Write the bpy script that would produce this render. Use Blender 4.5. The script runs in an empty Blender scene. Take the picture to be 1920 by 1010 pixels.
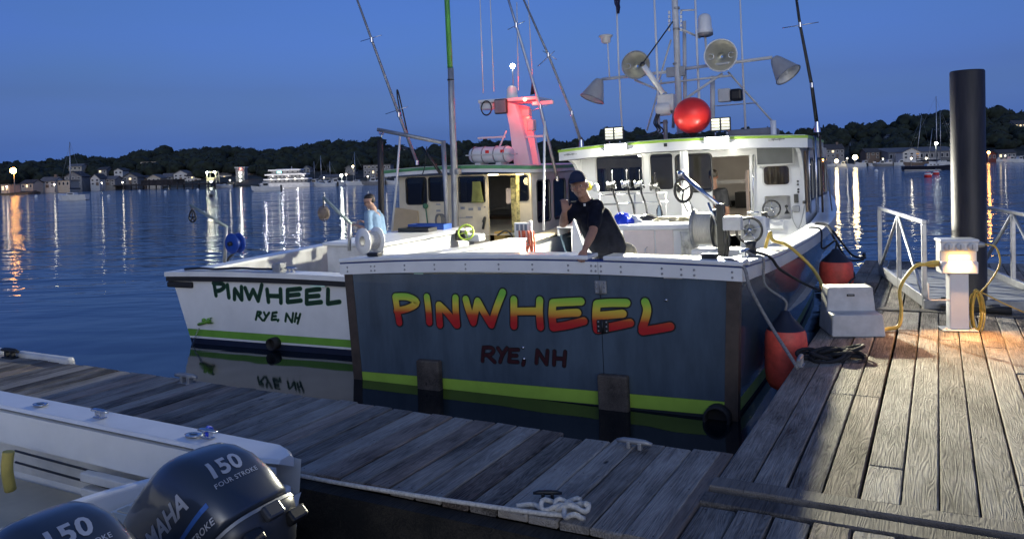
import bpy, bmesh, math, random
from mathutils import Vector, Matrix, noise
from mathutils.geometry import tessellate_polygon
random.seed(7)
V = Vector
rad = math.radians
sc = bpy.context.scene
COL = sc.collection

# ------------------------------------------------------------------ camera
F_PX, PX0, PY0, EYE = 1500.0, 960.0, 367.0, 2.4
ROLL, PITCH = rad(1.8), rad(2.0)
c_f = V((0, math.cos(PITCH), -math.sin(PITCH)))
c_z = V((0, math.sin(PITCH), math.cos(PITCH)))
c_r = V((1, 0, 0)) * math.cos(ROLL) - c_z * math.sin(ROLL)
c_u = c_z * math.cos(ROLL) + V((1, 0, 0)) * math.sin(ROLL)
cam_data = bpy.data.cameras.new('camera')
cam = bpy.data.objects.new('camera', cam_data)
COL.objects.link(cam)
m = Matrix.Identity(4)
for i in range(3):
    m[i][0], m[i][1], m[i][2] = c_r[i], c_u[i], -c_f[i]
m[2][3] = EYE
cam.matrix_world = m
cam_data.sensor_width = 36
cam_data.lens = 36 * F_PX / 1920
cam_data.shift_y = -(505 - PY0) / 1920
cam_data.clip_start = 0.05
cam_data.clip_end = 6000
sc.camera = cam
CAM = V((0, 0, EYE))

# ------------------------------------------------------------------ dusk sky, afterglow behind the camera
world = bpy.data.worlds.new('World')
sc.world = world
world.use_nodes = True
wn, wl = world.node_tree.nodes, world.node_tree.links
bg = wn['Background']
sky = wn.new('ShaderNodeTexSky')
sky.sky_type = 'NISHITA'
sky.sun_disc = False
sky.sun_elevation = rad(14)
sky.sun_rotation = rad(180)
sky.ozone_density = 6
sky.dust_density = 4
wl.new(sky.outputs[0], bg.inputs[0])
bg.inputs[1].default_value = 0.092
tc = wn.new('ShaderNodeTexCoord')
sx = wn.new('ShaderNodeSeparateXYZ')
wl.new(tc.outputs['Generated'], sx.inputs[0])
cr = wn.new('ShaderNodeValToRGB')
el = cr.color_ramp.elements
el[0].position, el[0].color = 0.0, (.055, .140, .43, 1)
el[1].position, el[1].color = 1.0, (.02, .04, .10, 1)
for p_, c_ in ((.045, (.020, .066, .32)), (.1, (.0, .0, .20)), (.2, (.0, .0, .195)), (.45, (.005, .01, .13))):
    e_ = el.new(p_)
    e_.color = (*c_, 1)
wl.new(sx.outputs[2], cr.inputs[0])
bg2 = wn.new('ShaderNodeBackground')
wl.new(cr.outputs[0], bg2.inputs[0])
cm = wn.new('ShaderNodeMapping'); cm.inputs['Scale'].default_value = (2.2, 2.2, 9)
wl.new(tc.outputs['Generated'], cm.inputs[0])
cn = wn.new('ShaderNodeTexNoise'); cn.inputs['Scale'].default_value = 1.6; cn.inputs['Detail'].default_value = 5
wl.new(cm.outputs[0], cn.inputs['Vector'])
cmr = wn.new('ShaderNodeMapRange'); cmr.inputs[1].default_value = .3; cmr.inputs[2].default_value = .7; cmr.inputs[3].default_value = .84; cmr.inputs[4].default_value = 1.14
wl.new(cn.outputs['Fac'], cmr.inputs[0])
wl.new(cmr.outputs[0], bg2.inputs[1])            # thin uneven veil of cloud
add = wn.new('ShaderNodeAddShader')
wl.new(bg.outputs[0], add.inputs[0])
wl.new(bg2.outputs[0], add.inputs[1])
wl.new(add.outputs[0], wn['World Output'].inputs[0])

sc.view_settings.view_transform = 'Standard'
sc.view_settings.look = 'None'
sc.view_settings.exposure = 0.0
sc.view_settings.gamma = 1.0
sc.view_settings.use_curve_mapping = False
sc.cycles.use_denoising = True
sc.cycles.max_bounces = 6
sc.cycles.transparent_max_bounces = 12
sc.cycles.sample_clamp_indirect = 4
sc.cycles.caustics_reflective = False
sc.cycles.caustics_refractive = False

# ------------------------------------------------------------------ sight lines: pixel of the photograph -> point of the place
def ray(px, py):
    return c_f + c_r * ((px - PX0) / F_PX) - c_u * ((py - PY0) / F_PX)
def G(px, py, z=0.0):
    d = ray(px, py)
    return CAM + d * ((z - EYE) / d.z)
def at_depth(px, py, dist):
    d = ray(px, py)
    return CAM + d * (dist / d.y)

class Frame:
    def __init__(s, o, az, heel=0.0):
        a, h = rad(az), rad(heel)
        y = V((math.sin(a), math.cos(a), 0)); x = V((math.cos(a), -math.sin(a), 0)); z = V((0, 0, 1))
        x2 = x * math.cos(h) + z * math.sin(h)
        z2 = z * math.cos(h) - x * math.sin(h)
        s.o = V(o)
        s.M = Matrix.Identity(4)
        for i in range(3):
            s.M[i][0], s.M[i][1], s.M[i][2], s.M[i][3] = x2[i], y[i], z2[i], s.o[i]
        s.I = s.M.inverted()
        s.c = s.I @ CAM
    def loc(s, P):
        return s.I @ V(P)
    def pl(s, px, py, v, ax=1):
        d = s.I.to_3x3() @ ray(px, py)
        return s.c + d * ((v - s.c[ax]) / d[ax])
    def wor(s, l):
        return s.M @ V(l)

# ------------------------------------------------------------------ objects
def link(o, parent=None):
    COL.objects.link(o)
    if parent is not None:
        o.parent = parent
    return o
def tag(o, label, cat=None, group=None, kind=None):
    if label: o['label'] = label
    if cat: o['category'] = cat
    if group: o['group'] = group
    if kind: o['kind'] = kind
    return o
def thing(name, label, cat, loc=(0, 0, 0), rz=0.0, group=None, M=None, parent=None):
    o = bpy.data.objects.new(name, None)
    o.empty_display_size = .1
    link(o, parent)
    if M is not None:
        o.matrix_world = M
    else:
        o.location = loc
        o.rotation_euler = (0, 0, rz)
    return tag(o, label, cat, group)
def kids(o):
    return [c for c in bpy.data.objects if c.parent is o]
def copy_tree(o, parent=None):
    ch = kids(o)
    c = o.copy()
    link(c, parent)
    for k in ch:
        copy_tree(k, c)
    return c

class MB:
    def __init__(s):
        s.v, s.f, s.sm = [], [], []
    def add(s, vs, fs, smooth=False):
        n = len(s.v)
        s.v += [V(v) for v in vs]
        s.f += [tuple(i + n for i in f) for f in fs]
        s.sm += [smooth] * len(fs)
        return s
    def box(s, a, b, M=None):
        x0, y0, z0 = a; x1, y1, z1 = b
        vs = [V(p) for p in ((x0, y0, z0), (x1, y0, z0), (x1, y1, z0), (x0, y1, z0), (x0, y0, z1), (x1, y0, z1), (x1, y1, z1), (x0, y1, z1))]
        if M is not None: vs = [M @ v for v in vs]
        return s.add(vs, [(0, 3, 2, 1), (4, 5, 6, 7), (0, 1, 5, 4), (1, 2, 6, 5), (2, 3, 7, 6), (3, 0, 4, 7)])
    def cbox(s, c, d, M=None):
        c = V(c); d = V(d) / 2
        return s.box(c - d, c + d, M)
    def bbox(s, a, b, r=.01, M=None, seg=2):
        bm = bmesh.new()
        bmesh.ops.create_cube(bm, size=1)
        a, b = V(a), V(b)
        for v in bm.verts:
            v.co = V([(a[i] + b[i]) / 2 + v.co[i] * (b[i] - a[i]) for i in range(3)])
        bmesh.ops.bevel(bm, geom=bm.edges[:], offset=r, segments=seg, affect='EDGES', profile=.5)
        bm.verts.ensure_lookup_table()
        s.add([(M @ v.co if M is not None else v.co.copy()) for v in bm.verts], [[v.index for v in f.verts] for f in bm.faces])
        bm.free()
        return s
    def tube(s, pts, r, n=8, caps=True, smooth=True):
        pts = [V(p) for p in pts]
        rs = r if isinstance(r, (list, tuple)) else [r] * len(pts)
        vs, fs = [], []
        up = None
        for i, p in enumerate(pts):
            t = (pts[min(i + 1, len(pts) - 1)] - pts[max(i - 1, 0)])
            if t.length < 1e-9: t = V((0, 0, 1))
            t.normalize()
            if up is None:
                up = t.orthogonal().normalized()
            else:
                up = (up - t * up.dot(t))
                up = up.normalized() if up.length > 1e-6 else t.orthogonal().normalized()
            w = t.cross(up)
            for k in range(n):
                a = 2 * math.pi * k / n
                vs.append(p + (up * math.cos(a) + w * math.sin(a)) * rs[i])
        for i in range(len(pts) - 1):
            for k in range(n):
                k2 = (k + 1) % n
                fs.append((i * n + k, i * n + k2, (i + 1) * n + k2, (i + 1) * n + k))
        s.add(vs, fs, smooth)
        if caps:
            b = len(s.v) - len(vs)
            s.f.append(tuple(b + k for k in reversed(range(n)))); s.sm.append(False)
            s.f.append(tuple(b + (len(pts) - 1) * n + k for k in range(n))); s.sm.append(False)
        return s
    def lathe(s, prof, n=20, M=None, smooth=True):
        """prof: list of (r, z); about z"""
        vs, fs = [], []
        for r, z in prof:
            for k in range(n):
                a = 2 * math.pi * k / n
                vs.append(V((r * math.cos(a), r * math.sin(a), z)))
        for i in range(len(prof) - 1):
            for k in range(n):
                k2 = (k + 1) % n
                fs.append((i * n + k, i * n + k2, (i + 1) * n + k2, (i + 1) * n + k))
        if M is not None: vs = [M @ v for v in vs]
        return s.add(vs, fs, smooth)
    def loft(s, rings, closed=True, caps=True, smooth=True):
        n = len(rings[0])
        vs = [V(p) for r in rings for p in r]
        fs = []
        for i in range(len(rings) - 1):
            for k in range(n if closed else n - 1):
                k2 = (k + 1) % n
                fs.append((i * n + k, i * n + k2, (i + 1) * n + k2, (i + 1) * n + k))
        s.add(vs, fs, smooth)
        if caps:
            b = len(s.v) - len(vs)
            s.f.append(tuple(b + k for k in reversed(range(n)))); s.sm.append(False)
            s.f.append(tuple(b + (len(rings) - 1) * n + k for k in range(n))); s.sm.append(False)
        return s
    def plate(s, outer, holes, M, th):
        """polygon with holes in the XY of M, extruded by th along its z"""
        loops = [outer] + list(holes)
        tri = tessellate_polygon([[V((p[0], p[1], 0)) for p in l] for l in loops])
        flat = [p for l in loops for p in l]
        n = len(flat)
        vs = [M @ V((p[0], p[1], 0)) for p in flat] + [M @ V((p[0], p[1], th)) for p in flat]
        fs = []
        for t in tri:
            a, b, c = [V(flat[i]) for i in t]
            cw = (b - a).cross(c - a) if False else ((b[0]-a[0])*(c[1]-a[1]) - (b[1]-a[1])*(c[0]-a[0]))
            t2 = t if cw > 0 else t[::-1]
            fs.append(tuple(i + n for i in t2))
            fs.append(tuple(reversed(t2)))
        k = 0
        for l in loops:
            for i in range(len(l)):
                j = (i + 1) % len(l)
                fs.append((k + i, k + j, k + j + n, k + i + n))
            k += len(l)
        return s.add(vs, fs)
    def sphere(s, c, r, n=12, sc_=(1, 1, 1), M=None):
        pr = [(max(1e-4, math.sin(math.pi * i / n)) * r, -math.cos(math.pi * i / n) * r) for i in range(n + 1)]
        T = Matrix.Translation(V(c)) @ Matrix.Diagonal((*sc_, 1))
        if M is not None: T = M @ T
        return s.lathe(pr, max(10, n + 4), T)
    def build(s, name, mat, parent=None, fix=True):
        me = bpy.data.meshes.new(name)
        me.from_pydata([tuple(v) for v in s.v], [], s.f)
        me.polygons.foreach_set('use_smooth', s.sm)
        if fix:
            bm = bmesh.new(); bm.from_mesh(me)
            bmesh.ops.recalc_face_normals(bm, faces=bm.faces[:])
            bm.to_mesh(me); bm.free()
        me.update()
        for m_ in (mat if isinstance(mat, (list, tuple)) else [mat]):
            me.materials.append(m_)
        o = bpy.data.objects.new(name, me)
        return link(o, parent)

def TRS(loc, rx=0, ry=0, rz=0):
    return Matrix.Translation(V(loc)) @ Matrix.Rotation(rz, 4, 'Z') @ Matrix.Rotation(ry, 4, 'Y') @ Matrix.Rotation(rx, 4, 'X')
def aim(p, d):
    """matrix at p whose z axis runs along d"""
    q = V(d).to_track_quat('Z', 'Y')
    return Matrix.Translation(V(p)) @ q.to_matrix().to_4x4()
def rrect(x0, y0, x1, y1, r, n=4):
    out = []
    for cx, cy, a0 in ((x1 - r, y0 + r, -90), (x1 - r, y1 - r, 0), (x0 + r, y1 - r, 90), (x0 + r, y0 + r, 180)):
        for i in range(n + 1):
            a = rad(a0 + 90 * i / n)
            out.append((cx + r * math.cos(a), cy + r * math.sin(a)))
    return out
def bez(p0, p1, p2, p3, n=12):
    p0, p1, p2, p3 = V(p0), V(p1), V(p2), V(p3)
    return [(p0 * (1 - t) ** 3 + p1 * 3 * t * (1 - t) ** 2 + p2 * 3 * t * t * (1 - t) + p3 * t ** 3) for t in [i / n for i in range(n + 1)]]
def spline(pts, n=6):
    pts = [V(p) for p in pts]
    out = []
    for i in range(len(pts) - 1):
        a, b, c, d = pts[max(i - 1, 0)], pts[i], pts[i + 1], pts[min(i + 2, len(pts) - 1)]
        for k in range(n):
            t = k / n
            out.append(.5 * ((2 * b) + (c - a) * t + (2 * a - 5 * b + 4 * c - d) * t * t + (3 * b - a - 3 * c + d) * t ** 3))
    return out + [pts[-1]]
def hang(a, b, sag, n=14):
    a, b = V(a), V(b)
    return [a.lerp(b, i / n) - V((0, 0, sag * 4 * (i / n) * (1 - i / n))) for i in range(n + 1)]

# ------------------------------------------------------------------ materials
def mat(name, col, rough=.5, metal=0.0, var=.12, vscale=3.0, bump=0.0, bscale=40.0, emit=None, est=0.0, coat=0.0, spec=.5, stain=None, stretch=None):
    m = bpy.data.materials.new(name)
    m.use_nodes = True
    N, L = m.node_tree.nodes, m.node_tree.links
    b = N['Principled BSDF']
    b.inputs['Roughness'].default_value = rough
    b.inputs['Metallic'].default_value = metal
    b.inputs['Specular IOR Level'].default_value = spec
    b.inputs['Coat Weight'].default_value = coat
    t = N.new('ShaderNodeTexCoord')
    src = t.outputs['Object']
    if stretch:
        mp = N.new('ShaderNodeMapping'); mp.inputs['Scale'].default_value = stretch
        L.new(src, mp.inputs[0]); src = mp.outputs[0]
    nz = N.new('ShaderNodeTexNoise')
    nz.inputs['Scale'].default_value = vscale
    nz.inputs['Detail'].default_value = 6
    nz.inputs['Roughness'].default_value = .62
    L.new(src, nz.inputs['Vector'])
    mx = N.new('ShaderNodeMix'); mx.data_type = 'RGBA'
    d = stain if stain else tuple(c * (1 - 2.2 * var) for c in col)
    mx.inputs[6].default_value = (*[max(0, c) for c in d], 1)
    mx.inputs[7].default_value = (*[min(1, c * (1 + (var if not stain else 0))) for c in col], 1)
    rp = N.new('ShaderNodeValToRGB')
    rp.color_ramp.elements[0].position = .3; rp.color_ramp.elements[1].position = .62
    L.new(nz.outputs['Fac'], rp.inputs[0])
    L.new(rp.outputs[0], mx.inputs[0])
    L.new(mx.outputs[2], b.inputs['Base Color'])
    rr = N.new('ShaderNodeMath'); rr.operation = 'MULTIPLY_ADD'
    rr.inputs[1].default_value = -.18 * rough; rr.inputs[2].default_value = min(1, rough * 1.1)
    L.new(nz.outputs['Fac'], rr.inputs[0]); L.new(rr.outputs[0], b.inputs['Roughness'])
    if bump:
        n2 = N.new('ShaderNodeTexNoise'); n2.inputs['Scale'].default_value = bscale; n2.inputs['Detail'].default_value = 4
        L.new(src, n2.inputs['Vector'])
        bp = N.new('ShaderNodeBump'); bp.inputs['Strength'].default_value = 1; bp.inputs['Distance'].default_value = bump
        L.new(n2.outputs['Fac'], bp.inputs['Height']); L.new(bp.outputs[0], b.inputs['Normal'])
    if emit:
        b.inputs['Emission Color'].default_value = (*emit, 1); b.inputs['Emission Strength'].default_value = est
    return m
def glow(name, col, st):
    m = bpy.data.materials.new(name); m.use_nodes = True
    N, L = m.node_tree.nodes, m.node_tree.links
    N.remove(N['Principled BSDF'])
    e = N.new('ShaderNodeEmission'); e.inputs[0].default_value = (*col, 1); e.inputs[1].default_value = st
    L.new(e.outputs[0], N['Material Output'].inputs[0])
    return m
def glass(name, tint=(.5, .55, .6), clear=.55, rough=.02):
    m = bpy.data.materials.new(name); m.use_nodes = True
    N, L = m.node_tree.nodes, m.node_tree.links
    N.remove(N['Principled BSDF'])
    tr = N.new('ShaderNodeBsdfTransparent'); tr.inputs[0].default_value = (*[c * clear for c in tint], 1)
    gl = N.new('ShaderNodeBsdfGlossy'); gl.inputs['Roughness'].default_value = rough; gl.inputs[0].default_value = (.9, .9, .9, 1)
    fr = N.new('ShaderNodeFresnel'); fr.inputs[0].default_value = 1.5
    mx = N.new('ShaderNodeMixShader')
    L.new(fr.outputs[0], mx.inputs[0]); L.new(tr.outputs[0], mx.inputs[1]); L.new(gl.outputs[0], mx.inputs[2])
    L.new(mx.outputs[0], N['Material Output'].inputs[0])
    return m
def wood(name, dark, light, bump=.004):
    m = bpy.data.materials.new(name); m.use_nodes = True
    N, L = m.node_tree.nodes, m.node_tree.links
    b = N['Principled BSDF']; b.inputs['Roughness'].default_value = .8; b.inputs['Specular IOR Level'].default_value = .3
    t = N.new('ShaderNodeTexCoord'); oi = N.new('ShaderNodeObjectInfo')
    mu = N.new('ShaderNodeMath'); mu.operation = 'MULTIPLY'; mu.inputs[1].default_value = 91.7
    L.new(oi.outputs['Random'], mu.inputs[0])
    av = N.new('ShaderNodeVectorMath'); av.operation = 'ADD'
    L.new(t.outputs['Object'], av.inputs[0]); L.new(mu.outputs[0], av.inputs[1])
    def nz(sc3, scale, det=5, dist=0.0):
        mp = N.new('ShaderNodeMapping'); mp.inputs['Scale'].default_value = sc3
        L.new(av.outputs[0], mp.inputs[0])
        q = N.new('ShaderNodeTexNoise'); q.inputs['Scale'].default_value = scale; q.inputs['Detail'].default_value = det
        q.inputs['Distortion'].default_value = dist; q.inputs['Roughness'].default_value = .65
        L.new(mp.outputs[0], q.inputs['Vector']); return q.outputs['Fac']
    big = nz((1, .35, 1), 3.2, 6)                 # patches of wear
    # growth rings: sine of a slow warped field gives cathedral grain
    ringf = nz((1, .085, 1), 7.5, 2, .5)
    rm = N.new('ShaderNodeMath'); rm.operation = 'MULTIPLY'; rm.inputs[1].default_value = 120
    L.new(ringf, rm.inputs[0])
    sn = N.new('ShaderNodeMath'); sn.operation = 'SINE'; L.new(rm.outputs[0], sn.inputs[0])
    fine = nz((1, .03, 1), 130, 4)
    kn = N.new('ShaderNodeTexVoronoi'); kn.inputs['Scale'].default_value = 2.6
    mpk = N.new('ShaderNodeMapping'); mpk.inputs['Scale'].default_value = (1.6, .7, 1); L.new(av.outputs[0], mpk.inputs[0]); L.new(mpk.outputs[0], kn.inputs['Vector'])
    kr = N.new('ShaderNodeValToRGB'); kr.color_ramp.elements[0].position = .035; kr.color_ramp.elements[1].position = .075
    L.new(kn.outputs['Distance'], kr.inputs[0])
    mx = N.new('ShaderNodeMix'); mx.data_type = 'RGBA'
    mx.inputs[6].default_value = (*dark, 1); mx.inputs[7].default_value = (*light, 1)
    def m2(op, a, bb, c=None):
        q = N.new('ShaderNodeMath'); q.operation = op
        for i, x in enumerate((a, bb, c)):
            if x is None: continue
            if isinstance(x, (int, float)): q.inputs[i].default_value = x
            else: L.new(x, q.inputs[i])
        return q.outputs[0]
    tone = m2('MULTIPLY_ADD', oi.outputs['Random'], .55, -.28)
    k = m2('MULTIPLY_ADD', big, 2.1, tone)
    k = m2('ADD', k, m2('MULTIPLY_ADD', sn.outputs[0], .085, -.5))
    k = m2('ADD', k, m2('MULTIPLY_ADD', fine, 1.25, -.62))
    chk = nz((1, .02, 1), 38, 2)
    cr_ = N.new('ShaderNodeValToRGB'); cr_.color_ramp.elements[0].position = .30; cr_.color_ramp.elements[1].position = .36
    L.new(chk, cr_.inputs[0])
    k = m2('MULTIPLY', m2('MULTIPLY', k, kr.outputs[0]), m2('MULTIPLY_ADD', cr_.outputs[0], .6, .4))
    cl = N.new('ShaderNodeClamp'); L.new(k, cl.inputs[0])
    L.new(cl.outputs[0], mx.inputs[0])
    hue = N.new('ShaderNodeMix'); hue.data_type = 'RGBA'; hue.blend_type = 'MULTIPLY'; hue.inputs[7].default_value = (1.0, .72, .58, 1)
    fr = m2('FRACT', m2('MULTIPLY', oi.outputs['Random'], 7.31), 0.0)
    L.new(m2('MULTIPLY', m2('GREATER_THAN', fr, .78), .38), hue.inputs[0]); L.new(mx.outputs[2], hue.inputs[6])
    L.new(hue.outputs[2], b.inputs['Base Color'])
    h = m2('ADD', m2('MULTIPLY', sn.outputs[0], .20), m2('MULTIPLY_ADD', fine, 1.5, m2('MULTIPLY', big, 1.2)))
    h = m2('ADD', h, m2('MULTIPLY', kr.outputs[0], .8))
    bp = N.new('ShaderNodeBump'); bp.inputs['Strength'].default_value = 1.0; bp.inputs['Distance'].default_value = bump
    L.new(h, bp.inputs['Height']); L.new(bp.outputs[0], b.inputs['Normal'])
    return m

M_white = mat('white_gelcoat', (.78, .79, .78), .25, var=.05, vscale=1.5, coat=.3)
M_white2 = mat('aged_white_paint', (.62, .62, .60), .45, var=.10, vscale=2.5)
M_cream = mat('cream_gelcoat', (.70, .62, .45), .4, var=.07, vscale=2)
M_tan = mat('tan_cabin_side', (.52, .40, .24), .5, var=.07, vscale=2)
M_deckgrey = mat('deck_grey', (.60, .60, .58), .6, var=.1, bump=.002, bscale=120)
M_navy = mat('slate_blue_hull', (.068, .098, .135), .24, var=.14, vscale=1.6, coat=.35, bump=.0012, bscale=2.2, stretch=(2.2, 1, .6))
M_black = mat('black_plastic', (.012, .013, .015), .45, var=.1)
M_blackgloss = mat('black_gloss', (.01, .011, .013), .15)
M_rubber = mat('black_rubber', (.018, .018, .02), .7, bump=.001)
M_lime = mat('lime_stripe_paint', (.31, .50, .07), .35, var=.06)
M_green = mat('green_stripe_paint', (.16, .37, .05), .4, var=.08)
M_roofgreen = mat('green_roof_edge', (.09, .26, .12), .45, var=.08)
M_bottom = mat('dark_bottom_paint', (.008, .016, .022), .6, var=.2)
M_brown = mat('brown_corner_guard', (.060, .045, .036), .55, var=.15, vscale=8)
M_bluepin = mat('blue_pinstripe', (.02, .05, .22), .4)
M_steel = mat('stainless_steel', (.62, .63, .65), .22, 1.0, var=.05)
M_alu = mat('aluminium', (.55, .56, .58), .42, .9, var=.1, vscale=6)
M_dullalu = mat('weathered_aluminium', (.34, .35, .36), .55, .6, var=.14, vscale=6)
M_galv = mat('galvanised_pipe', (.40, .41, .42), .5, .7, var=.15, vscale=9, stretch=(1, 1, .3))
M_red = mat('red_float_vinyl', (.72, .03, .025), .35, var=.06, vscale=4)
M_orange = mat('faded_orange_vinyl', (.78, .105, .075), .5, var=.16, vscale=5)
M_navyvinyl = mat('navy_vinyl_cap', (.012, .016, .035), .5)
M_pile = mat('dark_pile_sleeve', (.030, .026, .027), .5, vscale=5, stain=(.011, .010, .011), bump=.002, bscale=12, stretch=(3, 3, .4))
M_yellow = mat('yellow_cable_jacket', (.60, .42, .08), .45, var=.1, vscale=8)
M_ropegrey = mat('grey_dock_rope', (.22, .22, .22), .9, var=.2, vscale=60, bump=.003, bscale=160)
M_ropeblack = mat('black_dock_rope', (.014, .015, .02), .85, var=.2, vscale=60, bump=.003, bscale=160)
M_ropewhite = mat('white_dock_rope', (.55, .54, .50), .85, var=.15, vscale=60, bump=.003, bscale=160)
M_brick = mat('red_rope', (.42, .09, .05), .8, var=.2, vscale=30)
M_lime2 = mat('lime_plastic', (.45, .62, .08), .4, var=.05)
M_pink = mat('blush_panel', (.74, .64, .60), .4, var=.05)
M_skin = mat('skin', (.36, .19, .125), .5, var=.08, vscale=12)
M_skin2 = mat('pale_skin', (.42, .25, .18), .5, var=.08, vscale=12)
M_navyshirt = mat('navy_polo_cloth', (.008, .010, .020), .85, var=.2, vscale=14, bump=.014, bscale=9, spec=.12)
M_khaki = mat('khaki_cloth', (.30, .27, .20), .85, var=.12, vscale=14, bump=.003, bscale=18, spec=.12)
M_blueshirt = mat('light_blue_shirt_cloth', (.17, .26, .38), .85, var=.1, vscale=12, bump=.004, bscale=18, spec=.12)
M_greyshirt = mat('charcoal_cloth', (.035, .036, .042), .85, var=.15, vscale=14, spec=.12)
M_hairdark = mat('dark_hair', (.02, .015, .012), .6, var=.2, vscale=60)
M_hairgrey = mat('grey_hair', (.12, .11, .10), .6, var=.2, vscale=60)
M_pane = glass('tinted_glass', (.75, .80, .82), .45)
M_paneclear = glass('clear_glass', (.9, .93, .95), .85)
M_darkpane = mat('dark_window_glass', (.012, .014, .018), .06, var=.1)
M_plank = wood('weathered_plank', (.046, .041, .036), (.42, .385, .335), .0065)
M_beam = wood('dock_timber', (.05, .045, .04), (.22, .20, .175))
M_fascia = wood('dark_fascia_timber', (.012, .012, .011), (.075, .065, .05))  # dark brown timber; stringers share it so the plank gaps look dark
# ------------------------------------------------------------------ water
def water_mat():
    m = bpy.data.materials.new('harbour_water'); m.use_nodes = True
    N, L = m.node_tree.nodes, m.node_tree.links
    b = N['Principled BSDF']
    b.inputs['Base Color'].default_value = (.003, .008, .012, 1)
    b.inputs['Roughness'].default_value = .055
    b.inputs['IOR'].default_value = 1.34
    t = N.new('ShaderNodeTexCoord')
    def nz(sc3, scale, det, rough=.5):
        mp = N.new('ShaderNodeMapping'); mp.inputs['Scale'].default_value = sc3; mp.inputs['Rotation'].default_value = (0, 0, rad(7))
        L.new(t.outputs['Object'], mp.inputs[0])
        q = N.new('ShaderNodeTexNoise'); q.inputs['Scale'].default_value = scale; q.inputs['Detail'].default_value = det; q.inputs['Roughness'].default_value = rough
        L.new(mp.outputs[0], q.inputs['Vector']); return q.outputs['Fac']
    def m2(op, a, bb, c=None):
        q = N.new('ShaderNodeMath'); q.operation = op
        for i, x in enumerate((a, bb, c)):
            if x is None: continue
            if isinstance(x, (int, float)): q.inputs[i].default_value = x
            else: L.new(x, q.inputs[i])
        return q.outputs[0]
    w = m2('ADD', m2('MULTIPLY', nz((.28, 1, 1), .9, 3), 1.0), m2('MULTIPLY', nz((.35, 1, 1), 2.8, 3), .30))
    w = m2('ADD', w, m2('MULTIPLY', nz((.5, 1, 1), .12, 1), 2.2))
    calm = m2('MULTIPLY', nz((1, 1, 1), .6, 2), .12)
    # the slip inside the floats is sheltered, open water ruffled
    sp = N.new('ShaderNodeSeparateXYZ'); L.new(t.outputs['Object'], sp.inputs[0])
    mr = N.new('ShaderNodeMapRange'); mr.inputs[1].default_value = 11; mr.inputs[2].default_value = 30
    L.new(sp.outputs[1], mr.inputs[0])
    h = m2('ADD', m2('MULTIPLY', w, mr.outputs[0]), calm)
    bp = N.new('ShaderNodeBump'); bp.inputs['Strength'].default_value = 1; bp.inputs['Distance'].default_value = .24
    L.new(h, bp.inputs['Height']); L.new(bp.outputs[0], b.inputs['Normal'])
    return m
M_water = water_mat()
mb = MB(); mb.add([(-2500, -60, 0), (2500, -60, 0), (2500, 3500, 0), (-2500, 3500, 0)], [(0, 1, 2, 3)])
tag(mb.build('water', M_water), 'dark blue rippled harbour water', kind='structure')

# ------------------------------------------------------------------ floating docks (frame: x across, y along the finger)
DK = Frame((0, 0, 0), 28)
DZ = .55
def dk(t, s, z=DZ): return V((t, s, z))
def dkw(t, s, z=DZ): return DK.wor((t, s, z))
def plank_mesh(L, w=.172, th=.045, rag=0.0):
    b = MB(); b.bbox((-w / 2, 0, -th), (w / 2, L, 0), .007, seg=1)
    if rag:
        for v in b.v: v.x += random.uniform(-rag, rag) * .4; v.y += random.uniform(-rag, rag)
    return b
PC = {}
M_nail = mat('rusty_nail_head', (.035, .022, .016), .7, var=.2)
def plank(parent, t, s, L, w, m=None, name='plank', z=DZ, along='s'):
    key = (round(L, 2), round(w, 3), random.randint(0, 2), along, name)
    if key not in PC:
        pm_ = plank_mesh(key[0], key[1], rag=.006); nf = len(pm_.f)
        ny = max(2, int(round(key[0] / .6)) + 1)
        for q in range(ny):                      # pairs of nail heads over the joists
            yy = .05 + (key[0] - .10) * q / (ny - 1)
            for sx_ in (-.28, .28):
                xx = sx_ * key[1] + random.uniform(-.012, .012); y2 = yy + random.uniform(-.02, .02); r_ = random.uniform(.004, .0065)
                pm_.add([(xx + r_ * math.cos(a), y2 + r_ * math.sin(a), .0008) for a in (0, 1.05, 2.09, 3.14, 4.19, 5.24)], [(0, 1, 2, 3, 4, 5)])
        o = pm_.build(name, [m or M_plank, M_nail], parent, fix=False)
        for q in range(nf, len(pm_.f)): o.data.polygons[q].material_index = 1
        PC[key] = o.data
    else:
        o = bpy.data.objects.new(name, PC[key]); link(o, parent)
    o.location = (t, s, z + random.uniform(-.004, .004))
    o.rotation_euler = (random.uniform(-.002, .002), random.uniform(-.012, .012), random.uniform(-.002, .002) + (0 if along == 's' else -math.pi / 2))
    return o

cross = thing('floating_dock', 'grey weathered plank dock running left behind the outboard motors', 'dock', M=DK.M)
t = -12.9
while t < -1.32:
    w = random.choice((.168, .172, .178))
    far = 5.03 + random.uniform(-.02, .02)
    if -2.32 < t < -2.1: far = 4.96
    plank(cross, t + w / 2, 3.72, round(far - 3.72, 1 if random.random() < .8 else 2), w)
    t += w + random.choice((.006, .009, .012))
plank(cross, -1.235, 3.60, 1.47, .15, M_beam, 'edge_board')
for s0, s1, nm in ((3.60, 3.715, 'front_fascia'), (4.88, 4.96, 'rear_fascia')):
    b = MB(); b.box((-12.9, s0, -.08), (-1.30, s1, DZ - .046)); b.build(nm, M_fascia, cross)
b = MB()
for s0 in (3.95, 4.3, 4.65): b.box((-12.9, s0, .30), (-1.30, s0 + .08, DZ - .048))
b.build('stringer', M_fascia, cross)
b = MB()
for t0 in (-12, -9.5, -7, -4.5, -2.4): b.box((t0 - .5, 3.8, -.3), (t0 + .5, 4.85, .28))
b.build('float', M_rubber, cross)
b = MB(); b.bbox((-8.75, 4.99, .40), (-7.85, 5.09, .60), .03); b.build('bumper_strip', M_white2, cross)
b = MB(); b.bbox((-10.4, 4.99, .40), (-9.0, 5.09, .60), .03); b.build('bumper_strip', M_white2, cross)

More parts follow.
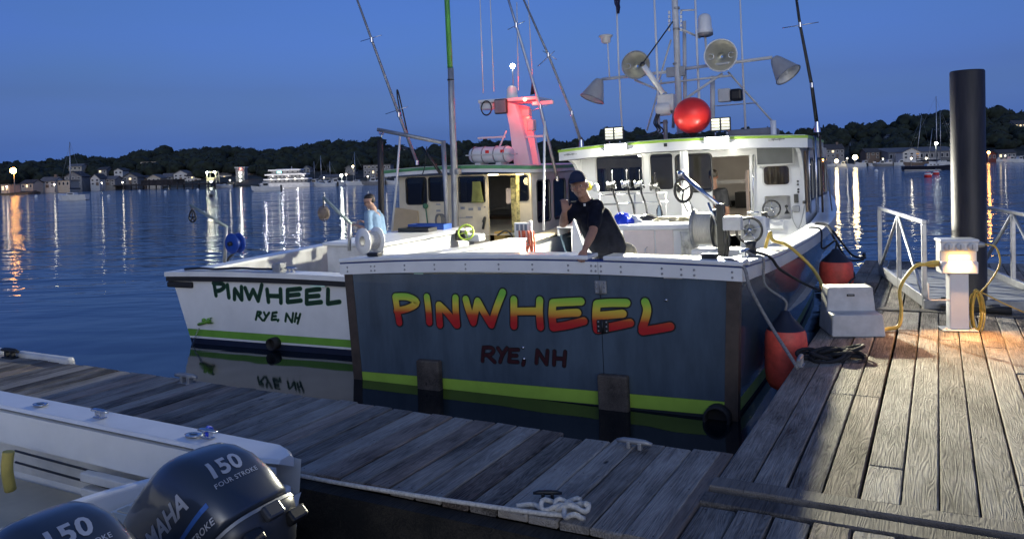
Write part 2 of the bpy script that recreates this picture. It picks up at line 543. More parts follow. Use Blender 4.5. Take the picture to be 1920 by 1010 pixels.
fing = thing('finger_dock', 'wide plank dock under the white power pedestal and step box', 'dock', M=DK.M)
cols = []
t = -1.15
while t < 4.2:
    w = random.choice((.172, .178, .182, .19))
    cols.append((t + w / 2, w)); t += w + random.choice((.006, .01, .014))
lens = (1.8, 3.0, 3.6, 4.2)
for i, (tc_, w) in enumerate(cols):
    for s0, s1 in ((4.63, 10.50), (-.6, 4.24), (10.72, 15.6)):
        s = s0
        while s < s1 - .05:
            L = random.choice(lens)
            if s == s0: L = random.choice((.55, 2.05, 3.2, 4.4, 5.9))
            if s + L > s1 - .3: L = s1 - s
            plank(fing, tc_, s, round(L - .006, 2), w, M_plank)
            s += L
b = MB()
for k, (s0, s1) in enumerate(((4.47, 4.615), (4.255, 4.405))):
    o = MB(); o.bbox((0, s0, DZ - .07), (4.2 + 1.17, s1, DZ + (.012 if k == 0 else .006)), .008, seg=1)
    q = o.build('cross_beam', M_beam, fing); q.location = (-1.17, 0, 0)
o = MB(); o.bbox((-1.17, 10.51, DZ - .05), (4.2, 10.70, DZ + .015), .008, seg=1); o.build('cross_beam', M_beam, fing)
b = MB(); b.box((-1.15, 4.63, .25), (-1.05, 15.6, DZ - .047)); b.build('edge_fascia', M_beam, fing)
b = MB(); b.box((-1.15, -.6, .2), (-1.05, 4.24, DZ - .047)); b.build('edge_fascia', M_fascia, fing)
b = MB()
for q in range(9): b.box((-.9 + q * .6, -.6, .30), (-.82 + q * .6, 15.6, DZ - .05))
b.build('stringer', M_fascia, fing)
b = MB()
for q in range(6): b.box((-1.0, .3 + q * 2.6, -.3), (4.1, 1.5 + q * 2.6, .26))
b.build('float', M_rubber, fing)

def cleat(name, label, pos, rz, size=.22, mt=M_galv, parent=None, M=None):
    b = MB()
    h = size * .28
    b.tube([(-size / 2, 0, h * .9), (-size * .3, 0, h), (0, 0, h), (size * .3, 0, h), (size / 2, 0, h * .9)], [size * .05, size * .08, size * .09, size * .08, size * .05], 8)
    b.bbox((-size * .22, -size * .09, 0), (-size * .1, size * .09, h), .008)
    b.bbox((size * .1, -size * .09, 0), (size * .22, size * .09, h), .008)
    b.bbox((-size * .3, -size * .13, 0), (size * .3, size * .13, size * .05), .005)
    o = b.build(name, mt, parent)
    o.location = pos; o.rotation_euler = (0, 0, rz)
    if label: tag(o, label, 'cleat')
    return o
az28 = -rad(28)
p = DK.loc(G(1195, 835, DZ)); cleat('dock_cleat', 'galvanised cleat on the dock edge before the right wooden bumper', DK.wor((p.x, 4.90, DZ - .02)), az28, .24, M_dullalu)
p = DK.loc(G(358, 715, DZ)); cleat('dock_cleat', 'galvanised dock cleat beside the mirrored green lettering', DK.wor((p.x, 4.93, DZ - .01)), az28, .28, M_dullalu)
p = DK.loc(G(22, 670, DZ)); cleat('dock_cleat', 'dark dock cleat at the far left end beside white bumper strips', DK.wor((p.x, 4.93, DZ)), az28, .3, M_black)
cleat('dock_cleat', 'dark dock cleat hidden under the white knotted rope', dkw(-1.93, 3.94), az28 + .4, .16, M_black)

# white line along the front edge ending in a knot of loops
b = MB()
pts = [DK.loc(G(x, y, DZ + .02)) for x, y in ((520, 882), (620, 902), (760, 925), (900, 946), (1020, 962), (1085, 966))]
b.tube(spline(pts, 5), .013, 8)
c = DK.loc(G(1052, 958, DZ + .03))
def loopy(cx, cy, rx, ry, a0, a1, z, rot=0, n=18):
    out = []
    for i in range(n + 1):
        a = a0 + (a1 - a0) * i / n
        x, y = rx * math.cos(a), ry * math.sin(a)
        out.append(V((cx + x * math.cos(rot) - y * math.sin(rot), cy + x * math.sin(rot) + y * math.cos(rot), z + .018 * math.sin(3 * a))))
    return out
b.tube(loopy(c.x - .02, c.y + .05, .11, .05, .3, 5.9, DZ + .045, .5), .014, 8)
b.tube(loopy(c.x + .05, c.y + .03, .09, .045, 1.0, 6.6, DZ + .06, .2), .014, 8)
b.tube(loopy(c.x + .09, c.y - .01, .06, .09, .4, 5.6, DZ + .055, .3), .014, 8)
b.tube(spline([DK.loc(G(x, y, DZ + .02)) for x, y in ((968, 948), (1000, 945), (1020, 955), (1050, 962), (1080, 952), (1095, 958))], 6), .014, 8)
tag(b.build('dock_line', M_ropewhite), 'white rope tight along the dock edge ending in knotted loops', 'rope').matrix_world = DK.M

# pile
pc = V((.33, 10.92, 0))
pile = thing('mooring_pile', 'tall round black mooring pile behind the power pedestal', 'pile', M=DK.M)
b = MB(); b.lathe([(.185, -2), (.185, 3.36), (.175, 3.375), (.001, 3.38)], 32, Matrix.Translation(pc)); b.build('sleeve', M_pile, pile)
b = MB(); b.box((pc.x - .30, pc.y - .32, DZ), (pc.x + .30, pc.y - .24, DZ + .08)); b.box((pc.x + .22, pc.y - .24, DZ), (pc.x + .30, pc.y + .3, DZ + .08)); b.box((pc.x - .30, pc.y - .24, DZ), (pc.x - .22, pc.y + .3, DZ + .08))
b.build('pile_guide', M_black, pile)
b = MB(); b.tube([(pc.x + .1, pc.y - .36, DZ + .06), (pc.x + .4, pc.y - .36, DZ + .06)], .045, 10); b.build('guide_roller', M_rubber, pile)

# gangway with truss rails
gA, gB = V((-.14, 10.75, 0)), V((-.80, 13.7, 0))
gd = (gB - gA).normalized(); gl = (gB - gA).length
GM = DK.M @ Matrix.Translation((gA.x, gA.y, DZ + .02)) @ Matrix.Rotation(math.atan2(-gd.x, gd.y), 4, 'Z')
gang = thing('gangway', 'aluminium gangway with truss handrails behind the power pedestal', 'gangway', M=GM)
for k, x in enumerate((0, 1.40)):
    rl = MB()
    h = 1.05
    rl.bbox((x - .025, 0, h - .05), (x + .025, gl, h), .008); rl.build('handrail', M_alu, gang)
    rl = MB(); rl.bbox((x - .025, .0, .0), (x + .025, gl, .14), .008); rl.build('bottom_chord', M_alu, gang)
    for y in (0.0, gl * .5, gl - .05):
        rl = MB(); rl.bbox((x - .028, y, .0), (x + .028, y + .05, h - .05), .008); rl.build('post', M_alu, gang)
    for y0, y1 in ((.05, gl * .5), (gl - .05, gl * .5 + .05)):
        rl = MB(); rl.tube([(x, y0, .1), (x, y1, h - .05)], .024, 8); rl.build('brace', M_alu, gang)
rl = MB(); rl.bbox((-.025, -.06, -.02), (1.425, -.01, .10), .01); rl.build('end_plate', M_dullalu, gang)
for q in range(12):
    rl = MB(); rl.bbox((.03, q * gl / 12 + .01, .03), (1.37, (q + 1) * gl / 12 - .01, .06), .006, seg=1); rl.build('tread_plank', M_dullalu, gang)

# power pedestal
pp = DK.loc(G(1797, 618, DZ))
PM = Matrix.Translation(G(1797, 618, DZ)) @ Matrix.Rotation(-rad(14), 4, 'Z')
ped = thing('power_pedestal', 'white shore power pedestal with glowing amber lamp on the dock', 'power pedestal', M=PM)
b = MB(); b.bbox((-.165, -.10, 0), (.165, .14, .012), .004)
for x in (-.13, .13): b.lathe([(.012, .012), (.012, .03), (.001, .031)], 8, TRS((x, -.06, 0)))
b.build('base_plate', M_white2, ped)
b = MB(); b.bbox((-.092, -.05, .012), (.092, .10, .60), .01); b.build('post', M_white, ped)
b = MB()
b.bbox((-.175, -.085, .60), (.175, .14, .73), .012)
b.bbox((-.175, -.085, .835), (.175, .14, .94), .012)
b.bbox((-.175, -.03, .70), (.175, .14, .85), .008)
b.build('head', M_white, ped)
M_lens = bpy.data.materials.new('amber_lens'); M_lens.use_nodes = True
e = M_lens.node_tree.nodes['Principled BSDF']; e.inputs['Base Color'].default_value = (.9, .6, .25, 1); e.inputs['Emission Color'].default_value = (1, .52, .14, 1); e.inputs['Emission Strength'].default_value = 6
b = MB(); b.bbox((-.105, -.080, .735), (.105, -.035, .80), .02); b.build('lamp_lens', M_lens, ped)
b = MB(); b.bbox((-.185, -.10, .925), (.185, .16, .962), .015); b.build('lid', M_white, ped)
for x in (-.11, 0, .11):
    b = MB(); b.lathe([(.001, .03), (.034, .03), (.042, .02), (.044, 0)], 14, TRS((x, -.085, .885), rx=rad(90))); o = b.build('socket_cover', M_white2, ped)
    b = MB(); b.cbox((x, -.118, .885), (.012, .01, .05)); b.build('cover_hinge', M_dullalu, o)
b = MB(); b.lathe([(.03, 0), (.036, .05), (.03, .10), (.018, .14)], 12, TRS((-.172, .02, .70), ry=rad(-95))); b.build('shore_plug', M_yellow, ped)
b = MB(); b.lathe([(.03, 0), (.034, .05), (.022, .09)], 12, TRS((.172, .02, .90), ry=rad(95))); b.build('shore_plug', M_dullalu, ped)
b = MB(); b.tube([(-.30, -.06, .50), (-.30, -.06, .34), (-.28, -.06, .32), (-.09, -.04, .32)], .008, 6); b.build('hose_hook', M_white2, ped)
lamp = bpy.data.lights.new('pedestal_lamp', 'AREA'); lamp.energy = 26; lamp.color = (1, .50, .17); lamp.shape = 'RECTANGLE'; lamp.size = .2; lamp.size_y = .05; lamp.spread = rad(120)
lo = bpy.data.objects.new('pedestal_lamp', lamp); link(lo, ped); lo.location = (0, -.09, .745); lo.rotation_euler = (rad(-30), 0, 0)

# dock steps
SM = Matrix.Translation(V((3.52, 8.165, DZ))) @ Matrix.Rotation(-rad(8), 4, 'Z')
M_step = mat('step_moulding', (.50, .50, .50), .5, var=.10, vscale=5)
step = thing('dock_steps', 'white moulded two-tread dock step box beside the power pedestal', 'step box', M=SM)
def tapered(w0, w1, y0, y1, yt0, yt1, z0, z1):
    b = MB(); b.loft([[(-w0, y0, z0), (w0, y0, z0), (w0, y1, z0), (-w0, y1, z0)], [(-w1, yt0, z1), (w1, yt0, z1), (w1, yt1, z1), (-w1, yt1, z1)]], smooth=False)
    return b
def bevelled(o, w=.015):
    md = o.modifiers.new('bevel', 'BEVEL'); md.width = w; md.segments = 3; md.limit_method = 'ANGLE'
    return o
bevelled(tapered(.265, .25, 0, .56, .03, .56, 0, .225).build('lower_step', M_step, step))
bevelled(tapered(.25, .228, .27, .558, .29, .55, .2, .47).build('upper_step', M_step, step))
b = MB(); b.bbox((-.04, .278, .375), (.04, .29, .40), .004); b.build('handle_plate', M_black, step)
b = MB(); b.cbox((0, .274, .388), (.055, .004, .006)); b.build('plate_text', M_dullalu, step)

# shore power cables
b = MB()
P2 = [PM @ V((-.31, .02, .69)), PM @ V((-.42, .0, .66)), PM @ V((-.56, -.02, .45)), PM @ V((-.56, -.05, .2)), PM @ V((-.60, -.1, .05)), PM @ V((-.72, -.12, .02)), SM @ V((.27, .2, .012))]
b.tube(spline(P2, 6), .019, 8); b.build('shore_cable', M_yellow)
tag(bpy.data.objects['shore_cable'], 'thick yellow shore cable curving from step box up to pedestal plug', 'cable')
# coil of thin yellow cord on the pedestal
b = MB()
for q in range(7):
    a = random.uniform(-.02, .02)
    b.tube([PM @ V((.17 + a + .045 * math.cos(i / 16 * 2 * math.pi) * (1 + .05 * q), .0 + .03 * math.sin(q * 2.1), .22 + .21 * math.sin(i / 16 * 2 * math.pi) - .006 * q)) for i in range(17)], .0075, 6)
tag(b.build('yellow_cord_coil', M_yellow), 'coil of thin yellow cord hanging on the side of the power pedestal', 'cord')
b = MB()
b.tube(spline([PM @ V(p) for p in ((.26, .02, .90), (.36, .0, .87), (.40, 0, .72), (.34, -.02, .58), (.24, -.02, .44), (.20, -.01, .40))], 6), .009, 6)
b.tube(spline([PM @ V(p) for p in ((.22, .0, .40), (.5, -.05, .25), (.85, -.1, .1), (1.2, -.2, .012), (1.6, -.3, .010))], 6), .007, 6)
tag(b.build('thin_cord', M_yellow), 'thin pale cord looping from pedestal right plug down to the dock', 'cord')

# black rope heap
b = MB()
rc = G(1553, 672, DZ)
random.seed(11)
for q in range(13):
    rr = random.uniform(.06, .12)
    c = rc + V((random.uniform(-.20, .20), random.uniform(-.10, .09), random.uniform(.02, .075)))
    tl = Matrix.Rotation(random.uniform(-.5, .5), 3, 'X') @ Matrix.Rotation(random.uniform(-.45, .45), 3, 'Y')
    b.tube([c + tl @ V((rr * 1.3 * math.cos(i / 14 * 6.28), rr * math.sin(i / 14 * 6.28), 0)) for i in range(15)], .017, 7)
b.tube(spline([rc + V(p) for p in ((.15, 0, .03), (.25, .05, .02), (.33, .03, .02), (.28, -.06, .02), (.18, -.05, .03))], 5), .017, 7)
tag(b.build('rope_heap', M_ropeblack), 'heap of coiled black rope on the dock edge before the step box', 'rope')
b = MB(); cc = G(1500, 688, DZ)
tag(cleat('dock_cleat', None, cc + V((.02, .05, 0)), az28 + 1.57, .26, M_galv), 'galvanised dock cleat under the black rope heap', 'cleat')
tag(cleat('dock_cleat', None, G(1600, 521, DZ), az28 + 1.57, .26, M_black), 'black dock cleat right of the far orange fender', 'cleat')
tag(cleat('dock_cleat', None, G(1620, 484, DZ), az28 + 1.57, .30, M_black), 'black dock cleat at the far end of the finger dock', 'cleat')

# fenders
def fender(label, px, py, Y, r, h):
    p = at_depth(px, py, Y)
    f = thing('fender', label, 'fender', p, 0, 'orange fenders between boat and dock')
    pr = [(.002, -h / 2)] + [(r * max(.02, (1 - abs(math.sin(a)) ** 7)) ** .6 , h / 2 * math.sin(a)) for a in [rad(x) for x in (-80, -70, -58, -42, -25, 0, 25, 42, 52)]]
    b = MB(); b.lathe(pr, 28)
    for zz in (-.16, .02, .2): b.lathe([(r * 1.0, zz * h - .006), (r * 1.012, zz * h), (r * 1.0, zz * h + .006)], 28)
    b.build('body', M_orange, f)
    z0 = h / 2 * math.sin(rad(52)); r0 = pr[-1][0]
    b = MB(); b.lathe([(r0 * 1.004, z0), (r0 * .72, z0 + .06), (r * .32, z0 + .13), (r * .2, z0 + .18), (.002, z0 + .19)], 24); b.build('rope_cap', M_navyvinyl, f)
    return f, p + V((0, 0, z0 + .19))
f1, f1top = fender('large orange fender nearest the transom corner', 1474, 668, 7.95, .205, .70)
f2, f2top = fender('orange round fender amidships beyond the white step box', 1568, 520, 11.9, .24, .62)
# ------------------------------------------------------------------ lettering: brush strokes as flat raised paint
def stroke_mesh(mb, pts, w, y, to3, n=5):
    """flat ribbon with round ends; pts in 2-D, to3(p, y) places them"""
    P = [V((p[0], p[1], 0)) for p in pts]
    if len(P) > 2: P = spline(P, n)
    up, dn = [], []
    for i, p in enumerate(P):
        t = (P[min(i + 1, len(P) - 1)] - P[max(i - 1, 0)]).normalized()
        nn = V((-t.y, t.x, 0))
        up.append(p + nn * w / 2); dn.append(p - nn * w / 2)
    t0 = (P[1] - P[0]).normalized(); t1 = (P[-1] - P[-2]).normalized()
    def cap(c, d, k):
        nn = V((-d.y, d.x, 0))
        return [c + (nn * math.cos(a) + d * math.sin(a)) * w / 2 for a in [math.pi * j / k for j in range(1, k)]]
    start = cap(P[0], -t0, 6)      # from -normal side ... ordering below
    end = cap(P[-1], t1, 6)
    nv = len(P)
    vs = [to3(p, y) for p in up] + [to3(p, y) for p in dn]
    fs = [(i, i + 1, nv + i + 1, nv + i) for i in range(nv - 1)]
    b = len(vs)
    vs += [to3(p, y) for p in end] + [to3(p, y) for p in start]
    ne = len(end)
    fs.append(tuple([nv - 1] + list(range(b, b + ne)) + [2 * nv - 1]))
    fs.append(tuple([nv] + list(range(b + ne, b + 2 * ne)) + [0]))
    mb.add(vs, fs)
def letters(glyphs, frame, org, scl, w, wo, parent, m_fill, m_out, y0=-.004, sy=1.0):
    """glyphs: {name: [strokes]} in crop pixels; painted on the frame's plane y = 0"""
    for nm, strokes in glyphs:
        bo, bf = MB(), MB()
        k = 0
        for st in strokes:
            pts = []
            for q in st:
                p = frame.pl(org[0] + q[0] / scl, org[1] + q[1] / scl, 0.0)
                pts.append((p.x, p.z))
            if len(pts) == 2:
                pts = [pts[0], ((pts[0][0] + pts[1][0]) / 2, (pts[0][1] + pts[1][1]) / 2), pts[1]]
            to3 = lambda p, y: V((p.x, y, p.y))
            stroke_mesh(bo, pts, wo, y0 - k * .0003, to3)
            stroke_mesh(bf, pts, w, y0 - .003 - k * .0003, to3)
            k += 1
        o = bo.build('letter_' + nm, m_out, parent)
        bf.build('letter_fill', m_fill, o)

def grad_mat():
    m = bpy.data.materials.new('sunburst_letter_paint'); m.use_nodes = True
    N, L = m.node_tree.nodes, m.node_tree.links
    t = N.new('ShaderNodeTexCoord'); s = N.new('ShaderNodeSeparateXYZ'); L.new(t.outputs['Object'], s.inputs[0])
    mr = N.new('ShaderNodeMapRange'); mr.inputs[1].default_value = .74; mr.inputs[2].default_value = 1.09
    L.new(s.outputs[2], mr.inputs[0])
    r = N.new('ShaderNodeValToRGB'); e = r.color_ramp.elements
    e[0].position = .12; e[0].color = (.42, .018, .02, 1); e[1].position = .95; e[1].color = (.20, .50, .06, 1)
    a = e.new(.30); a.color = (.46, .05, .02, 1); a = e.new(.44); a.color = (.62, .32, .04, 1); a = e.new(.62); a.color = (.62, .52, .06, 1); a = e.new(.82); a.color = (.34, .55, .06, 1)
    L.new(mr.outputs[0], r.inputs[0])
    b = N['Principled BSDF']; L.new(r.outputs[0], b.inputs['Base Color']); b.inputs['Roughness'].default_value = .35
    return m
M_sunburst = grad_mat()
M_maroon = mat('maroon_letter_paint', (.034, .007, .010), .4)
M_letterblack = mat('black_letter_outline', (.006, .006, .008), .5)
M_lettergreen = mat('dark_green_letter_paint', (.008, .035, .016), .45, var=.3, vscale=14)
M_letteredge = mat('green_letter_edge', (.03, .16, .06), .45)

# ================================================================== the slate blue fishing boat
B1 = Frame((.0567, 8.2823, 0), 26.5, 1.0)
t1 = lambda px, py, y: B1.pl(px, py, y)
boat = thing('fishing_boat', 'slate blue fishing boat with sunburst lettering, stern tied at the dock', 'boat', M=B1.M)

ST = [(0, 2.17, 2.24, 1.27), (1.0, 2.20, 2.26, 1.19), (2.3, 2.22, 2.29, 1.13), (4.6, 2.20, 2.36, 1.09), (7, 2.14, 2.42, 1.11), (9, 1.95, 2.38, 1.22), (11, 1.45, 2.1, 1.45), (12.5, .75, 1.55, 1.68), (13.6, .15, .65, 1.86), (14.0, .02, .03, 1.92)]
def sta(y):
    for a, b in zip(ST, ST[1:]):
        if a[0] <= y <= b[0]:
            k = (y - a[0]) / (b[0] - a[0]); k = k
            return [a[i] + (b[i] - a[i]) * k for i in range(1, 4)]
    return list(ST[-1][1:])
def stasm(y):
    ys = [sta(max(0, min(14, y + d))) for d in (-.6, -.3, 0, .3, .6)]
    if y < .01: ys = [sta(0)]
    return [sum(q[i] for q in ys) / len(ys) for i in range(3)]
YS = [0, .6, 1.2, 2, 3, 4, 5, 6, 7, 8, 9, 10, 11, 11.8, 12.5, 13.1, 13.6, 13.95]
GAP0, GAP1 = 4.62, 6.75          # boarding opening in the port side
def span(y0, y1): return [y0] + [q for q in YS if y0 + .05 < q < y1 - .05] + [y1]
def side_strip(mb, sgn, lo, hi, out=0.0, yr=(0, 13.95)):
    """strip of topside between height fractions/levels; lo and hi give z from the station"""
    A, Bq = [], []
    for y in span(*yr):
        bw, bs, zs = stasm(y)
        def P(z):
            k = max(-.4, min(1, z / zs))
            return V((sgn * ((bw + (bs - bw) * (k ** 1.3 if k > 0 else k * .4)) + out), y, z))
        A.append(P(lo(zs))); Bq.append(P(hi(zs)))
    n = len(A)
    mb.add(A + Bq, [(i, i + 1, n + i + 1, n + i) for i in range(n - 1)], True)
b = MB()
for sgn in (1, -1):
    side_strip(b, sgn, lambda z: .12, lambda z: .5)
    for yr in (((0, 13.95),) if sgn > 0 else ((0, GAP0), (GAP1, 13.95))):
        for z0, z1 in ((lambda z: .5, lambda z: .5 + (z - .5) * .5), (lambda z: .5 + (z - .5) * .5, lambda z: z)):
            side_strip(b, sgn, z0, z1, 0, yr)
b.build('hull_side', M_navy, boat)
b = MB()
for sgn in (1, -1): side_strip(b, sgn, lambda z: .0, lambda z: .12)
b.build('boot_stripe', M_lime, boat)
b = MB()
for sgn in (1, -1): side_strip(b, sgn, lambda z: -.5, lambda z: .0)
b.box((-2.17, .002, -.5), (2.17, .02, -.002)); b.build('bottom', M_bottom, boat)
# transom with its door cut in it
dx0 = t1(1126, 560, 0).x
b = MB(); b.plate([(-2.17, .135), (dx0 - .004, .135), (dx0 - .004, 1.30), (-2.24, 1.27)], [], TRS((0, 0.06, 0), rx=rad(90)), .06); b.build('transom', M_navy, boat)
b = MB(); b.plate([(dx0 + .004, .135), (2.17, .135), (2.24, 1.27), (dx0 + .004, 1.30)], [], TRS((0, 0.06, 0), rx=rad(90)), .06); b.build('transom_door', M_navy, boat)
b = MB(); b.box((-2.17, .0, .0), (2.17, .06, .132)); b.build('transom_stripe', M_lime, boat)
for sg in (-1, 1):
    b = MB(); b.loft([[(sg * 2.06, -.006, -.2), (sg * 2.185, -.006, -.2), (sg * 2.185, .12, -.2), (sg * 2.06, .05, -.2)], [(sg * 2.14, -.006, 1.268), (sg * 2.255, -.006, 1.268), (sg * 2.255, .12, 1.268), (sg * 2.14, .05, 1.268)]], smooth=False); b.build('corner_guard', M_brown, boat)
# gunwale band, pin stripe and cap
def arch(x): return .055 * (1 - (x / 2.25) ** 2)
def across(mb, x0, x1, ya, yb, za, zb, n=14):
    R = []
    for i in range(n + 1):
        x = x0 + (x1 - x0) * i / n; a = arch(x)
        R.append([(x, ya, za + a), (x, yb, za + a), (x, yb, zb + a), (x, ya, zb + a)])
    mb.loft(R, smooth=False)
for x0, x1, nm in ((-2.29, dx0 - .003, 'stern_band'), (dx0 + .003, 2.29, 'stern_band')):
    b = MB(); across(b, x0, x1, -.035, .10, 1.262, 1.385); b.build(nm, M_white, boat)
b = MB(); across(b, -2.292, 2.292, -.030, .10, 1.386, 1.400); b.build('pin_stripe', M_bluepin, boat)
for x0, x1 in ((-2.30, dx0 - .10), (dx0 + .06, 2.30)):
    b = MB(); across(b, x0, x1, -.05, .26, 1.401, 1.445); bevelled(b.build('stern_cap', M_white, boat), .012)
def rail(mb, sgn, o0, o1, z0, z1, y0=.26, y1=13.95):
    R = []
    for y in span(y0, y1):
        bw, bs, zs = stasm(y)
        k = min(1, (14.2 - y) / 1.5)
        R.append([(sgn * (bs + o0), y, zs + z0), (sgn * max(.0, bs - o1 * k), y, zs + z0), (sgn * max(.0, bs - o1 * k), y, zs + z1), (sgn * (bs + o0), y, zs + z1)])
    mb.loft(R, smooth=False)
for sg, ya, yb in ((1, 0, 13.95), (-1, 0, GAP0), (-1, GAP1, 13.95)):
    f_ = .101 if ya == 0 else ya
    b = MB(); rail(b, sg, .045, -.01, -.008, .115, f_, yb); b.build('side_band', M_white, boat)
    b = MB(); rail(b, sg, .042, .0, .116, .130, f_, yb); b.build('pin_stripe', M_bluepin, boat)
    b = MB(); rail(b, sg, .06, .27, .131, .170, .261 if ya == 0 else ya, yb); bevelled(b.build('gunwale_cap', M_white, boat), .01)
# bolts
b0 = MB(); b0.lathe([(.011, 0), (.011, .004), (.001, .006)], 8, TRS((0, 0, 0), rx=rad(90)))
bolt = b0.build('bolt', M_dullalu, boat)
bx = [655, 699, 706, 762, 818, 876, 938, 1001, 1068, 1111, 1119, 1129, 1166, 1243, 1279, 1303, 1374]
first = True
for px in bx:
    x = t1(px, 500, 0).x
    for dz in (1.345, 1.295):
        o = bolt if first else bolt.copy()
        if not first: link(o, boat)
        first = False
        o.location = (x, -.036, dz + arch(x))
# inner bulwark and sole
b = MB()
for sgn, ya, yb in ((1, .25, 9), (-1, .25, GAP0), (-1, GAP1, 9)):
    A = []
    for y in span(ya, yb):
        bw, bs, zs = stasm(y)
        A.append([(sgn * (bs - .24), y, .45), (sgn * (bs - .24), y, zs + .13)])
    n = len(A)
    b.add([p for a in A for p in a], [(2 * i, 2 * i + 2, 2 * i + 3, 2 * i + 1) for i in range(n - 1)])
b.add([(-2.0, .24, .45), (2.0, .24, .45), (2.0, .24, 1.40), (-2.0, .24, 1.40)], [(0, 1, 2, 3)])
b.build('inner_bulwark', M_white, boat)
b = MB(); b.add([(-2.02, .2, .45), (2.02, .2, .45), (2.35, 4, .45), (2.35, 8, .45), (-2.35, 8, .45), (-2.35, 4, .45)], [(0, 1, 2, 3, 4, 5)]); b.build('cockpit_sole', M_deckgrey, boat)
A = []
for y in [q for q in YS if q >= 6]:
    bw, bs, zs = stasm(y); A.append([(-bs + .03, y, zs - .06), (bs - .03, y, zs - .06)])
b = MB(); n = len(A); b.add([p for a in A[1:] for p in a], [(2 * i, 2 * i + 1, 2 * i + 3, 2 * i + 2) for i in range(n - 2)]); b.build('foredeck', M_white, boat)

# writing on the stern
O1, O2, SC = (640, 460), (1020, 460), 4.8
L1 = [('p', [[(488, 462), (505, 570), (525, 692)], [(490, 460), (600, 462), (682, 510), (610, 562), (500, 588)]]),
      ('i', [[(772, 462), (786, 570), (795, 690)]]),
      ('n', [[(880, 535), (884, 640), (890, 712)], [(885, 535), (960, 610), (1038, 712)], [(1030, 470), (1033, 590), (1045, 712)]]),
      ('w', [[(1122, 482), (1152, 590), (1190, 690)], [(1190, 690), (1212, 580), (1230, 500)], [(1230, 500), (1290, 610), (1352, 712)], [(1352, 712), (1400, 560), (1455, 420)]]),
      ('h', [[(1555, 485), (1555, 600), (1555, 722)], [(1565, 592), (1680, 590), (1780, 590)], [(1788, 490), (1785, 600), (1795, 732)]])]
L2 = [('e', [[(82, 515), (75, 620), (85, 735)], [(85, 515), (200, 508), (335, 502)], [(80, 622), (200, 608), (305, 603)], [(85, 735), (200, 718), (362, 678)]]),
      ('e', [[(478, 525), (470, 640), (480, 755)], [(482, 523), (600, 515), (745, 515)], [(478, 632), (600, 622), (712, 612)], [(482, 755), (620, 728), (778, 694)]]),
      ('l', [[(912, 508), (930, 590), (888, 740)], [(888, 768), (1000, 752), (1138, 727)]])]
letters(L1, B1, O1, SC, .078, .108, boat, M_sunburst, M_letterblack)
letters(L2, B1, O2, SC, .080, .110, boat, M_sunburst, M_letterblack)
RY = [('r', [[(907, 651), (905, 676)], [(907, 651), (921, 651), (926, 657), (920, 664), (908, 665)], [(914, 665), (928, 678)]]), ('y', [[(934, 652), (942, 664)], [(951, 652), (943, 664), (938, 678)]]),
      ('e', [[(957, 655), (955, 677)], [(957, 655), (972, 655)], [(956, 666), (969, 666)], [(955, 677), (971, 678)]]), ('comma', [[(983, 676), (981, 683)]]),
      ('n', [[(1008, 656), (1006, 680)], [(1009, 657), (1024, 681)], [(1027, 657), (1025, 682)]]), ('h', [[(1040, 658), (1039, 683)], [(1060, 659), (1058, 685)], [(1041, 671), (1057, 672)]])]
letters(RY, B1, (0, 0), 1.0, .034, .048, boat, M_maroon, M_letterblack)
# hinges, plugs, exhaust, bumpers
for px, py, mt in ((1127, 538, M_dullalu), (1131, 611, M_black)):
    p = t1(px, py, 0); b = MB(); b.bbox((p.x - .062, -.022, p.z - .065), (p.x + .062, -.0005, p.z + .065), .008)
    b.tube([(p.x, -.024, p.z - .07), (p.x, -.024, p.z + .07)], .012, 8); o = b.build('hinge', mt, boat)
    q = MB()
    for ax in (-.042, .042):
        for az in (-.045, 0, .045): q.lathe([(.009, 0), (.009, .004), (.001, .006)], 8, TRS((p.x + ax, -.0222, p.z + az), rx=rad(90)))
    q.build('screw', M_steel if mt is M_dullalu else M_dullalu, o)
for px, py in ((1249, 562), (981, 651), (983, 672)):
    p = t1(px, py, 0); b = MB(); b.lathe([(.016, 0), (.016, .008), (.001, .014)], 10, TRS((p.x, -.0005, p.z), rx=rad(90))); b.build('drain_fitting', M_steel, boat)
p = t1(785, 512, 0); b = MB(); b.bbox((p.x - .06, -.006, p.z - .012), (p.x + .06, -.0005, p.z + .012), .002); b.build('reflective_strip', mat('pale_reflector', (.5, .72, .62), .3), boat)
p = t1(1262, 521, 0); b = MB(); b.bbox((p.x - .09, -.006, p.z - .005), (p.x + .09, -.0005, p.z + .005), .002); b.build('reflective_strip', M_white2, boat)
p = t1(1348, 782, 0); b = MB(); b.lathe([(.10, -.02), (.125, .0), (.125, .13), (.10, .13), (.095, -.01)], 24, TRS((p.x, 0, p.z + .01), rx=rad(90))); b.lathe([(.1, .02), (.001, .02)], 24, TRS((p.x, 0, p.z + .01), rx=rad(90))); b.build('exhaust_outlet', M_rubber, boat)
M_bump = wood('bumper_timber', (.030, .026, .024), (.14, .12, .105), .003)
for xa, xb, zt in ((-1.26, -.97, .34), (.86, 1.17, .325)):
    b = MB(); b.bbox((xa, -.10, -.6), (xb, -.012, zt), .018); b.build('wooden_bumper', M_bump, boat)

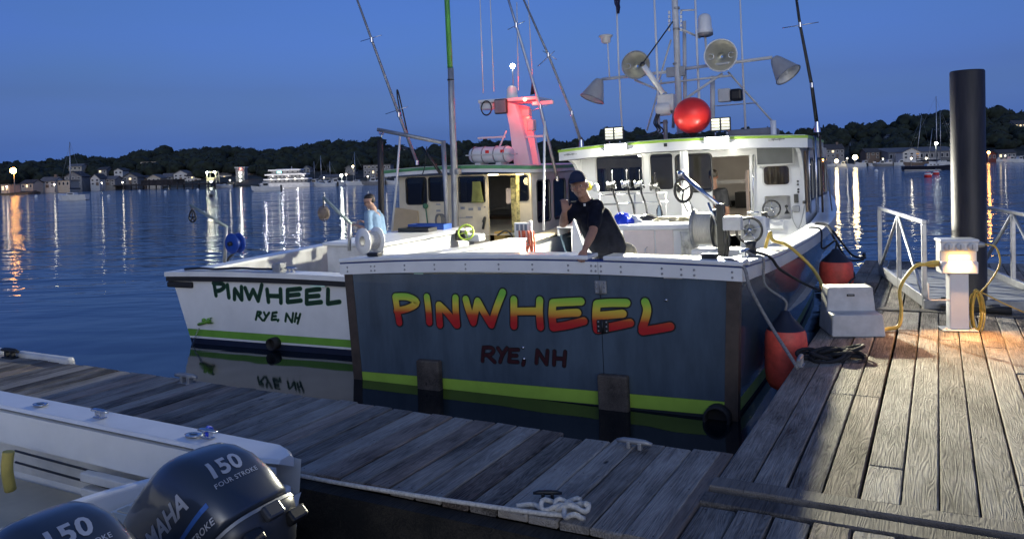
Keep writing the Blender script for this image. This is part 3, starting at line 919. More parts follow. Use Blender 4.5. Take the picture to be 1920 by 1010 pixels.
# ---------------------------------------------------------------- deckhouse
YB, YR = 7.0, 6.4
WT = .06
def ax2(px, py, y=YB):
    p = t1(px, py, y); return (p.x, p.z)
def prect(x0, y0, x1, y1, r=.06, y=YB):
    a = ax2(x0, y1, y); c = ax2(x1, y0, y)
    zlo = (ax2(x0, y1, y)[1] + ax2(x1, y1, y)[1]) / 2; zhi = (ax2(x0, y0, y)[1] + ax2(x1, y0, y)[1]) / 2
    return (a[0], zlo, c[0], zhi, r)
wins = [prect(1120, 292, 1204, 359), prect(1221, 288, 1261, 356), prect(1270, 290, 1333, 359), prect(1432, 311, 1480, 347, .07)]
dr = prect(1341, 283, 1404, 500, .03); dr = (dr[0], dr[1], dr[2], min(2.47, dr[3]), dr[4])
WL, WR = ax2(1087, 350)[0], 2.06
door = [(dr[0], .47), (dr[2], .47), (dr[2], dr[3]), (dr[0], dr[3])]
rec = prect(1435, 367, 1482, 411, .03)
PLM = TRS((0, YB + WT, 0), rx=rad(90))
for outer, holes in (([(WL, .46), (dr[0], .46), (dr[0], 2.60), (WL, 2.60)], [rrect(*w) for w in wins[:3]]), ([(dr[2], .46), (WR, .46), (WR, 2.60), (dr[2], 2.60)], [rrect(*wins[3]), rrect(*rec)]), ([(dr[0], dr[3]), (dr[2], dr[3]), (dr[2], 2.60), (dr[0], 2.60)], [])):
    b = MB(); b.plate(outer, holes, PLM, WT); b.build('aft_bulkhead', M_white, boat)
def window_part(parent, w, y, mf, mp, fr=.025, M=None, proud=.012):
    T = M if M is not None else TRS((0, y, 0), rx=rad(90))
    x0, z0, x1, z1, r = w
    f = MB(); f.plate(rrect(x0 - fr, z0 - fr, x1 + fr, z1 + fr, r + fr), [rrect(x0 + .006, z0 + .006, x1 - .006, z1 - .006, max(.01, r - .006))], T, proud); o = f.build('window', mf, parent)
    g = MB(); g.plate(rrect(x0 - .004, z0 - .004, x1 + .004, z1 + .004, r), [], T @ Matrix.Translation((0, 0, -.02)), .006); g.build('pane', mp, o)
    return o
M_pane1 = glass('clear_cabin_glass', (.85, .88, .88), .72)
for i, w in enumerate(wins): window_part(boat, w, YB - .001, M_white2 if i != 2 else M_black, M_pane1, .022)
# recess box behind the helm opening
b = MB(); x0, z0, x1, z1, _ = rec
b.add([(x0, YB + .05, z0), (x1, YB + .05, z0), (x1, YB + .05, z1), (x0, YB + .05, z1), (x0, YB + .2, z0), (x1, YB + .2, z0), (x1, YB + .2, z1), (x0, YB + .2, z1)], [(4, 5, 6, 7), (0, 1, 5, 4), (2, 3, 7, 6), (1, 2, 6, 5), (3, 0, 4, 7)]); b.build('helm_recess', M_white2, boat)
b = MB(); b.bbox((x0, YB - .05, z0 - .17), (x1 - .12, YB - .001, z0 - .02), .02); b.build('helm_shelf', M_white, boat)
# cabin sides, front, interior
sidew = [(y0, 1.62, y0 + 1.05, 2.36, .08) for y0 in (7.35, 8.65, 9.9)]
for sg in (1, -1):
    xx = WR if sg > 0 else WL
    T = Matrix(((0, 0, 1, xx - WT * sg if sg > 0 else xx), (1, 0, 0, 0), (0, 1, 0, 0), (0, 0, 0, 1)))
    b = MB(); b.plate([(YB + WT, .46), (11.2, 1.2), (11.2, 2.58), (YB + WT, 2.58)], [rrect(*w) for w in sidew], T, WT); b.build('cabin_side', M_white, boat)
    for w in sidew: window_part(boat, w, 0, M_black, M_pane, .02, M=Matrix(((0, 0, 1, xx + (.001 if sg > 0 else -.013)), (1, 0, 0, 0), (0, 1, 0, 0), (0, 0, 0, 1))))
b = MB(); b.box((WL, 11.2, 1.2), (WR, 11.26, 2.58)); b.build('cabin_front', M_white, boat)
M_inner = mat('cabin_lining', (.36, .32, .27), .6, var=.15)
M_cab = mat('cabin_cabinet', (.10, .07, .05), .4, var=.15)
b = MB(); b.box((WL + .07, 7.9, .5), (WL + 1.3, 9.6, 1.45)); b.box((dr[2] + .02, 7.6, .5), (WR - .08, 9.8, 1.35)); b.build('cabin_settee', M_cab, boat)
b = MB(); b.box((dr[0] - .3, 10.6, .5), (WR - .1, 11.1, 1.7)); b.box((WL + .1, 10.7, .5), (dr[0] - .4, 11.1, 1.5)); b.build('helm_console', M_black, boat)
b = MB(); b.box((WL, 7.06, .46), (WR, 11.2, .48)); b.build('cabin_sole', M_cab, boat)
b = MB(); b.box((WL + .02, 7.06, 2.56), (WR - .02, 11.2, 2.575)); b.build('headliner', M_inner, boat)
p0, p1 = ax2(1397, 322, 8.2), ax2(1403, 415, 8.2)
b = MB(); b.box((p0[0], 8.2, .9), (p1[0] + .03, 8.26, 2.2)); b.build('locker_edge', M_pink, boat)
b = MB(); b.box((ax2(1342, 320, 8.4)[0], 8.35, 1.95), (ax2(1400, 320, 8.4)[0], 8.6, 2.02)); b.build('overhead_shelf', M_white2, boat)
M_redled = glow('red_led', (1, .05, .03), 6)
p = t1(1409, 331, 7.3); b = MB(); b.box((p.x - .02, 7.5, p.z - .5), (p.x + .05, 7.6, p.z + .18)); o = b.build('switch_panel', M_black, boat)
b = MB()
for k in range(3): b.cbox((p.x + .01, 7.495, p.z + .1 - k * .07), (.02, .006, .02))
b.build('indicator_light', M_redled, o)
M_curtain = mat('beige_curtain', (.58, .45, .35), .6, var=.12, vscale=5)
b = MB(); w = wins[3]; nn = 24
R = [[(w[0] - .1 + (w[2] - w[0] + .2) * i / nn, 7.35 + .05 * math.sin(i * 1.7), z) for z in (w[1] - .1, w[3] + .15)] for i in range(nn + 1)]
b.add([p for r in R for p in r], [(2 * i, 2 * i + 2, 2 * i + 3, 2 * i + 1) for i in range(nn)], True); b.build('curtain', M_curtain, boat)
li = bpy.data.lights.new('cabin_lamp', 'POINT'); li.energy = 34; li.color = (1, .82, .62); li.shadow_soft_size = .12
lo = bpy.data.objects.new('cabin_lamp', li); link(lo, boat); lo.location = (1.6, 8.6, 2.35)
# roof with lime edge
def roof(parent, hw, y0, y1, zb, th, camber, m_top, m_edge, m_under, edge=.045, nose=.0):
    def ring(y, hw_, zb_, zt_):
        n = 12; top, bot = [], []
        for i in range(n + 1):
            x = -hw_ + 2 * hw_ * i / n; c = camber * (1 - (x / hw) ** 2)
            top.append((x, y, zt_ + c)); bot.append((x, y, zb_ + c))
        return bot + top[::-1]
    b = MB(); b.loft([ring(y0, hw, zb, zb + th - edge), ring(y0 + .6, hw, zb, zb + th - edge), ring(y1, hw * .9, zb, zb + th - edge)], smooth=False); b.build('roof', m_under, parent)
    b = MB(); b.loft([ring(y0 - .012, hw + .012, zb + th - edge + .001, zb + th), ring(y0 + .6, hw + .012, zb + th - edge + .001, zb + th), ring(y1 + .01, hw * .9 + .012, zb + th - edge + .001, zb + th)], smooth=False); b.build('roof_edge', m_edge, parent)
    b = MB(); b.loft([ring(y0 + .04, hw - .04, zb + th + .001, zb + th + .012), ring(y0 + .6, hw - .04, zb + th + .001, zb + th + .012), ring(y1 - .04, hw * .9 - .04, zb + th + .001, zb + th + .012)], smooth=False); b.build('roof_top', m_top, parent)
roof(boat, 2.20, YR, 11.5, 2.54, .20, .07, M_white, M_lime, M_white)
# curved overhang brackets
for px in (1, -1):
    xx = WL + .0 if px < 0 else WR - .06
    pts = [(YB, 2.0), (YB - .08, 2.25), (YB - .30, 2.46), (YR + .06, 2.54), (YB, 2.54)]
    T = Matrix(((0, 0, 1, xx), (1, 0, 0, 0), (0, 1, 0, 0), (0, 0, 0, 1)))
    b = MB(); b.plate(pts, [], T, .06); b.build('roof_bracket', M_white, boat)
# flood lights under the roof edge, lit
M_flood = glow('lit_flood_lens', (1, .97, .80), 45)
for px, py in ((1156, 276), (1345, 263)):
    p = t1(px, py, YR)
    b = MB(); b.bbox((p.x - .22, YR - .065, p.z - .062), (p.x + .22, YR - .004, p.z + .062), .012); o = b.build('flood_light', M_white2, boat)
    b = MB(); b.bbox((p.x - .20, YR - .072, p.z - .05), (p.x + .20, YR - .0655, p.z + .05), .003); b.build('flood_lens', M_flood, o)  # lens made larger so its glow stands for the glare as well
    fl = bpy.data.lights.new('deck_flood', 'SPOT'); fl.spot_size = rad(150); fl.spot_blend = .5; fl.energy = 2000; fl.color = (1, .96, .80); fl.shadow_soft_size = .06
    lo = bpy.data.objects.new('deck_flood', fl); link(lo, o); lo.location = (p.x, YR - .16, p.z - .10); lo.rotation_euler = (rad(-42), 0, 0)
    fs_ = bpy.data.lights.new('flood_spill', 'POINT'); fs_.energy = 30; fs_.color = (1, .96, .80); fs_.shadow_soft_size = .06
    lo = bpy.data.objects.new('flood_spill', fs_); link(lo, o); lo.location = (p.x, YR - .18, p.z - .12)
# LED panels on the roof
M_led = mat('pale_led_panel', (.75, .75, .62), .3, emit=(1, .98, .78), est=.6)
for (x0, y0, x1, y1) in ((1134, 237, 1168, 264), (1333, 219, 1369, 247)):
    a, c = t1(x0, y1, YR + .12), t1(x1, y0, YR + .12)
    b = MB(); b.bbox((a.x, YR + .12, a.z), (c.x, YR + .18, c.z), .01); o = b.build('led_panel', M_black, boat)
    for k in (0, 1):
        xa = a.x + .015 + k * (c.x - a.x) / 2; xb = xa + (c.x - a.x) / 2 - .03
        for j in range(4):
            za = a.z + .02 + j * (c.z - a.z - .03) / 4
            b = MB(); b.bbox((xa, YR + .112, za), (xb, YR + .119, za + (c.z - a.z - .03) / 4 - .008), .002); b.build('led_bar', M_led, o)
    b = MB(); b.tube([((a.x + c.x) / 2 - .1, YR + .15, a.z), ((a.x + c.x) / 2 - .1, YR + .15, a.z - .08)], .012); b.tube([((a.x + c.x) / 2 + .1, YR + .15, a.z), ((a.x + c.x) / 2 + .1, YR + .15, a.z - .08)], .012); b.build('bracket', M_steel, o)
PANEL_W = (400, 7800)
for k, px in enumerate((1151, 1351)):
    p = t1(px, 236, YR + .1)
    fl = bpy.data.lights.new('panel_beam', 'SPOT'); fl.energy = PANEL_W[k]; fl.color = (1, .94, .66); fl.spot_size = rad(42); fl.spot_blend = .65; fl.shadow_soft_size = .10
    lo = bpy.data.objects.new('panel_beam', fl); link(lo, boat); lo.location = (p.x, YR + .05, p.z); lo.rotation_euler = (rad(-80.5), 0, rad(18.5))
# emblem bolts and small black vent on fascia
p = t1(1248, 272, YR); b = MB(); b.bbox((p.x - .03, YR - .02, p.z - .03), (p.x + .03, YR - .002, p.z + .03), .006); b.build('camera', M_black, boat)
for px, py in ((1070, 290), (1456, 262)):
    p = t1(px, py, YR); b = MB()
    b.tube([(p.x - .13, YR - .012, p.z - .005), (p.x + .13, YR - .012, p.z + .005)], .006, 6)
    for d in (-.05, .05): b.tube([(p.x + d, YR - .012, p.z + .02), (p.x + d, YR - .012, p.z - .02)], .006, 6); b.bbox((p.x + d - .03, YR - .014, p.z + .012), (p.x + d + .03, YR - .004, p.z + .02), .002)
    b.build('fascia_emblem', M_dullalu, boat)
# television
a, c = t1(1420, 309, YB - .12), t1(1485, 272, YB - .12)
b = MB(); b.bbox((a.x - .02, YB - .12, a.z - .03), (c.x + .02, YB - .05, c.z + .02), .01); o = b.build('monitor', M_white2, boat)
b = MB(); b.bbox((a.x, YB - .126, a.z), (c.x, YB - .1205, c.z), .003); b.build('screen', mat('dull_screen', (.06, .065, .07), .35), o)
b = MB(); b.box((a.x + .2, YB - .05, a.z + .1), (c.x - .2, YB - .001, c.z - .1)); b.build('bracket', M_black, o)
# ---------------------------------------------------------------- deck gear of the slate blue boat
def wheel(parent, p, r, d, mrim, mhub, name='steering_wheel', spokes=5, rim=.016):
    M = aim(p, d)
    b = MB()
    b.tube([M @ V((r * math.cos(a), r * math.sin(a), .02)) for a in [i / 28 * 2 * math.pi for i in range(29)]], rim, 8, caps=False)
    o = b.build(name, mrim, parent)
    b = MB(); b.lathe([(.001, .03), (.03, .025), (.035, 0), (.02, -.06)], 14, M)
    for k in range(spokes):
        a = k / spokes * 2 * math.pi + .3
        b.tube([M @ V((.03 * math.cos(a), .03 * math.sin(a), .01)), M @ V((r * math.cos(a), r * math.sin(a), .02))], .009, 6)
    b.build('spokes', mhub, o)
    return o
# helm on the bulkhead
p = t1(1447, 392, YB - .06); wheel(boat, p, .145, (0, -1, .25), M_black, M_steel)
p = t1(1475, 390, YB - .01); b = MB(); b.tube([(p.x, YB + .05, p.z - .06), (p.x, YB - .02, p.z)], .01); b.sphere((p.x, YB - .03, p.z + .03), .028); b.lathe([(.05, 0), (.03, .03), (.012, .06)], 10, TRS((p.x, YB + .02, p.z - .1))); b.build('throttle_lever', M_black, boat)
for px, py, w_, h_ in ((1493, 372, .07, .15), (1508, 379, .05, .05)):
    p = t1(px, py, YB - .02); b = MB(); b.bbox((p.x - w_ / 2, YB - .05, p.z - h_ / 2), (p.x + w_ / 2, YB - .002, p.z + h_ / 2), .008); b.build('control_box', M_black, boat)
for px, py in ((1496, 340), (1496, 346), (1497, 355), (1497, 360)):
    p = t1(px, py, YB); b = MB(); b.lathe([(.018, 0), (.018, .015), (.001, .02)], 10, TRS((p.x, YB - .001, p.z), rx=rad(90))); b.build('switch_knob', M_black, boat)
p = t1(1493, 391, YB - .03); b = MB(); b.bbox((p.x - .06, YB - .07, p.z - .06), (p.x + .06, YB - .01, p.z + .05), .02); b.build('handheld_radio', M_dullalu, boat)
b = MB(); q = [t1(x, y, YB - .03) for x, y in ((1488, 388), (1485, 400), (1488, 415), (1496, 428), (1501, 420), (1506, 400), (1508, 385))]; b.tube(spline(q, 5), .008, 6); b.build('coiled_cord', M_dullalu, boat)
# post under the roof, handrail, small fittings on bulkhead
b = MB(); p = t1(1284, 330, YR + .15); b.lathe([(.075, .46), (.075, 2.60)], 20, TRS((p.x, YR + .15, 0))); b.build('roof_post', M_white, boat)
for x0, x1, yy in ((1405, 1405, 0),):
    b = MB(); b.tube([t1(1412, 290, YB - .05), t1(1412, 420, YB - .05)], .014, 8); b.build('grab_rail', M_steel, boat)
# stainless pipes at the starboard corner of the deckhouse
for dx, r in ((.06, .02), (.16, .028), (.24, .018)):
    b = MB(); b.tube([(WR + dx, YB + .15 + dx, 1.42), (WR + dx, YB + .15 + dx, 2.75)], r, 10); b.build('side_pipe', M_steel if dx < .2 else M_brown, boat)
b = MB(); b.bbox((WR + .01, YB + .02, 1.45), (WR + .05, YB + .28, 2.5), .01); b.build('corner_trim', M_cab, boat)

# rod rack with rods and reels
rack_y = 6.35
b = MB(); b.tube([t1(1122, 384, rack_y), t1(1252, 378, rack_y)], .016, 8); b.tube([t1(1122, 366, rack_y), t1(1250, 361, rack_y)], .014, 8)
for px in (1125, 1190, 1248): b.tube([t1(px, 362, rack_y), t1(px, 384, rack_y), (t1(px, 384, rack_y).x, rack_y, .46)], .014, 8)
b.build('rod_rack', M_alu, boat)
for k, (px, py, mt) in enumerate(((1146, 347, M_black), (1174, 345, M_steel), (1198, 345, M_steel), (1227, 350, M_black))):
    p = t1(px, py, rack_y - .06)
    L = B1.wor(p)
    rod = thing('fishing_rod', ['black reel fishing rod in the rack, nearest the man in the cap', 'silver reel fishing rod in the rack, second from the left', 'silver reel fishing rod in the rack, third from the left', 'black reel fishing rod in the rack, nearest the white roof post'][k], 'fishing rod', M=B1.M @ Matrix.Translation(p), group='rods racked behind the deckhouse')
    b = MB(); b.lathe([(.055, -.075), (.075, -.07), (.075, -.06), (.05, -.058), (.05, .058), (.075, .06), (.075, .07), (.055, .075)], 18, TRS((0, 0, 0), ry=rad(90))); o = b.build('reel', mt, rod)
    b = MB(); b.lathe([(.049, -.055), (.049, .055)], 16, TRS((0, 0, 0), ry=rad(90))); b.build('line_spool', M_black if mt is M_steel else M_dullalu, o)
    b = MB(); b.tube([(.08, 0, 0), (.10, -.03, -.05)], .008, 6); b.sphere((.105, -.035, -.06), .018); b.build('crank', M_black, o)
    b = MB(); b.tube(spline([(.0, .07, .26), (0, .07, .0), (.03, .05, -.18), (.10, .03, -.38), (.13, .02, -.62)], 4), [.012] * 6 + [.018] * 11, 8); b.build('butt', M_black, rod)
# small items on the rack: yellow float, white float
tag(MB().sphere(B1.wor(t1(1104, 349, 5.2)), .075).build('yellow_float', mat('yellow_float_plastic', (.75, .62, .05), .4)), 'small yellow float behind the man in the cap', 'float')
tag(MB().sphere(B1.wor(t1(1117, 352, 5.25)), .07).build('white_float', M_white), 'small white float beside the yellow float', 'float')

# tall white bait station
YF = 4.0
fa, fc = t1(1166, 421, YF), t1(1291, 421, YF)
ztop = (fa.z + fc.z) / 2
bs_ = thing('bait_station', 'white bait station with blush door in the middle of the cockpit', 'bait station', M=B1.M)
b = MB(); b.bbox((fa.x, YF, .46), (fc.x, YF + 1.9, ztop - .08), .02); b.build('cabinet', M_white, bs_)
b = MB(); b.bbox((fa.x - .06, YF - .05, ztop - .08), (fc.x + .06, YF + 1.96, ztop), .025); b.build('top', M_white, bs_)
da, dc = t1(1172, 490, YF), t1(1262, 424, YF)
b = MB(); b.bbox((da.x, YF - .02, .6), (da.x + (dc.x - da.x) * .62, YF - .001, dc.z), .008); b.build('door', M_pink, bs_)
b = MB(); b.bbox((da.x + (dc.x - da.x) * .65, YF - .02, .6), (dc.x, YF - .001, dc.z), .008); b.build('door', M_pink, bs_)
b = MB(); hx = da.x + (dc.x - da.x) * .45; b.tube([(hx, YF - .022, 1.0), (hx, YF - .06, 1.02), (hx, YF - .06, 1.14), (hx + .02, YF - .022, 1.17)], .008, 6); b.build('handle', M_steel, bs_)
# things lying on it
def cloth_heap(name, label, cat, c, rx, ry, h, mt, seed=1, n=26):
    rnd = random.Random(seed)
    ph = [(rnd.uniform(0, 6.28), rnd.uniform(0, 6.28)) for _ in range(4)]
    b = MB(); vs, fs = [], []
    for j in range(9):
        e = math.pi / 2 * j / 8
        for i in range(n):
            a = 2 * math.pi * i / n
            k = 1 + .16 * math.sin(3 * a + ph[0][0] + j * .3) + .1 * math.sin(7 * a + ph[1][0] - j * .4)
            zz = h * math.sin(e) * (1 + .22 * math.sin(4 * a + ph[2][0]) * math.cos(e) + .15 * math.sin(5 * a + j))
            vs.append(V(c) + V((rx * k * math.cos(e) * math.cos(a), ry * k * math.cos(e) * math.sin(a), zz)))
    for j in range(8):
        for i in range(n): fs.append((j * n + i, j * n + (i + 1) % n, (j + 1) * n + (i + 1) % n, (j + 1) * n + i))
    b.add(vs, fs, True)
    o = b.build(name, mt); o.matrix_world = B1.M
    return tag(o, label, cat)
M_bluebag = mat('blue_plastic_bag', (.015, .05, .55), .3, var=.1)
p = t1(1163, 413, YF + .25); cloth_heap('blue_bag', 'bright blue plastic bag on the bait station top', 'bag', (p.x, YF + .3, ztop), .17, .16, .15, M_bluebag, 2)
p = t1(1190, 410, YF + .5); cloth_heap('white_bag', 'crumpled white plastic bag beside the blue bag', 'bag', (p.x, YF + .42, ztop), .12, .10, .11, M_white, 3)
p = t1(1208, 402, YF + 1.0); cloth_heap('black_glove_pile', 'dark pile of gloves on the bait station behind the bags', 'gloves', (p.x, YF + 1.0, ztop), .27, .12, .09, M_black, 4)
p = t1(1236, 398, YF + 1.1); b = MB(); b.lathe([(.04, 0), (.045, .02), (.045, .16), (.018, .2), (.018, .23), (.001, .23)], 14, TRS((p.x, YF + 1.1, ztop))); o = b.build('water_bottle', glass('bottle_plastic', (.8, .9, 1), .8)); o.matrix_world = B1.M; tag(o, 'clear water bottle standing on the bait station', 'bottle')
b = MB(); rnd = random.Random(5)
c = t1(1285, 405, YF + .7)
for q in range(12):
    cc = V((c.x - .12 + rnd.uniform(-.22, .22), YF + .7 + rnd.uniform(-.15, .15), ztop + rnd.uniform(.012, .06))); r_ = rnd.uniform(.05, .12)
    b.tube([cc + V((r_ * 1.4 * math.cos(i / 12 * 6.28), r_ * math.sin(i / 12 * 6.28), .012 * math.sin(i + q))) for i in range(13)], .010, 6)
o = b.build('rope_coil', mat('straw_rope', (.62, .56, .38), .85, var=.15, vscale=40)); o.matrix_world = B1.M; tag(o, 'straw coloured rope coil on the bait station beside the line drum', 'rope')
# crumpled clear plastic sheet on the side of the station
M_sheet = mat('milky_plastic_sheet', (.55, .55, .50), .25, var=.25, vscale=9, bump=.02, bscale=9)
b = MB(); n1, n2 = 10, 12; vs = []
pa = t1(1277, 425, YF - .06); pb = t1(1303, 425, YF - .06)
for j in range(n2 + 1):
    for i in range(n1 + 1):
        x = pa.x + (pb.x - pa.x) * i / n1 + .05 * j / n2 - .02
        vs.append((x, YF - .07 - .05 * noise.noise(V((i * .5, j * .4, 2))) - .06 * j / n2 * (i / n1), ztop - .1 - (ztop - .6) * j / n2))
b.add(vs, [(j * (n1 + 1) + i, j * (n1 + 1) + i + 1, (j + 1) * (n1 + 1) + i + 1, (j + 1) * (n1 + 1) + i) for j in range(n2) for i in range(n1)], True)
o = b.build('plastic_sheet', M_sheet); o.matrix_world = B1.M; tag(o, 'crumpled milky plastic sheet hanging on the bait station corner', 'sheet')

# line drum with flanges
YD = 3.3
a, c = t1(1303, 428, YD), t1(1342, 428, YD)
dm = thing('line_drum', 'pale line drum with dark flanges beside the bait station', 'line drum', M=B1.M)
b = MB(); b.lathe([(.215, 0), (.215, c.x - a.x)], 26, TRS(a, ry=rad(90))); b.build('wound_line', mat('wound_line', (.58, .56, .48), .4, var=.15, vscale=50, stretch=(4, .2, .2)), dm)
for xx in (a.x, c.x):
    b = MB(); b.lathe([(.02, -.02), (.255, -.02), (.262, 0), (.255, .02), (.02, .02)], 28, TRS((xx, YD, a.z), ry=rad(90))); b.build('flange', M_dullalu if xx == a.x else M_black, dm)
b = MB(); b.bbox((a.x - .02, YD - .2, .46), (c.x + .4, YD + .25, a.z - .27), .02); b.build('stand', M_white, dm)
# davit post, arm and block
YV = 2.9
pt = t1(1350, 382, YV)
dv = thing('davit', 'black davit post with silver arm and hanging black block', 'davit', M=B1.M)
b = MB(); b.bbox((pt.x - .045, YV - .045, .46), (pt.x + .045, YV + .045, pt.z), .01); b.build('post', M_black, dv)
tip = t1(1277, 326, YV + .3)
b = MB(); b.tube([pt + V((-.02, 0, -.02)), tip], .030, 10); b.build('arm', M_steel, dv)
b = MB(); b.sphere(tip, .05); b.build('knuckle', M_steel, dv); b = MB(); b.tube([pt + V((-.15, 0, .02)), pt + V((-.04, 0, -.3))], .016, 8); b.build('brace', M_steel, dv)
bk = t1(1281, 357, YV + .3)
b = MB(); b.tube([tip, bk + V((0, 0, .1))], .012, 6); b.build('shackle', M_steel, dv)
b = MB(); b.tube([bk + V((.115 * math.cos(k), 0, .155 * math.sin(k))) for k in [i / 20 * 6.2832 for i in range(21)]], .022, 8, caps=False); b.lathe([(.045, -.02), (.045, .02)], 12, TRS(bk, rx=rad(90)))
for k in range(3): q = k * 2.09 + .4; b.tube([bk, bk + V((.11 * math.cos(q), 0, .15 * math.sin(q)))], .014, 6)
b.build('block', M_black, dv)
b = MB(); b.tube([bk + V((-.01, 0, -.15)), t1(1290, 398, YV + .3)], .014, 6); b.tube([bk + V((.06, 0, -.1)), t1(1300, 395, YV + .3)], .014, 6); b.build('tackle_line', M_ropewhite, dv)
b = MB(); b.bbox(tuple(t1(1366, 432, YV + .0) + V((-.06, -.08, 0))), tuple(t1(1386, 405, YV) + V((.03, .1, 0))), .02); b.build('hauler_motor', M_white2, dv)
b = MB()
for k in (0, 1): b.tube(spline([t1(1360 + 5 * k, 425, YV - .06), t1(1362 + 5 * k, 455, YV - .06), t1(1357 + 5 * k, 485, YV - .06)], 5), .016, 8)
b.build('hydraulic_hose', M_black, dv)
# second helm pedestal with wheel
YH = 3.35
p = t1(1405, 432, YH)
hp = thing('helm_pedestal', 'white cockpit helm pedestal with black rimmed wheel by starboard rail', 'helm', M=B1.M)
b = MB(); b.loft([[(p.x - .2, YH + .08, .46), (p.x + .2, YH + .08, .46), (p.x + .2, YH + .5, .46), (p.x - .2, YH + .5, .46)], [(p.x - .12, YH + .1, p.z + .18), (p.x + .2, YH + .1, p.z + .18), (p.x + .2, YH + .42, p.z + .14), (p.x - .12, YH + .42, p.z + .14)]], smooth=False); bevelled(b.build('pedestal', M_white, hp), .03)
wheel(hp, p, .165, (0, -1, .2), M_black, M_steel)
b = MB(); b.lathe([(.08, 0), (.07, .14)], 14, TRS((p.x, YH + .02, p.z), rx=rad(-90))); b.build('hub_housing', M_dullalu, hp)
b = MB(); b.tube([(p.x - .05, YH + .2, p.z + .16), (p.x - .05, YH + .2, p.z + .22), (p.x + .1, YH + .2, p.z + .22)], .015, 6); b.build('lever', M_steel, hp)
b = MB(); b.cbox((p.x + .17, YH + .2, p.z + .19), (.07, .08, .07)); b.build('gauge', M_black, hp)
# blocks on the cap: black pad left, black pad right, cleat
for px, py in ((702, 484), (1331, 490)):
    p = t1(px, py, .1); b = MB(); b.bbox((p.x - .075, .06, 1.446 + arch(p.x)), (p.x + .075, .16, 1.49 + arch(p.x)), .008); b.build('rod_holder_cap', M_black, boat)
cl = t1(1414, 472, .95)
cleat('cap_cleat', None, (stasm(.95)[1] - .12, .95, stasm(.95)[2] + .17), rad(80), .26, M_steel, boat)
b = MB(); b.lathe([(.05, 0), (.07, .03), (.05, .1), (.065, .15), (.001, .16)], 14, TRS((stasm(1.25)[1] - .12, 1.25, stasm(1.25)[2] + .17))); b.build('bollard', M_black, boat)

# ---------------------------------------------------------------- mast and aerials on the deckhouse
YM = 7.6
ZR = 2.80
def m1(px, py, y=YM): return t1(px, py, y)
mast = thing('radar_mast', 'white lighting mast with crossarm on the slate blue boat roof', 'mast', M=B1.M)
b = MB(); top = m1(1262, -60); mid = m1(1268, 60); bot = m1(1275, 250)
b.tube([top, mid, m1(1271, 150), bot], .058, 14); b.build('pole', M_white2, mast)
b = MB(); b.tube([m1(1283, 40, YM + .25), m1(1285, 245, YM + .25)], .035, 10); b.build('rear_pole', M_white2, mast)
for py in (16, 55, 120): b = MB(); q = m1(1268, py); b.lathe([(.066, -.02), (.066, .02)], 14, TRS(q)); b.build('clamp', M_dullalu, mast)
for k in range(5):
    for sx in (-1, 1):
        q = m1(1266 + sx * 11, 24 + k * 8); b = MB(); b.bbox(tuple(q - V((.018, .03, .03))), tuple(q + V((.018, .03, .03))), .006); b.build('mast_lamp', M_white, mast)
la, lb = m1(1128, 149), m1(1448, 108)
b = MB(); b.tube([la, m1(1200, 141), m1(1275, 132)], .030, 8); b.tube([m1(1270, 131), lb], .030, 8); b.tube([m1(1236, 157), m1(1370, 142)], .02, 8); b.build('crossarm', M_white2, mast)
b = MB(); b.tube([m1(1190, 150), m1(1250, 175)], .022, 8); b.tube([m1(1355, 138), m1(1290, 182), m1(1268, 205)], .024, 8); b.tube([m1(1365, 135, YM + .3), m1(1450, 230, YM + .6)], .02, 8); b.tube([m1(1258, 75), m1(1236, 150)], .018, 8); b.tube([m1(1240, 150), m1(1213, 245)], .018, 8); b.build('strut', M_white2, mast)
b = MB(); b.tube([m1(1265, 180), m1(1262, 240)], .03); b.build('stub_pole', M_dullalu, mast); b = MB(); b.bbox(tuple(m1(1255, 140) - V((.05, .04, .05))), tuple(m1(1283, 130) + V((.02, .05, .06))), .01); b.build('bracket', M_dullalu, mast)
b = MB(); b.box(tuple(m1(1236, 232)), tuple(m1(1250, 228) + V((0, .1, 0)))); b.build('junction', M_black, mast)
# round work lamps and conical deck lamps
M_refl = mat('lamp_reflector', (.62, .60, .50), .28, .7, var=.1, vscale=3)
M_lampgrey = mat('grey_lamp_shell', (.36, .36, .36), .5, var=.08)
def reflector(px, py, r, d, y, rim):
    p = m1(px, py, y)
    q = aim(p, d)
    b = MB(); b.lathe([(.03, -r * .95), (.35 * r, -r * .85), (.7 * r, -r * .5), (.92 * r, -r * .15), (r, 0)], 28, q); o = b.build('work_lamp', M_lampgrey, mast)
    b = MB(); b.lathe([(.02, -r * .8), (.3 * r, -r * .74), (.65 * r, -r * .42), (.88 * r, -r * .1), (.97 * r, -.004)], 28, q); b.build('reflector', M_refl, o)
    b = MB(); b.tube([q @ V((r * math.cos(k), r * math.sin(k), 0)) for k in [i / 28 * 6.2832 for i in range(29)]], .014, 8, caps=False); b.build('rim', rim, o)
    b = MB(); b.lathe([(.001, -r * .25), (.06, -r * .3), (.08, -r * .5), (.05, -r * .75)], 14, q); b.build('bulb', M_paneclear, o)
    b = MB()
    for sx in (-1, 1): b.tube([q @ V((sx * .62 * r + .05 * math.cos(k), .05 * math.sin(k), -r * .3)) for k in [i / 12 * 6.2832 for i in range(13)]], .008, 6, caps=False)
    b.build('lens_clip', M_steel, o)
reflector(1192, 122, .262, (.15, -1, .0), YM - .15, M_dullalu)
reflector(1351, 104, .290, (.1, -1, -.02), YM - .15, M_white)
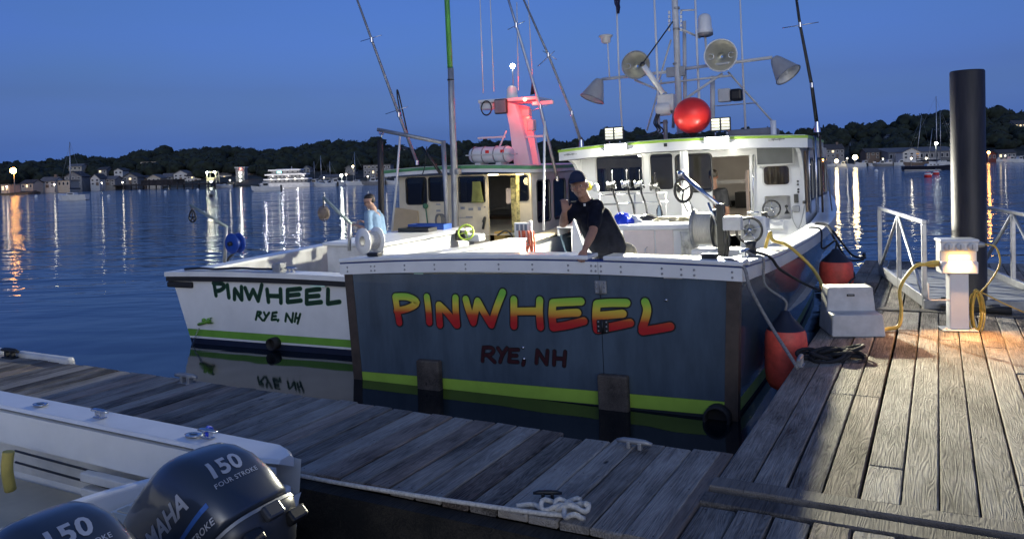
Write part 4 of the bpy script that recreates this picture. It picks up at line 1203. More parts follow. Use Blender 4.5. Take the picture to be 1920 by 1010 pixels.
def cone_lamp(px, py, d, y):
    p = m1(px, py, y); q = aim(p, d)
    b = MB(); b.lathe([(.03, -.02), (.075, .0), (.11, .06), (.24, .40), (.245, .41)], 24, q); o = b.build('deck_lamp', M_lampgrey, mast)
    b = MB(); b.lathe([(.09, .08), (.232, .40)], 24, q); b.build('reflector', M_white, o)
    b = MB(); b.tube([q @ V((.243 * math.cos(k), .243 * math.sin(k), .41)) for k in [i / 24 * 6.2832 for i in range(25)]], .010, 6, caps=False); b.build('rim', M_dullalu, o)
    b = MB(); b.lathe([(.001, .40), (.04, .36), (.04, .1)], 12, q); b.build('bulb', M_white, o)
cone_lamp(1124, 150, (-.30, -.25, -.85), YM)
cone_lamp(1452, 110, (.55, -.2, -.75), YM)
# searchlight boom
sb = thing('boom_winch', 'white boom and winch head standing on the roof beside the red float', 'winch', M=B1.M)
b = MB(); b.tube([m1(1205, 121, YR + .3), m1(1243, 175, YR + .5)], .05, 12); b.build('boom', M_white, sb)
p = m1(1205, 121, YR + .29); b = MB(); b.sphere(p, .05); b.build('boom_end', M_black, sb)
a, c = m1(1232, 210, YR + .5), m1(1262, 175, YR + .5)
b = MB(); b.bbox(tuple(a), (c.x, YR + .75, c.z), .03); b.lathe([(.09, -.14), (.12, -.1), (.12, .1), (.09, .14)], 14, TRS(m1(1245, 205, YR + .55), ry=rad(90))); b.build('winch_body', M_white2, sb)
b = MB(); b.bbox(tuple(m1(1241, 208, YR + .49)), tuple(m1(1256, 197, YR + .46)), .004); b.build('panel', M_pink, sb)
b = MB(); q = m1(1247, 225, YR + .6); b.tube([q, (q.x, q.y, ZR)], .04, 10); b.build('pedestal', M_dullalu, sb)
b = MB(); b.tube([m1(1262, 40), m1(1206, 118, YR + .28)], .014, 6); b.build('hydraulic_hose', M_black, sb)
b = MB()
for k in range(3): b.tube(spline([m1(1234 + k * 3, 208, YR + .5), m1(1226 + k * 3, 230, YR + .45), m1(1232 + k * 6, 245, YR + .4), m1(1205 + k * 14, 256, YR + .35)], 6), .014, 6)
b.build('cable', M_black, sb)
# red float
c = m1(1298, 217, YR + .35)
rf = thing('red_float', 'large red inflatable float on the roof of the slate blue boat', 'float', M=B1.M @ Matrix.Translation(c))
b = MB(); b.sphere((0, 0, .0), .33, 18, (1, 1, .98)); b.build('ball', M_red, rf)
b = MB(); b.lathe([(.10, -.30), (.07, -.36), (.04, -.40)], 14); b.tube([(.05 * math.cos(k), 0, -.38 + .05 * math.sin(k)) for k in [i / 14 * 6.28 for i in range(15)]], .014, 6, caps=False); b.build('eye', M_black, rf)
# aerials
def aerial(name, label, cat, pts, r, mt=M_white, n=8):
    b = MB(); b.tube([V(p) for p in pts], r, n); o = b.build(name, mt); o.matrix_world = B1.M
    return tag(o, label, cat)
aerial('whip_aerial', 'thick white whip aerial left of the mast pole', 'aerial', [m1(1225, -40, YM - .2), m1(1232, 120, YM - .2), m1(1236, 250, YM - .2)], [.018, .022, .026])
aerial('whip_aerial', 'thick white whip aerial just right of the mast pole', 'aerial', [m1(1302, -40, YM + .1), m1(1308, 120, YM + .1), m1(1311, 190, YM + .1), m1(1312, 250, YM + .1)], [.018, .022, .026, .026])
aerial('whip_aerial', 'slim white whip aerial near the right end of the crossarm', 'aerial', [m1(1386, -40, YM + .3), m1(1392, 110, YM + .3), m1(1398, 245, YM + .3)], [.014, .018, .022])
fp = thing('flag_staff', 'white flag staff with small navy flag left of the mast', 'flag', M=B1.M)
b = MB(); b.tube([m1(1155, -20), m1(1160, 120), m1(1167, 255)], .018, 8); b.build('staff', M_white, fp)
b = MB(); vs = []
for j in range(9):
    for i in range(5):
        q = m1(1157 + (i - 2) * 4.5 * (1 - .09 * j) + (2 if j > 5 else 0), -22 + j * 6.0, YM - .02 + .05 * math.sin(i * 1.8 + j * .5)); vs.append(q)
b.add(vs, [(j * 5 + i, j * 5 + i + 1, (j + 1) * 5 + i + 1, (j + 1) * 5 + i) for j in range(8) for i in range(4)], True); b.build('flag', mat('navy_flag_cloth', (.012, .015, .06), .8), fp)
gp = thing('gps_aerial', 'mushroom shaped satellite aerial on a thin pole above left deck lamp', 'aerial', M=B1.M)
b = MB(); b.tube([m1(1139, 75), m1(1143, 148)], .014, 8); b.build('pole', M_white, gp)
q = m1(1136, 74); b = MB(); b.lathe([(.001, .09), (.11, .085), (.14, .07), (.135, .05), (.10, .03), (.085, -.06), (.05, -.08), (.001, -.08)], 20, TRS(q)); b.build('head', M_white2, gp)
rd = thing('radar_dome', 'white radar dome on a bracket right of the mast pole', 'radar', M=B1.M)
q = m1(1322, 62, YM + .35); b = MB(); b.lathe([(.12, -.03), (.15, .0), (.15, .05), (.13, .10), (.125, .27), (.10, .33), (.05, .36), (.001, .365)], 22, TRS(q)); b.build('dome', M_white, rd)
b = MB(); b.lathe([(.10, -.07), (.148, -.05), (.15, -.005)], 22, TRS(q)); b.build('base', M_dullalu, rd)
b = MB(); b.tube([q + V((0, 0, -.07)), q + V((.02, 0, -.6))], .02, 8); b.tube([m1(1280, 56), q + V((-.1, 0, -.08))], .022, 8); b.tube([m1(1276, 20), m1(1302, 19)], .016, 8); b.build('bracket', M_white2, rd)
nv = thing('camera_unit', 'black and white camera unit on a bracket below the right crossarm', 'camera', M=B1.M)
a, c = m1(1346, 192, YM + .4), m1(1368, 165, YM + .4); b = MB(); b.bbox(tuple(a), (c.x, a.y + .2, c.z), .02); b.build('housing', M_white2, nv)
a, c = m1(1368, 190, YM + .35), m1(1390, 165, YM + .35); b = MB(); b.bbox(tuple(a), (c.x, a.y + .25, c.z), .05); b.build('hood', M_black, nv)
b = MB(); b.tube([m1(1336, 143, YM + .4), m1(1336, 245, YM + .4)], .045, 10); b.box(tuple(m1(1340, 198, YM + .35)), tuple(m1(1422, 194, YM + .6))); b.build('bracket', M_white2, nv)
# roof clutter at right: cushions and gear
q = m1(1410, 243, YR + .6); b = MB(); b.bbox((q.x - .45, YR + .5, ZR + .0), (q.x + .4, YR + 1.1, ZR + .13), .05); o = b.build('life_raft_bag', mat('grey_canvas', (.20, .21, .23), .9)); o.matrix_world = B1.M; tag(o, 'grey canvas bag lying on the roof right of the LED panel', 'bag')
q = m1(1450, 238, YR + .5); b = MB(); b.lathe([(.05, -.12), (.05, .12), (.001, .13)], 14, TRS((q.x, q.y, ZR + .12))); o = b.build('nav_light', M_white); o.matrix_world = B1.M; tag(o, 'short white stern light post on the roof edge', 'light')
# outriggers
def outrigger(label, pts, spread, y):
    t = thing('outrigger', label, 'outrigger', M=B1.M)
    P = [t1(px, py, yy) for px, py, yy in pts]
    b = MB(); n = len(P); b.tube(P, [.020 + .014 * i / (n - 1) for i in range(n)], 8); b.build('pole', M_dullalu if 'left' in label else M_black, t)
    for (xa, ya, xb, yb, yy) in spread:
        b = MB(); b.tube([t1(xa, ya, yy), t1(xb, yb, yy)], .008, 6); b.build('spreader', M_steel, t)
    for px, py, yy in pts[1:]:
        b = MB(); q = t1(px, py, yy); b.lathe([(.034, -.04), (.034, .04)], 10, TRS(q)); b.build('ferrule', M_steel, t)
    b = MB(); q = P[-1]; b.lathe([(.06, -.12), (.04, .06)], 10, TRS(q)); b.build('mount', M_steel, t)
outrigger('dark outrigger pole rising at the starboard side of the slate blue boat', [(1485, -60, 7.3), (1500, 47, 7.3), (1522, 160, 7.3), (1532, 235, 7.3)], [(1467, 53, 1535, 42, 7.3)], 7.3)
outrigger('silver left outrigger pole leaning over the slate blue boat port side', [(955, -60, 7.5), (1028, 103, 7.5), (1072, 212, 7.5), (1090, 268, 7.5)], [(1008, 125, 1040, 96, 7.5), (1018, 96, 1044, 112, 7.5)], 7.5)
b = MB(); b.tube([t1(1532, 240, 7.35), t1(1552, 330, 7.6), t1(1560, 395, 7.9)], .012, 6); o = b.build('stay_line', M_dullalu); o.matrix_world = B1.M; tag(o, 'thin stay line running down beside the starboard deckhouse corner', 'line')

# ---------------------------------------------------------------- mooring lines of the slate blue boat
def line(name, label, pts, r, mt, n=6, cat='rope'):
    b = MB(); b.tube(spline(pts, n), r, 7); return tag(b.build(name, mt), label, cat)
W = B1.wor
c0 = W((stasm(.95)[1] - .12, .95, stasm(.95)[2] + .24))
def edge(y, dz=.18, dx=.05): s_ = stasm(y); return W((s_[1] + dx, y, s_[2] + dz))
line('mooring_line', 'grey stern line from transom corner down to the black rope heap', [W((2.05, .12, 1.44)), W((2.2, .0, 1.455)), W((2.31, -.03, 1.38)), W((2.36, -.05, 1.2)), G(1445, 610, .9), G(1496, 690, DZ + .06)], .016, M_ropegrey)
line('mooring_line', 'grey fender line hanging to the large orange fender', [c0, edge(.9, .19, -.02), edge(.9, .15, .07), edge(.88, -.1, .08), f1top + V((0, 0, .1)), f1top], .013, M_ropegrey)
line('mooring_line', 'black spring line drooping from cap cleat across to far dock cleat', [c0, edge(1.15, .2, .0), edge(1.3, .14, .08), G(1470, 510, 1.15), G(1540, 545, .62), G(1580, 540, .58), G(1600, 521, DZ + .06)], .016, M_ropeblack)
s8 = 6.2
line('mooring_line', 'black bow line drooping to the cleat at the far end of the dock', [edge(s8, .22, -.1), edge(s8, .18, .07), at_depth(1575, 450, 12.6), at_depth(1598, 478, 13.2), G(1620, 484, DZ + .06)], .018, M_ropeblack)
line('mooring_line', 'second black line hanging just below the bow line', [edge(s8 - .1, .22, -.1), edge(s8 - .1, .18, .08), at_depth(1566, 450, 12.4), at_depth(1590, 486, 12.9), G(1618, 487, DZ + .06)], .018, M_ropeblack)
line('mooring_line', 'dark fender line hanging to the far orange fender', [edge(5.4, .22, -.1), edge(5.4, .18, .07), edge(5.4, -.1, .08), f2top + V((0, 0, .12)), f2top], .014, M_ropeblack)
line('shore_cable', 'yellow shore cable looping over the gunwale down behind the step box', [W((2.0, 2.6, 1.0)), W((2.15, 2.5, 1.48)), edge(2.45, .27, -.1), edge(2.4, .20, .09), at_depth(1525, 505, 9.3), at_depth(1545, 545, 8.8), SM @ V((-.2, .5, .25)), SM @ V((-.1, .6, .02))], .020, M_yellow, cat='cable')

# open side door leaf at the boarding gap
pts = [t1(x, y, 4.4) for x, y in ((1074, 404), (1094, 462), (1090, 500), (1072, 500))]
b = MB(); b.plate([(p.x, p.z) for p in pts][::-1], [], TRS((0, 4.44, 0), rx=rad(90)), .04); b.build('side_door', M_white, boat)
# ------------------------------------------------------------------ people: tapered limbs fused into one skin by a voxel remesh
def capsule(mb, a, ra, b, rb, n=14):
    a, b = V(a), V(b)
    d = b - a
    L = max(d.length, 1e-4)
    M = aim(a, d if d.length > 1e-4 else V((0, 0, 1)))
    pr = [(max(1e-4, ra * math.sin(t)), -ra * math.cos(t)) for t in [math.pi / 2 * i / 5 for i in range(6)]]
    pr += [(max(1e-4, rb * math.cos(t)), L + rb * math.sin(t)) for t in [math.pi / 2 * i / 5 for i in range(6)]]
    mb.lathe(pr, n, M)
def fused(name, caps, mt, parent, voxel=.011, smooth=4, extra=None):
    b = MB()
    for c in caps: capsule(b, *c)
    if extra: extra(b)
    o = b.build(name, mt, parent)
    md = o.modifiers.new('fuse', 'REMESH'); md.mode = 'VOXEL'; md.voxel_size = voxel; md.use_smooth_shade = True
    if smooth:
        ms = o.modifiers.new('soft', 'SMOOTH'); ms.factor = .5; ms.iterations = smooth
    return o
def chain(pts, rs):
    return [(pts[i], rs[i], pts[i + 1], rs[i + 1]) for i in range(len(pts) - 1)]
def hand(wrist, d, palm_n, curl, s=1.0, thumb=1):
    """palm and five fingers: d = pointing direction, palm_n = palm normal, curl in radians per joint"""
    w = V(wrist); d = V(d).normalized(); pn = (V(palm_n) - d * V(palm_n).dot(d)).normalized(); sd = d.cross(pn)
    out = []
    for k in (-1.5, -.5, .5, 1.5):
        out.append((w, .020 * s, w + d * .085 * s + sd * k * .020 * s, .0125 * s))
    for k, ln in ((-1.5, .060), (-.5, .074), (.5, .080), (1.5, .070)):
        p = w + d * .085 * s + sd * k * .021 * s; dd = d.copy()
        for j, f in enumerate((.45, .32, .26)):
            dd = (Matrix.Rotation(-curl, 3, sd) @ dd)
            q = p + dd * ln * f * 1.25 * s
            out.append((p, (.0105 - .001 * j) * s, q, (.0095 - .001 * j) * s)); p = q
    p = w + d * .03 * s + sd * .026 * s * thumb; q = p + (d * .7 + sd * .75 * thumb + pn * .3).normalized() * .042 * s; r_ = q + (d * .9 + sd * .2 * thumb + pn * .5).normalized() * .036 * s
    out += [(p, .014 * s, q, .012 * s), (q, .0115 * s, r_, .009 * s)]
    return out
def head_caps(c, F, U, s=1.0):
    """skull, jaw, nose, ears, brow; c centre, F face direction, U up"""
    c = V(c); F = V(F).normalized(); U = (V(U) - F * V(U).dot(F)).normalized(); R = F.cross(U)
    P = lambda f, r, u: c + (F * f + R * r + U * u) * s
    cp = [(P(-.022, 0, .03), .084 * s, P(.012, 0, .035), .080 * s), (P(.03, 0, -.02), .062 * s, P(.04, 0, -.075), .040 * s)]
    for g in (-1, 1):
        cp += [(P(.0, g * .032, -.02), .046 * s, P(.03, g * .018, -.07), .032 * s), (P(-.012, g * .078, -.0), .017 * s, P(-.016, g * .080, -.03), .012 * s)]
        cp += [(P(.074, g * .040, .026), .010 * s, P(.084, g * .014, .026), .010 * s), (P(.066, g * .040, -.02), .016 * s, P(.058, g * .046, -.035), .012 * s)]
    cp += [(P(.086, 0, .012), .009 * s, P(.104, 0, -.022), .0125 * s), (P(.090, -.012, -.026), .008 * s, P(.090, .012, -.026), .008 * s)]
    cp += [(P(.082, -.018, -.052), .0075 * s, P(.082, .018, -.052), .0075 * s), (P(.079, -.016, -.064), .0075 * s, P(.079, .016, -.064), .0075 * s), (P(.076, -.008, -.095), .014 * s, P(.076, .008, -.095), .014 * s)]
    return cp, P
def eyes(P, parent, s=1.0):
    M_eye = bpy.data.materials.get('eye_white') or mat('eye_white', (.6, .58, .55), .2)
    M_iris = bpy.data.materials.get('dark_iris') or mat('dark_iris', (.02, .014, .01), .1)
    for g in (-1, 1):
        b = MB(); b.sphere(P(.074, g * .028, .006), .011 * s, 8); e = b.build('eye', M_eye, parent)
        b = MB(); b.sphere(P(.081, g * .028, .005), .0065 * s, 8); b.build('iris', M_iris, e)
    b = MB(); b.tube([P(.087, -.02, -.058), P(.0895, 0, -.057), P(.087, .02, -.058)], .0022 * s, 6); b.build('mouth_line', M_maroon, parent)

# ---- man in the cap leaning on the transom
man = thing('person', 'man in navy polo and cap leaning with one hand on the transom', 'person', M=B1.M)
hip = t1(1148, 478, .78); hipz = hip.z
neck = t1(1096, 378, .36); hd = t1(1086, 349, .26)
shL = t1(1118, 388, .42); shR = t1(1074, 391, .38)
elL = t1(1112, 433, .22); wrL = t1(1097, 466, .04)
elR = t1(1056, 419, .16); wrR = t1(1058, 398, .02)
F = V((.22, -1, -.04)); U = V((-.15, -.12, 1))
hc, P = head_caps(hd, F, U, 1.04)
body = hc + [(hd + V((.01, .03, -.06)), .058, neck + V((.01, .03, -.02)), .062)]
body += [(shR, .055, elR, .044)] + chain([elR, elR.lerp(wrR, .4), wrR], [.043, .043, .028]) + [(shL, .058, elL, .045)] + chain([elL, elL.lerp(wrL, .4), wrL], [.045, .046, .030])
body += hand(wrL, (-.12, -.30, -.95), (.0, .9, -.3), .55, 1.05, -1)
body += hand(wrR, (.1, .05, 1), (.6, -.7, .0), .65, 1.0, 1)
kn = [V((hip.x - .02, .62, .88)), V((hip.x + .24, .82, .88))]; ft = [V((hip.x + .02, .74, .55)), V((hip.x + .34, 1.0, .55))]
hj = [hip + V((-.09, 0, -.06)), hip + V((.10, .02, -.06))]
for k in (0, 1): body += chain([hj[k], kn[k], ft[k]], [.08, .058, .04]) + [(ft[k] + V((0, 0, -.05)), .045, ft[k] + V((0, -.17, -.06)), .038)]
waist = hip.lerp(neck, .30); chest = hip.lerp(neck, .68)
body += [(hip, .13, chest, .13)]
o = fused('body', body, M_skin, man, .0085, 2)
eyes(P, man, 1.04)
belly = waist + V((-.01, -.06, -.03))
sh = [(waist + V((-.06, .02, -.04)), .135, chest + V((-.06, .02, 0)), .135), (waist + V((.08, .03, -.04)), .14, chest + V((.06, .04, .0)), .135), (belly, .13, chest + V((0, -.05, -.05)), .12), (hip.lerp(waist, .45) + V((-.04, 0, .0)), .150, waist, .15), (hip.lerp(waist, .5) + V((.05, .02, .0)), .145, waist + V((.06, .02, 0)), .145), (shL, .078, shR, .074), (shL, .085, chest, .12), (shR, .08, chest, .12), (shL, .080, shL.lerp(elL, .72), .073), (shR, .076, shR.lerp(elR, .66), .070), (neck + V((0, .03, -.05)), .075, chest, .1)]
fused('shirt', sh, M_navyshirt, man, .012, 5)
b = MB(); b.tube([neck + V((.075 * math.cos(k) - .0, .062 * math.sin(k) + .02, .005 + .02 * math.sin(k))) for k in [i / 18 * 6.2832 for i in range(19)]], .018, 8, caps=False); b.build('collar', M_navyshirt, man)
b = MB(); q = t1(1096, 384, .22); b.bbox(tuple(q - V((.012, .004, .014))), tuple(q + V((.012, .006, .014))), .004); b.build('shirt_badge', M_white2, man)
fused('shorts', [(hj[k], .115, kn[k] + V((0, 0, .02)), .092) for k in (0, 1)] + [(hj[0] + V((0, .02, .06)), .125, hj[1] + V((.02, .05, .06)), .135), (hip + V((.02, .04, .05)), .135, hip + V((.06, .06, .0)), .135)], M_khaki, man, .012, 4)
for k in (0, 1): fused('shoe', [(ft[k] + V((0, .03, -.055)), .046, ft[k] + V((0, -.19, -.062)), .040)], M_black, man, .012, 2)
M_cap = mat('navy_cap_cloth', (.012, .018, .05), .8, var=.1, bump=.001)
fused('cap', [(P(-.03, 0, .06), .088, P(.012, 0, .064), .085), (P(-.03, 0, .08), .08, P(.01, 0, .085), .08)], M_cap, man, .009, 3)
b = MB(); R_ = []
for i in range(9):
    a = -1.15 + 2.3 * i / 8
    R_.append([P(.055 * math.cos(a) + .03, .085 * math.sin(a), .062), P(.125 * math.cos(a) + .055 * math.cos(a) + .0, .088 * math.sin(a), .048 - .01 * abs(math.sin(a)))])
b.add([p for r in R_ for p in r] + [p + V((0, 0, .007)) for r in R_ for p in r], [(2 * i, 2 * i + 1, 2 * i + 3, 2 * i + 2) for i in range(8)] + [(18 + 2 * i, 18 + 2 * i + 2, 18 + 2 * i + 3, 18 + 2 * i + 1) for i in range(8)] + [(2 * i + 1, 18 + 2 * i + 1, 18 + 2 * i + 3, 2 * i + 3) for i in range(8)], True); b.build('cap_brim', M_cap, man)
fused('hair', [(P(-.05, -.055, .0), .042, P(-.05, .055, .0), .042), (P(-.075, 0, -.02), .04, P(-.075, 0, .03), .05)], M_hairgrey, man, .010, 2)

# ---- man standing inside the deckhouse door, seen from behind
man3 = thing('person', 'person in dark shirt standing inside the deckhouse doorway', 'person', M=B1.M)
cx = t1(1338, 340, 7.4).x; cy = 7.45
hd3 = V((cx - .02, cy + .02, 2.12)); hc, P3 = head_caps(hd3, (-.5, 1, 0), (0, 0, 1), 1.0)
sh3 = [V((cx - .19, cy, 1.83)), V((cx + .17, cy, 1.83))]
body = hc + [(hd3 + V((0, 0, -.06)), .055, (cx, cy, 1.86), .06), ((cx, cy, 1.72), .13, (cx, cy, 1.4), .12), ((cx - .1, cy, 1.38), .10, (cx - .1, cy, .92), .07), ((cx + .1, cy, 1.38), .10, (cx + .1, cy, .92), .07), ((cx - .1, cy, .92), .066, (cx - .1, cy, .58), .045), ((cx + .1, cy, .92), .066, (cx + .1, cy, .58), .045)]
for k, s_ in enumerate(sh3):
    g = (-1, 1)[k]
    e_ = s_ + V((g * .05, -.02, -.29)); w_ = e_ + V((0, .06, -.24))
    body += [(s_, .05, e_, .043), (e_, .042, w_, .028)] + hand(w_, (0, .15, -1), (-g, 0, 0), .3, 1, g)
    body += [((cx + g * .1, cy + .08, .53), .04, (cx + g * .1, cy - .06, .53), .045)]
fused('body', body, M_skin, man3, .012, 2)
fused('shirt', [((cx - .06, cy, 1.76), .13, (cx - .06, cy, 1.36), .13), ((cx + .06, cy, 1.76), .13, (cx + .06, cy, 1.36), .13), (sh3[0], .075, sh3[1], .075)] + [(s_, .075, s_ + V(((-1, 1)[k] * .045, -.02, -.22)), .068) for k, s_ in enumerate(sh3)], M_greyshirt, man3, .014, 4)
fused('trousers', [((cx + g * .1, cy, 1.34), .115, (cx + g * .1, cy, .92), .085) for g in (-1, 1)] + [((cx + g * .1, cy, .92), .085, (cx + g * .1, cy, .6), .072) for g in (-1, 1)] + [((cx - .08, cy, 1.36), .12, (cx + .08, cy, 1.36), .12)], M_black, man3, .014, 3)
fused('hair', [(P3(-.03, 0, .045), .088, P3(.0, 0, .055), .083)], M_hairdark, man3, .012, 2)
# ================================================================== the white fishing boat rafted outside
p = G(360, 643, 0)
a2 = rad(24)
B2 = Frame(p + V((math.cos(a2), -math.sin(a2), 0)) * 1.5, 24, 0)
t2 = lambda px, py, y: B2.pl(px, py, y)
wb = thing('fishing_boat', 'white fishing boat with dark green lettering and green stripe, rafted outside', 'boat', M=B2.M)
ST_save = ST
ST2 = [(0, 1.50, 1.84, .97), (2, 1.62, 1.90, 1.0), (4.5, 1.68, 1.93, 1.05), (7, 1.62, 1.9, 1.10), (9, 1.3, 1.7, 1.24), (10.5, .8, 1.25, 1.4), (11.6, .2, .6, 1.54), (12, .02, .03, 1.58)]
YS2 = [0, .6, 1.2, 2, 3, 4, 5, 6, 7, 8, 9, 9.8, 10.5, 11.1, 11.6, 11.95]
def s2(y):
    def one(y):
        for a, b in zip(ST2, ST2[1:]):
            if a[0] <= y <= b[0]:
                k = (y - a[0]) / (b[0] - a[0]); return [a[i] + (b[i] - a[i]) * k for i in range(1, 4)]
        return list(ST2[-1][1:])
    if y < .01: return one(0)
    q = [one(max(0, min(12, y + d))) for d in (-.5, -.25, 0, .25, .5)]
    return [sum(r[i] for r in q) / 5 for i in range(3)]
def hull2(mb, sgn, lo, hi, out=0):
    A, Bq = [], []
    for y in YS2:
        bw, bs, zs = s2(y)
        P_ = lambda z: V((sgn * (bw + (bs - bw) * max(-.35, z / zs) + out), y, z))
        A.append(P_(lo(zs))); Bq.append(P_(hi(zs)))
    n = len(A); mb.add(A + Bq, [(i, i + 1, n + i + 1, n + i) for i in range(n - 1)], True)
b = MB()
for sg in (1, -1): hull2(b, sg, lambda z: .21, lambda z: z * .6); hull2(b, sg, lambda z: z * .6, lambda z: z)
b.build('hull_side', M_white, wb)
b = MB(); [hull2(b, sg, lambda z: .11, lambda z: .21) for sg in (1, -1)]; b.build('boot_stripe', M_green, wb)
b = MB(); [hull2(b, sg, lambda z: .08, lambda z: .11) for sg in (1, -1)]; b.build('white_line', M_white, wb)
M_navybottom = mat('navy_bottom_paint', (.008, .014, .04), .5)
b = MB(); [hull2(b, sg, lambda z: -.4, lambda z: .08) for sg in (1, -1)]; b.build('bottom', M_navybottom, wb)
def tw(z): return 1.50 + .34 * z / .97
def trz(z0, z1, nm, mt, y=0.0, th=.05):
    b = MB(); b.plate([(-tw(z0), z0), (tw(z0), z0), (tw(z1), z1), (-tw(z1), z1)], [], TRS((0, y + th, 0), rx=rad(90)), th); return b.build(nm, mt, wb)
trz(.212, .97, 'transom', M_white); trz(.112, .21, 'transom_stripe', M_green); trz(.082, .11, 'white_line', M_white); trz(-.35, .08, 'transom_bottom', M_navybottom)
b = MB(); across_ = [[(x, -.05, .90 + .03 * (1 - (x / 1.9) ** 2)), (x, .08, .90 + .03 * (1 - (x / 1.9) ** 2)), (x, .08, .97 + .03 * (1 - (x / 1.9) ** 2)), (x, -.05, .97 + .03 * (1 - (x / 1.9) ** 2))] for x in [-1.9 + 3.8 * i / 12 for i in range(13)]]
b.loft(across_, smooth=False); b.build('rub_rail', M_rubber, wb)
for sg in (-1, 1):
    b = MB(); b.bbox((sg * 1.86 - .24 + sg * -.2, -.045, .81), (sg * 1.86 + .24 + sg * -.2, .03, .895), .02); b.build('corner_bumper', M_rubber, wb)
def rail2(mb, sgn, o0, o1, z0, z1, y0=0):
    R = []
    for y in [y0] + [q for q in YS2 if q > y0 + .2]:
        bw, bs, zs = s2(y); k = min(1, (12.2 - y) / 1.5)
        R.append([(sgn * (bs + o0), y, zs + z0), (sgn * max(0, bs - o1 * k), y, zs + z0), (sgn * max(0, bs - o1 * k), y, zs + z1), (sgn * (bs + o0), y, zs + z1)])
    mb.loft(R, smooth=False)
b = MB(); b.loft([[(x, -.06, z0 + .03 * (1 - (x / 1.9) ** 2)) if q == 0 else (x, .24, z0 + .03 * (1 - (x / 1.9) ** 2)) if q == 1 else (x, .24, z0 + .065 + .03 * (1 - (x / 1.9) ** 2)) if q == 2 else (x, -.06, z0 + .065 + .03 * (1 - (x / 1.9) ** 2)) for q in range(4)] for x in [-1.92 + 3.84 * i / 12 for i in range(13)] for z0 in (.971,)], smooth=False); b.build('stern_cap', M_white, wb)
for sg in (1, -1):
    b = MB(); rail2(b, sg, .03, -.005, -.05, .0, .09); b.build('rub_rail', M_rubber, wb)
    b = MB(); rail2(b, sg, .05, .24, .001, .045, .241); b.build('gunwale_cap', M_cream if sg > 0 else M_white, wb)
    b = MB(); A = []
    for y in [.2] + [q for q in YS2 if .3 < q <= 8]:
        bw, bs, zs = s2(y); A.append([(sg * (bs - .22), y, .3), (sg * (bs - .22), y, zs)])
    n = len(A); b.add([p for a in A for p in a], [(2 * i, 2 * i + 2, 2 * i + 3, 2 * i + 1) for i in range(n - 1)]); b.build('inner_bulwark', M_white2, wb)
b = MB(); b.box((-1.7, .1, .26), (1.7, 8, .30)); b.build('cockpit_sole', M_deckgrey, wb)
A = []
for y in [q for q in YS2 if q >= 5]:
    bw, bs, zs = s2(y); A.append([(-bs + .03, y, zs - .03), (bs - .03, y, zs - .03)])
b = MB(); n = len(A); b.add([p for a in A[1:] for p in a], [(2 * i, 2 * i + 1, 2 * i + 3, 2 * i + 2) for i in range(n - 2)]); b.build('foredeck', M_white2, wb)
O7 = (300, 440)
LG = [('p', [[(488, 440), (498, 500), (506, 545)], [(482, 436), (555, 440), (582, 465), (545, 498), (498, 506)]]), ('i', [[(608, 452), (615, 510), (622, 562)]]),
      ('n', [[(672, 500), (672, 578)], [(676, 488), (735, 580)], [(735, 468), (738, 582)]]), ('w', [[(768, 478), (805, 575)], [(805, 575), (840, 495)], [(840, 495), (885, 592)], [(885, 592), (918, 452)]]),
      ('h', [[(965, 492), (978, 602)], [(970, 548), (1082, 552)], [(1086, 490), (1090, 610)]]), ('e', [[(1150, 496), (1150, 602)], [(1150, 496), (1265, 484)], [(1152, 546), (1252, 536)], [(1150, 604), (1270, 590)]]),
      ('e', [[(1322, 502), (1322, 616)], [(1322, 502), (1438, 488)], [(1325, 556), (1430, 548)], [(1322, 618), (1452, 604)]]), ('l', [[(1514, 492), (1512, 612)], [(1512, 618), (1618, 602)]])]
letters(LG, B2, O7, 4.8, .050, .066, wb, M_lettergreen, M_letteredge)
LS = [('r', [[(880, 692), (864, 762)], [(880, 692), (912, 698), (888, 726)], [(888, 726), (924, 768)]]), ('y', [[(938, 697), (952, 728)], [(984, 700), (960, 735), (938, 770)]]), ('e', [[(1016, 702), (1006, 764)], [(1018, 702), (1052, 697)], [(1012, 732), (1045, 730)], [(1008, 764), (1050, 760)]]), ('comma', [[(1068, 764), (1062, 774)]]),
      ('n', [[(1140, 708), (1130, 776)], [(1144, 712), (1186, 784)], [(1200, 704), (1190, 784)]]), ('h', [[(1228, 706), (1214, 780)], [(1264, 712), (1240, 796)], [(1222, 745), (1250, 750)]])]
letters(LS, B2, O7, 4.8, .026, .038, wb, M_lettergreen, M_letteredge)
p = t2(600, 526, 0); b = MB(); b.bbox((p.x - .12, -.065, .905), (p.x + .12, -.052, .925), .003); b.build('number_plate', mat('pale_plate', (.55, .75, .60), .3), wb)
p = t2(518, 640, 0); b = MB(); b.lathe([(.07, -.02), (.085, 0), (.085, .12), (.07, .12), (.06, 0)], 20, TRS((p.x, 0, .10), rx=rad(90))); b.lathe([(.08, .03), (.001, .03)], 16, TRS((p.x, 0, .10), rx=rad(90))); b.build('exhaust_outlet', M_rubber, wb)
b = MB(); q0, q1 = t2(372, 608, -.03), t2(394, 601, -.03); b.tube([q0, q1], .022, 8); b.lathe([(.045, -.03), (.045, .03)], 10, aim(q1, V((1, 0, .2)))); b.sphere(t2(382, 600, -.03), .03); b.build('drain_pipe', M_green, wb)
b = MB(); q = t2(374, 615, -.05); b.tube(spline([q, q + V((-.02, -.04, -.08)), q + V((-.05, -.08, -.22)), q + V((-.06, -.09, -.30))], 4), .012, 6); b.build('bilge_water', M_paneclear, wb)

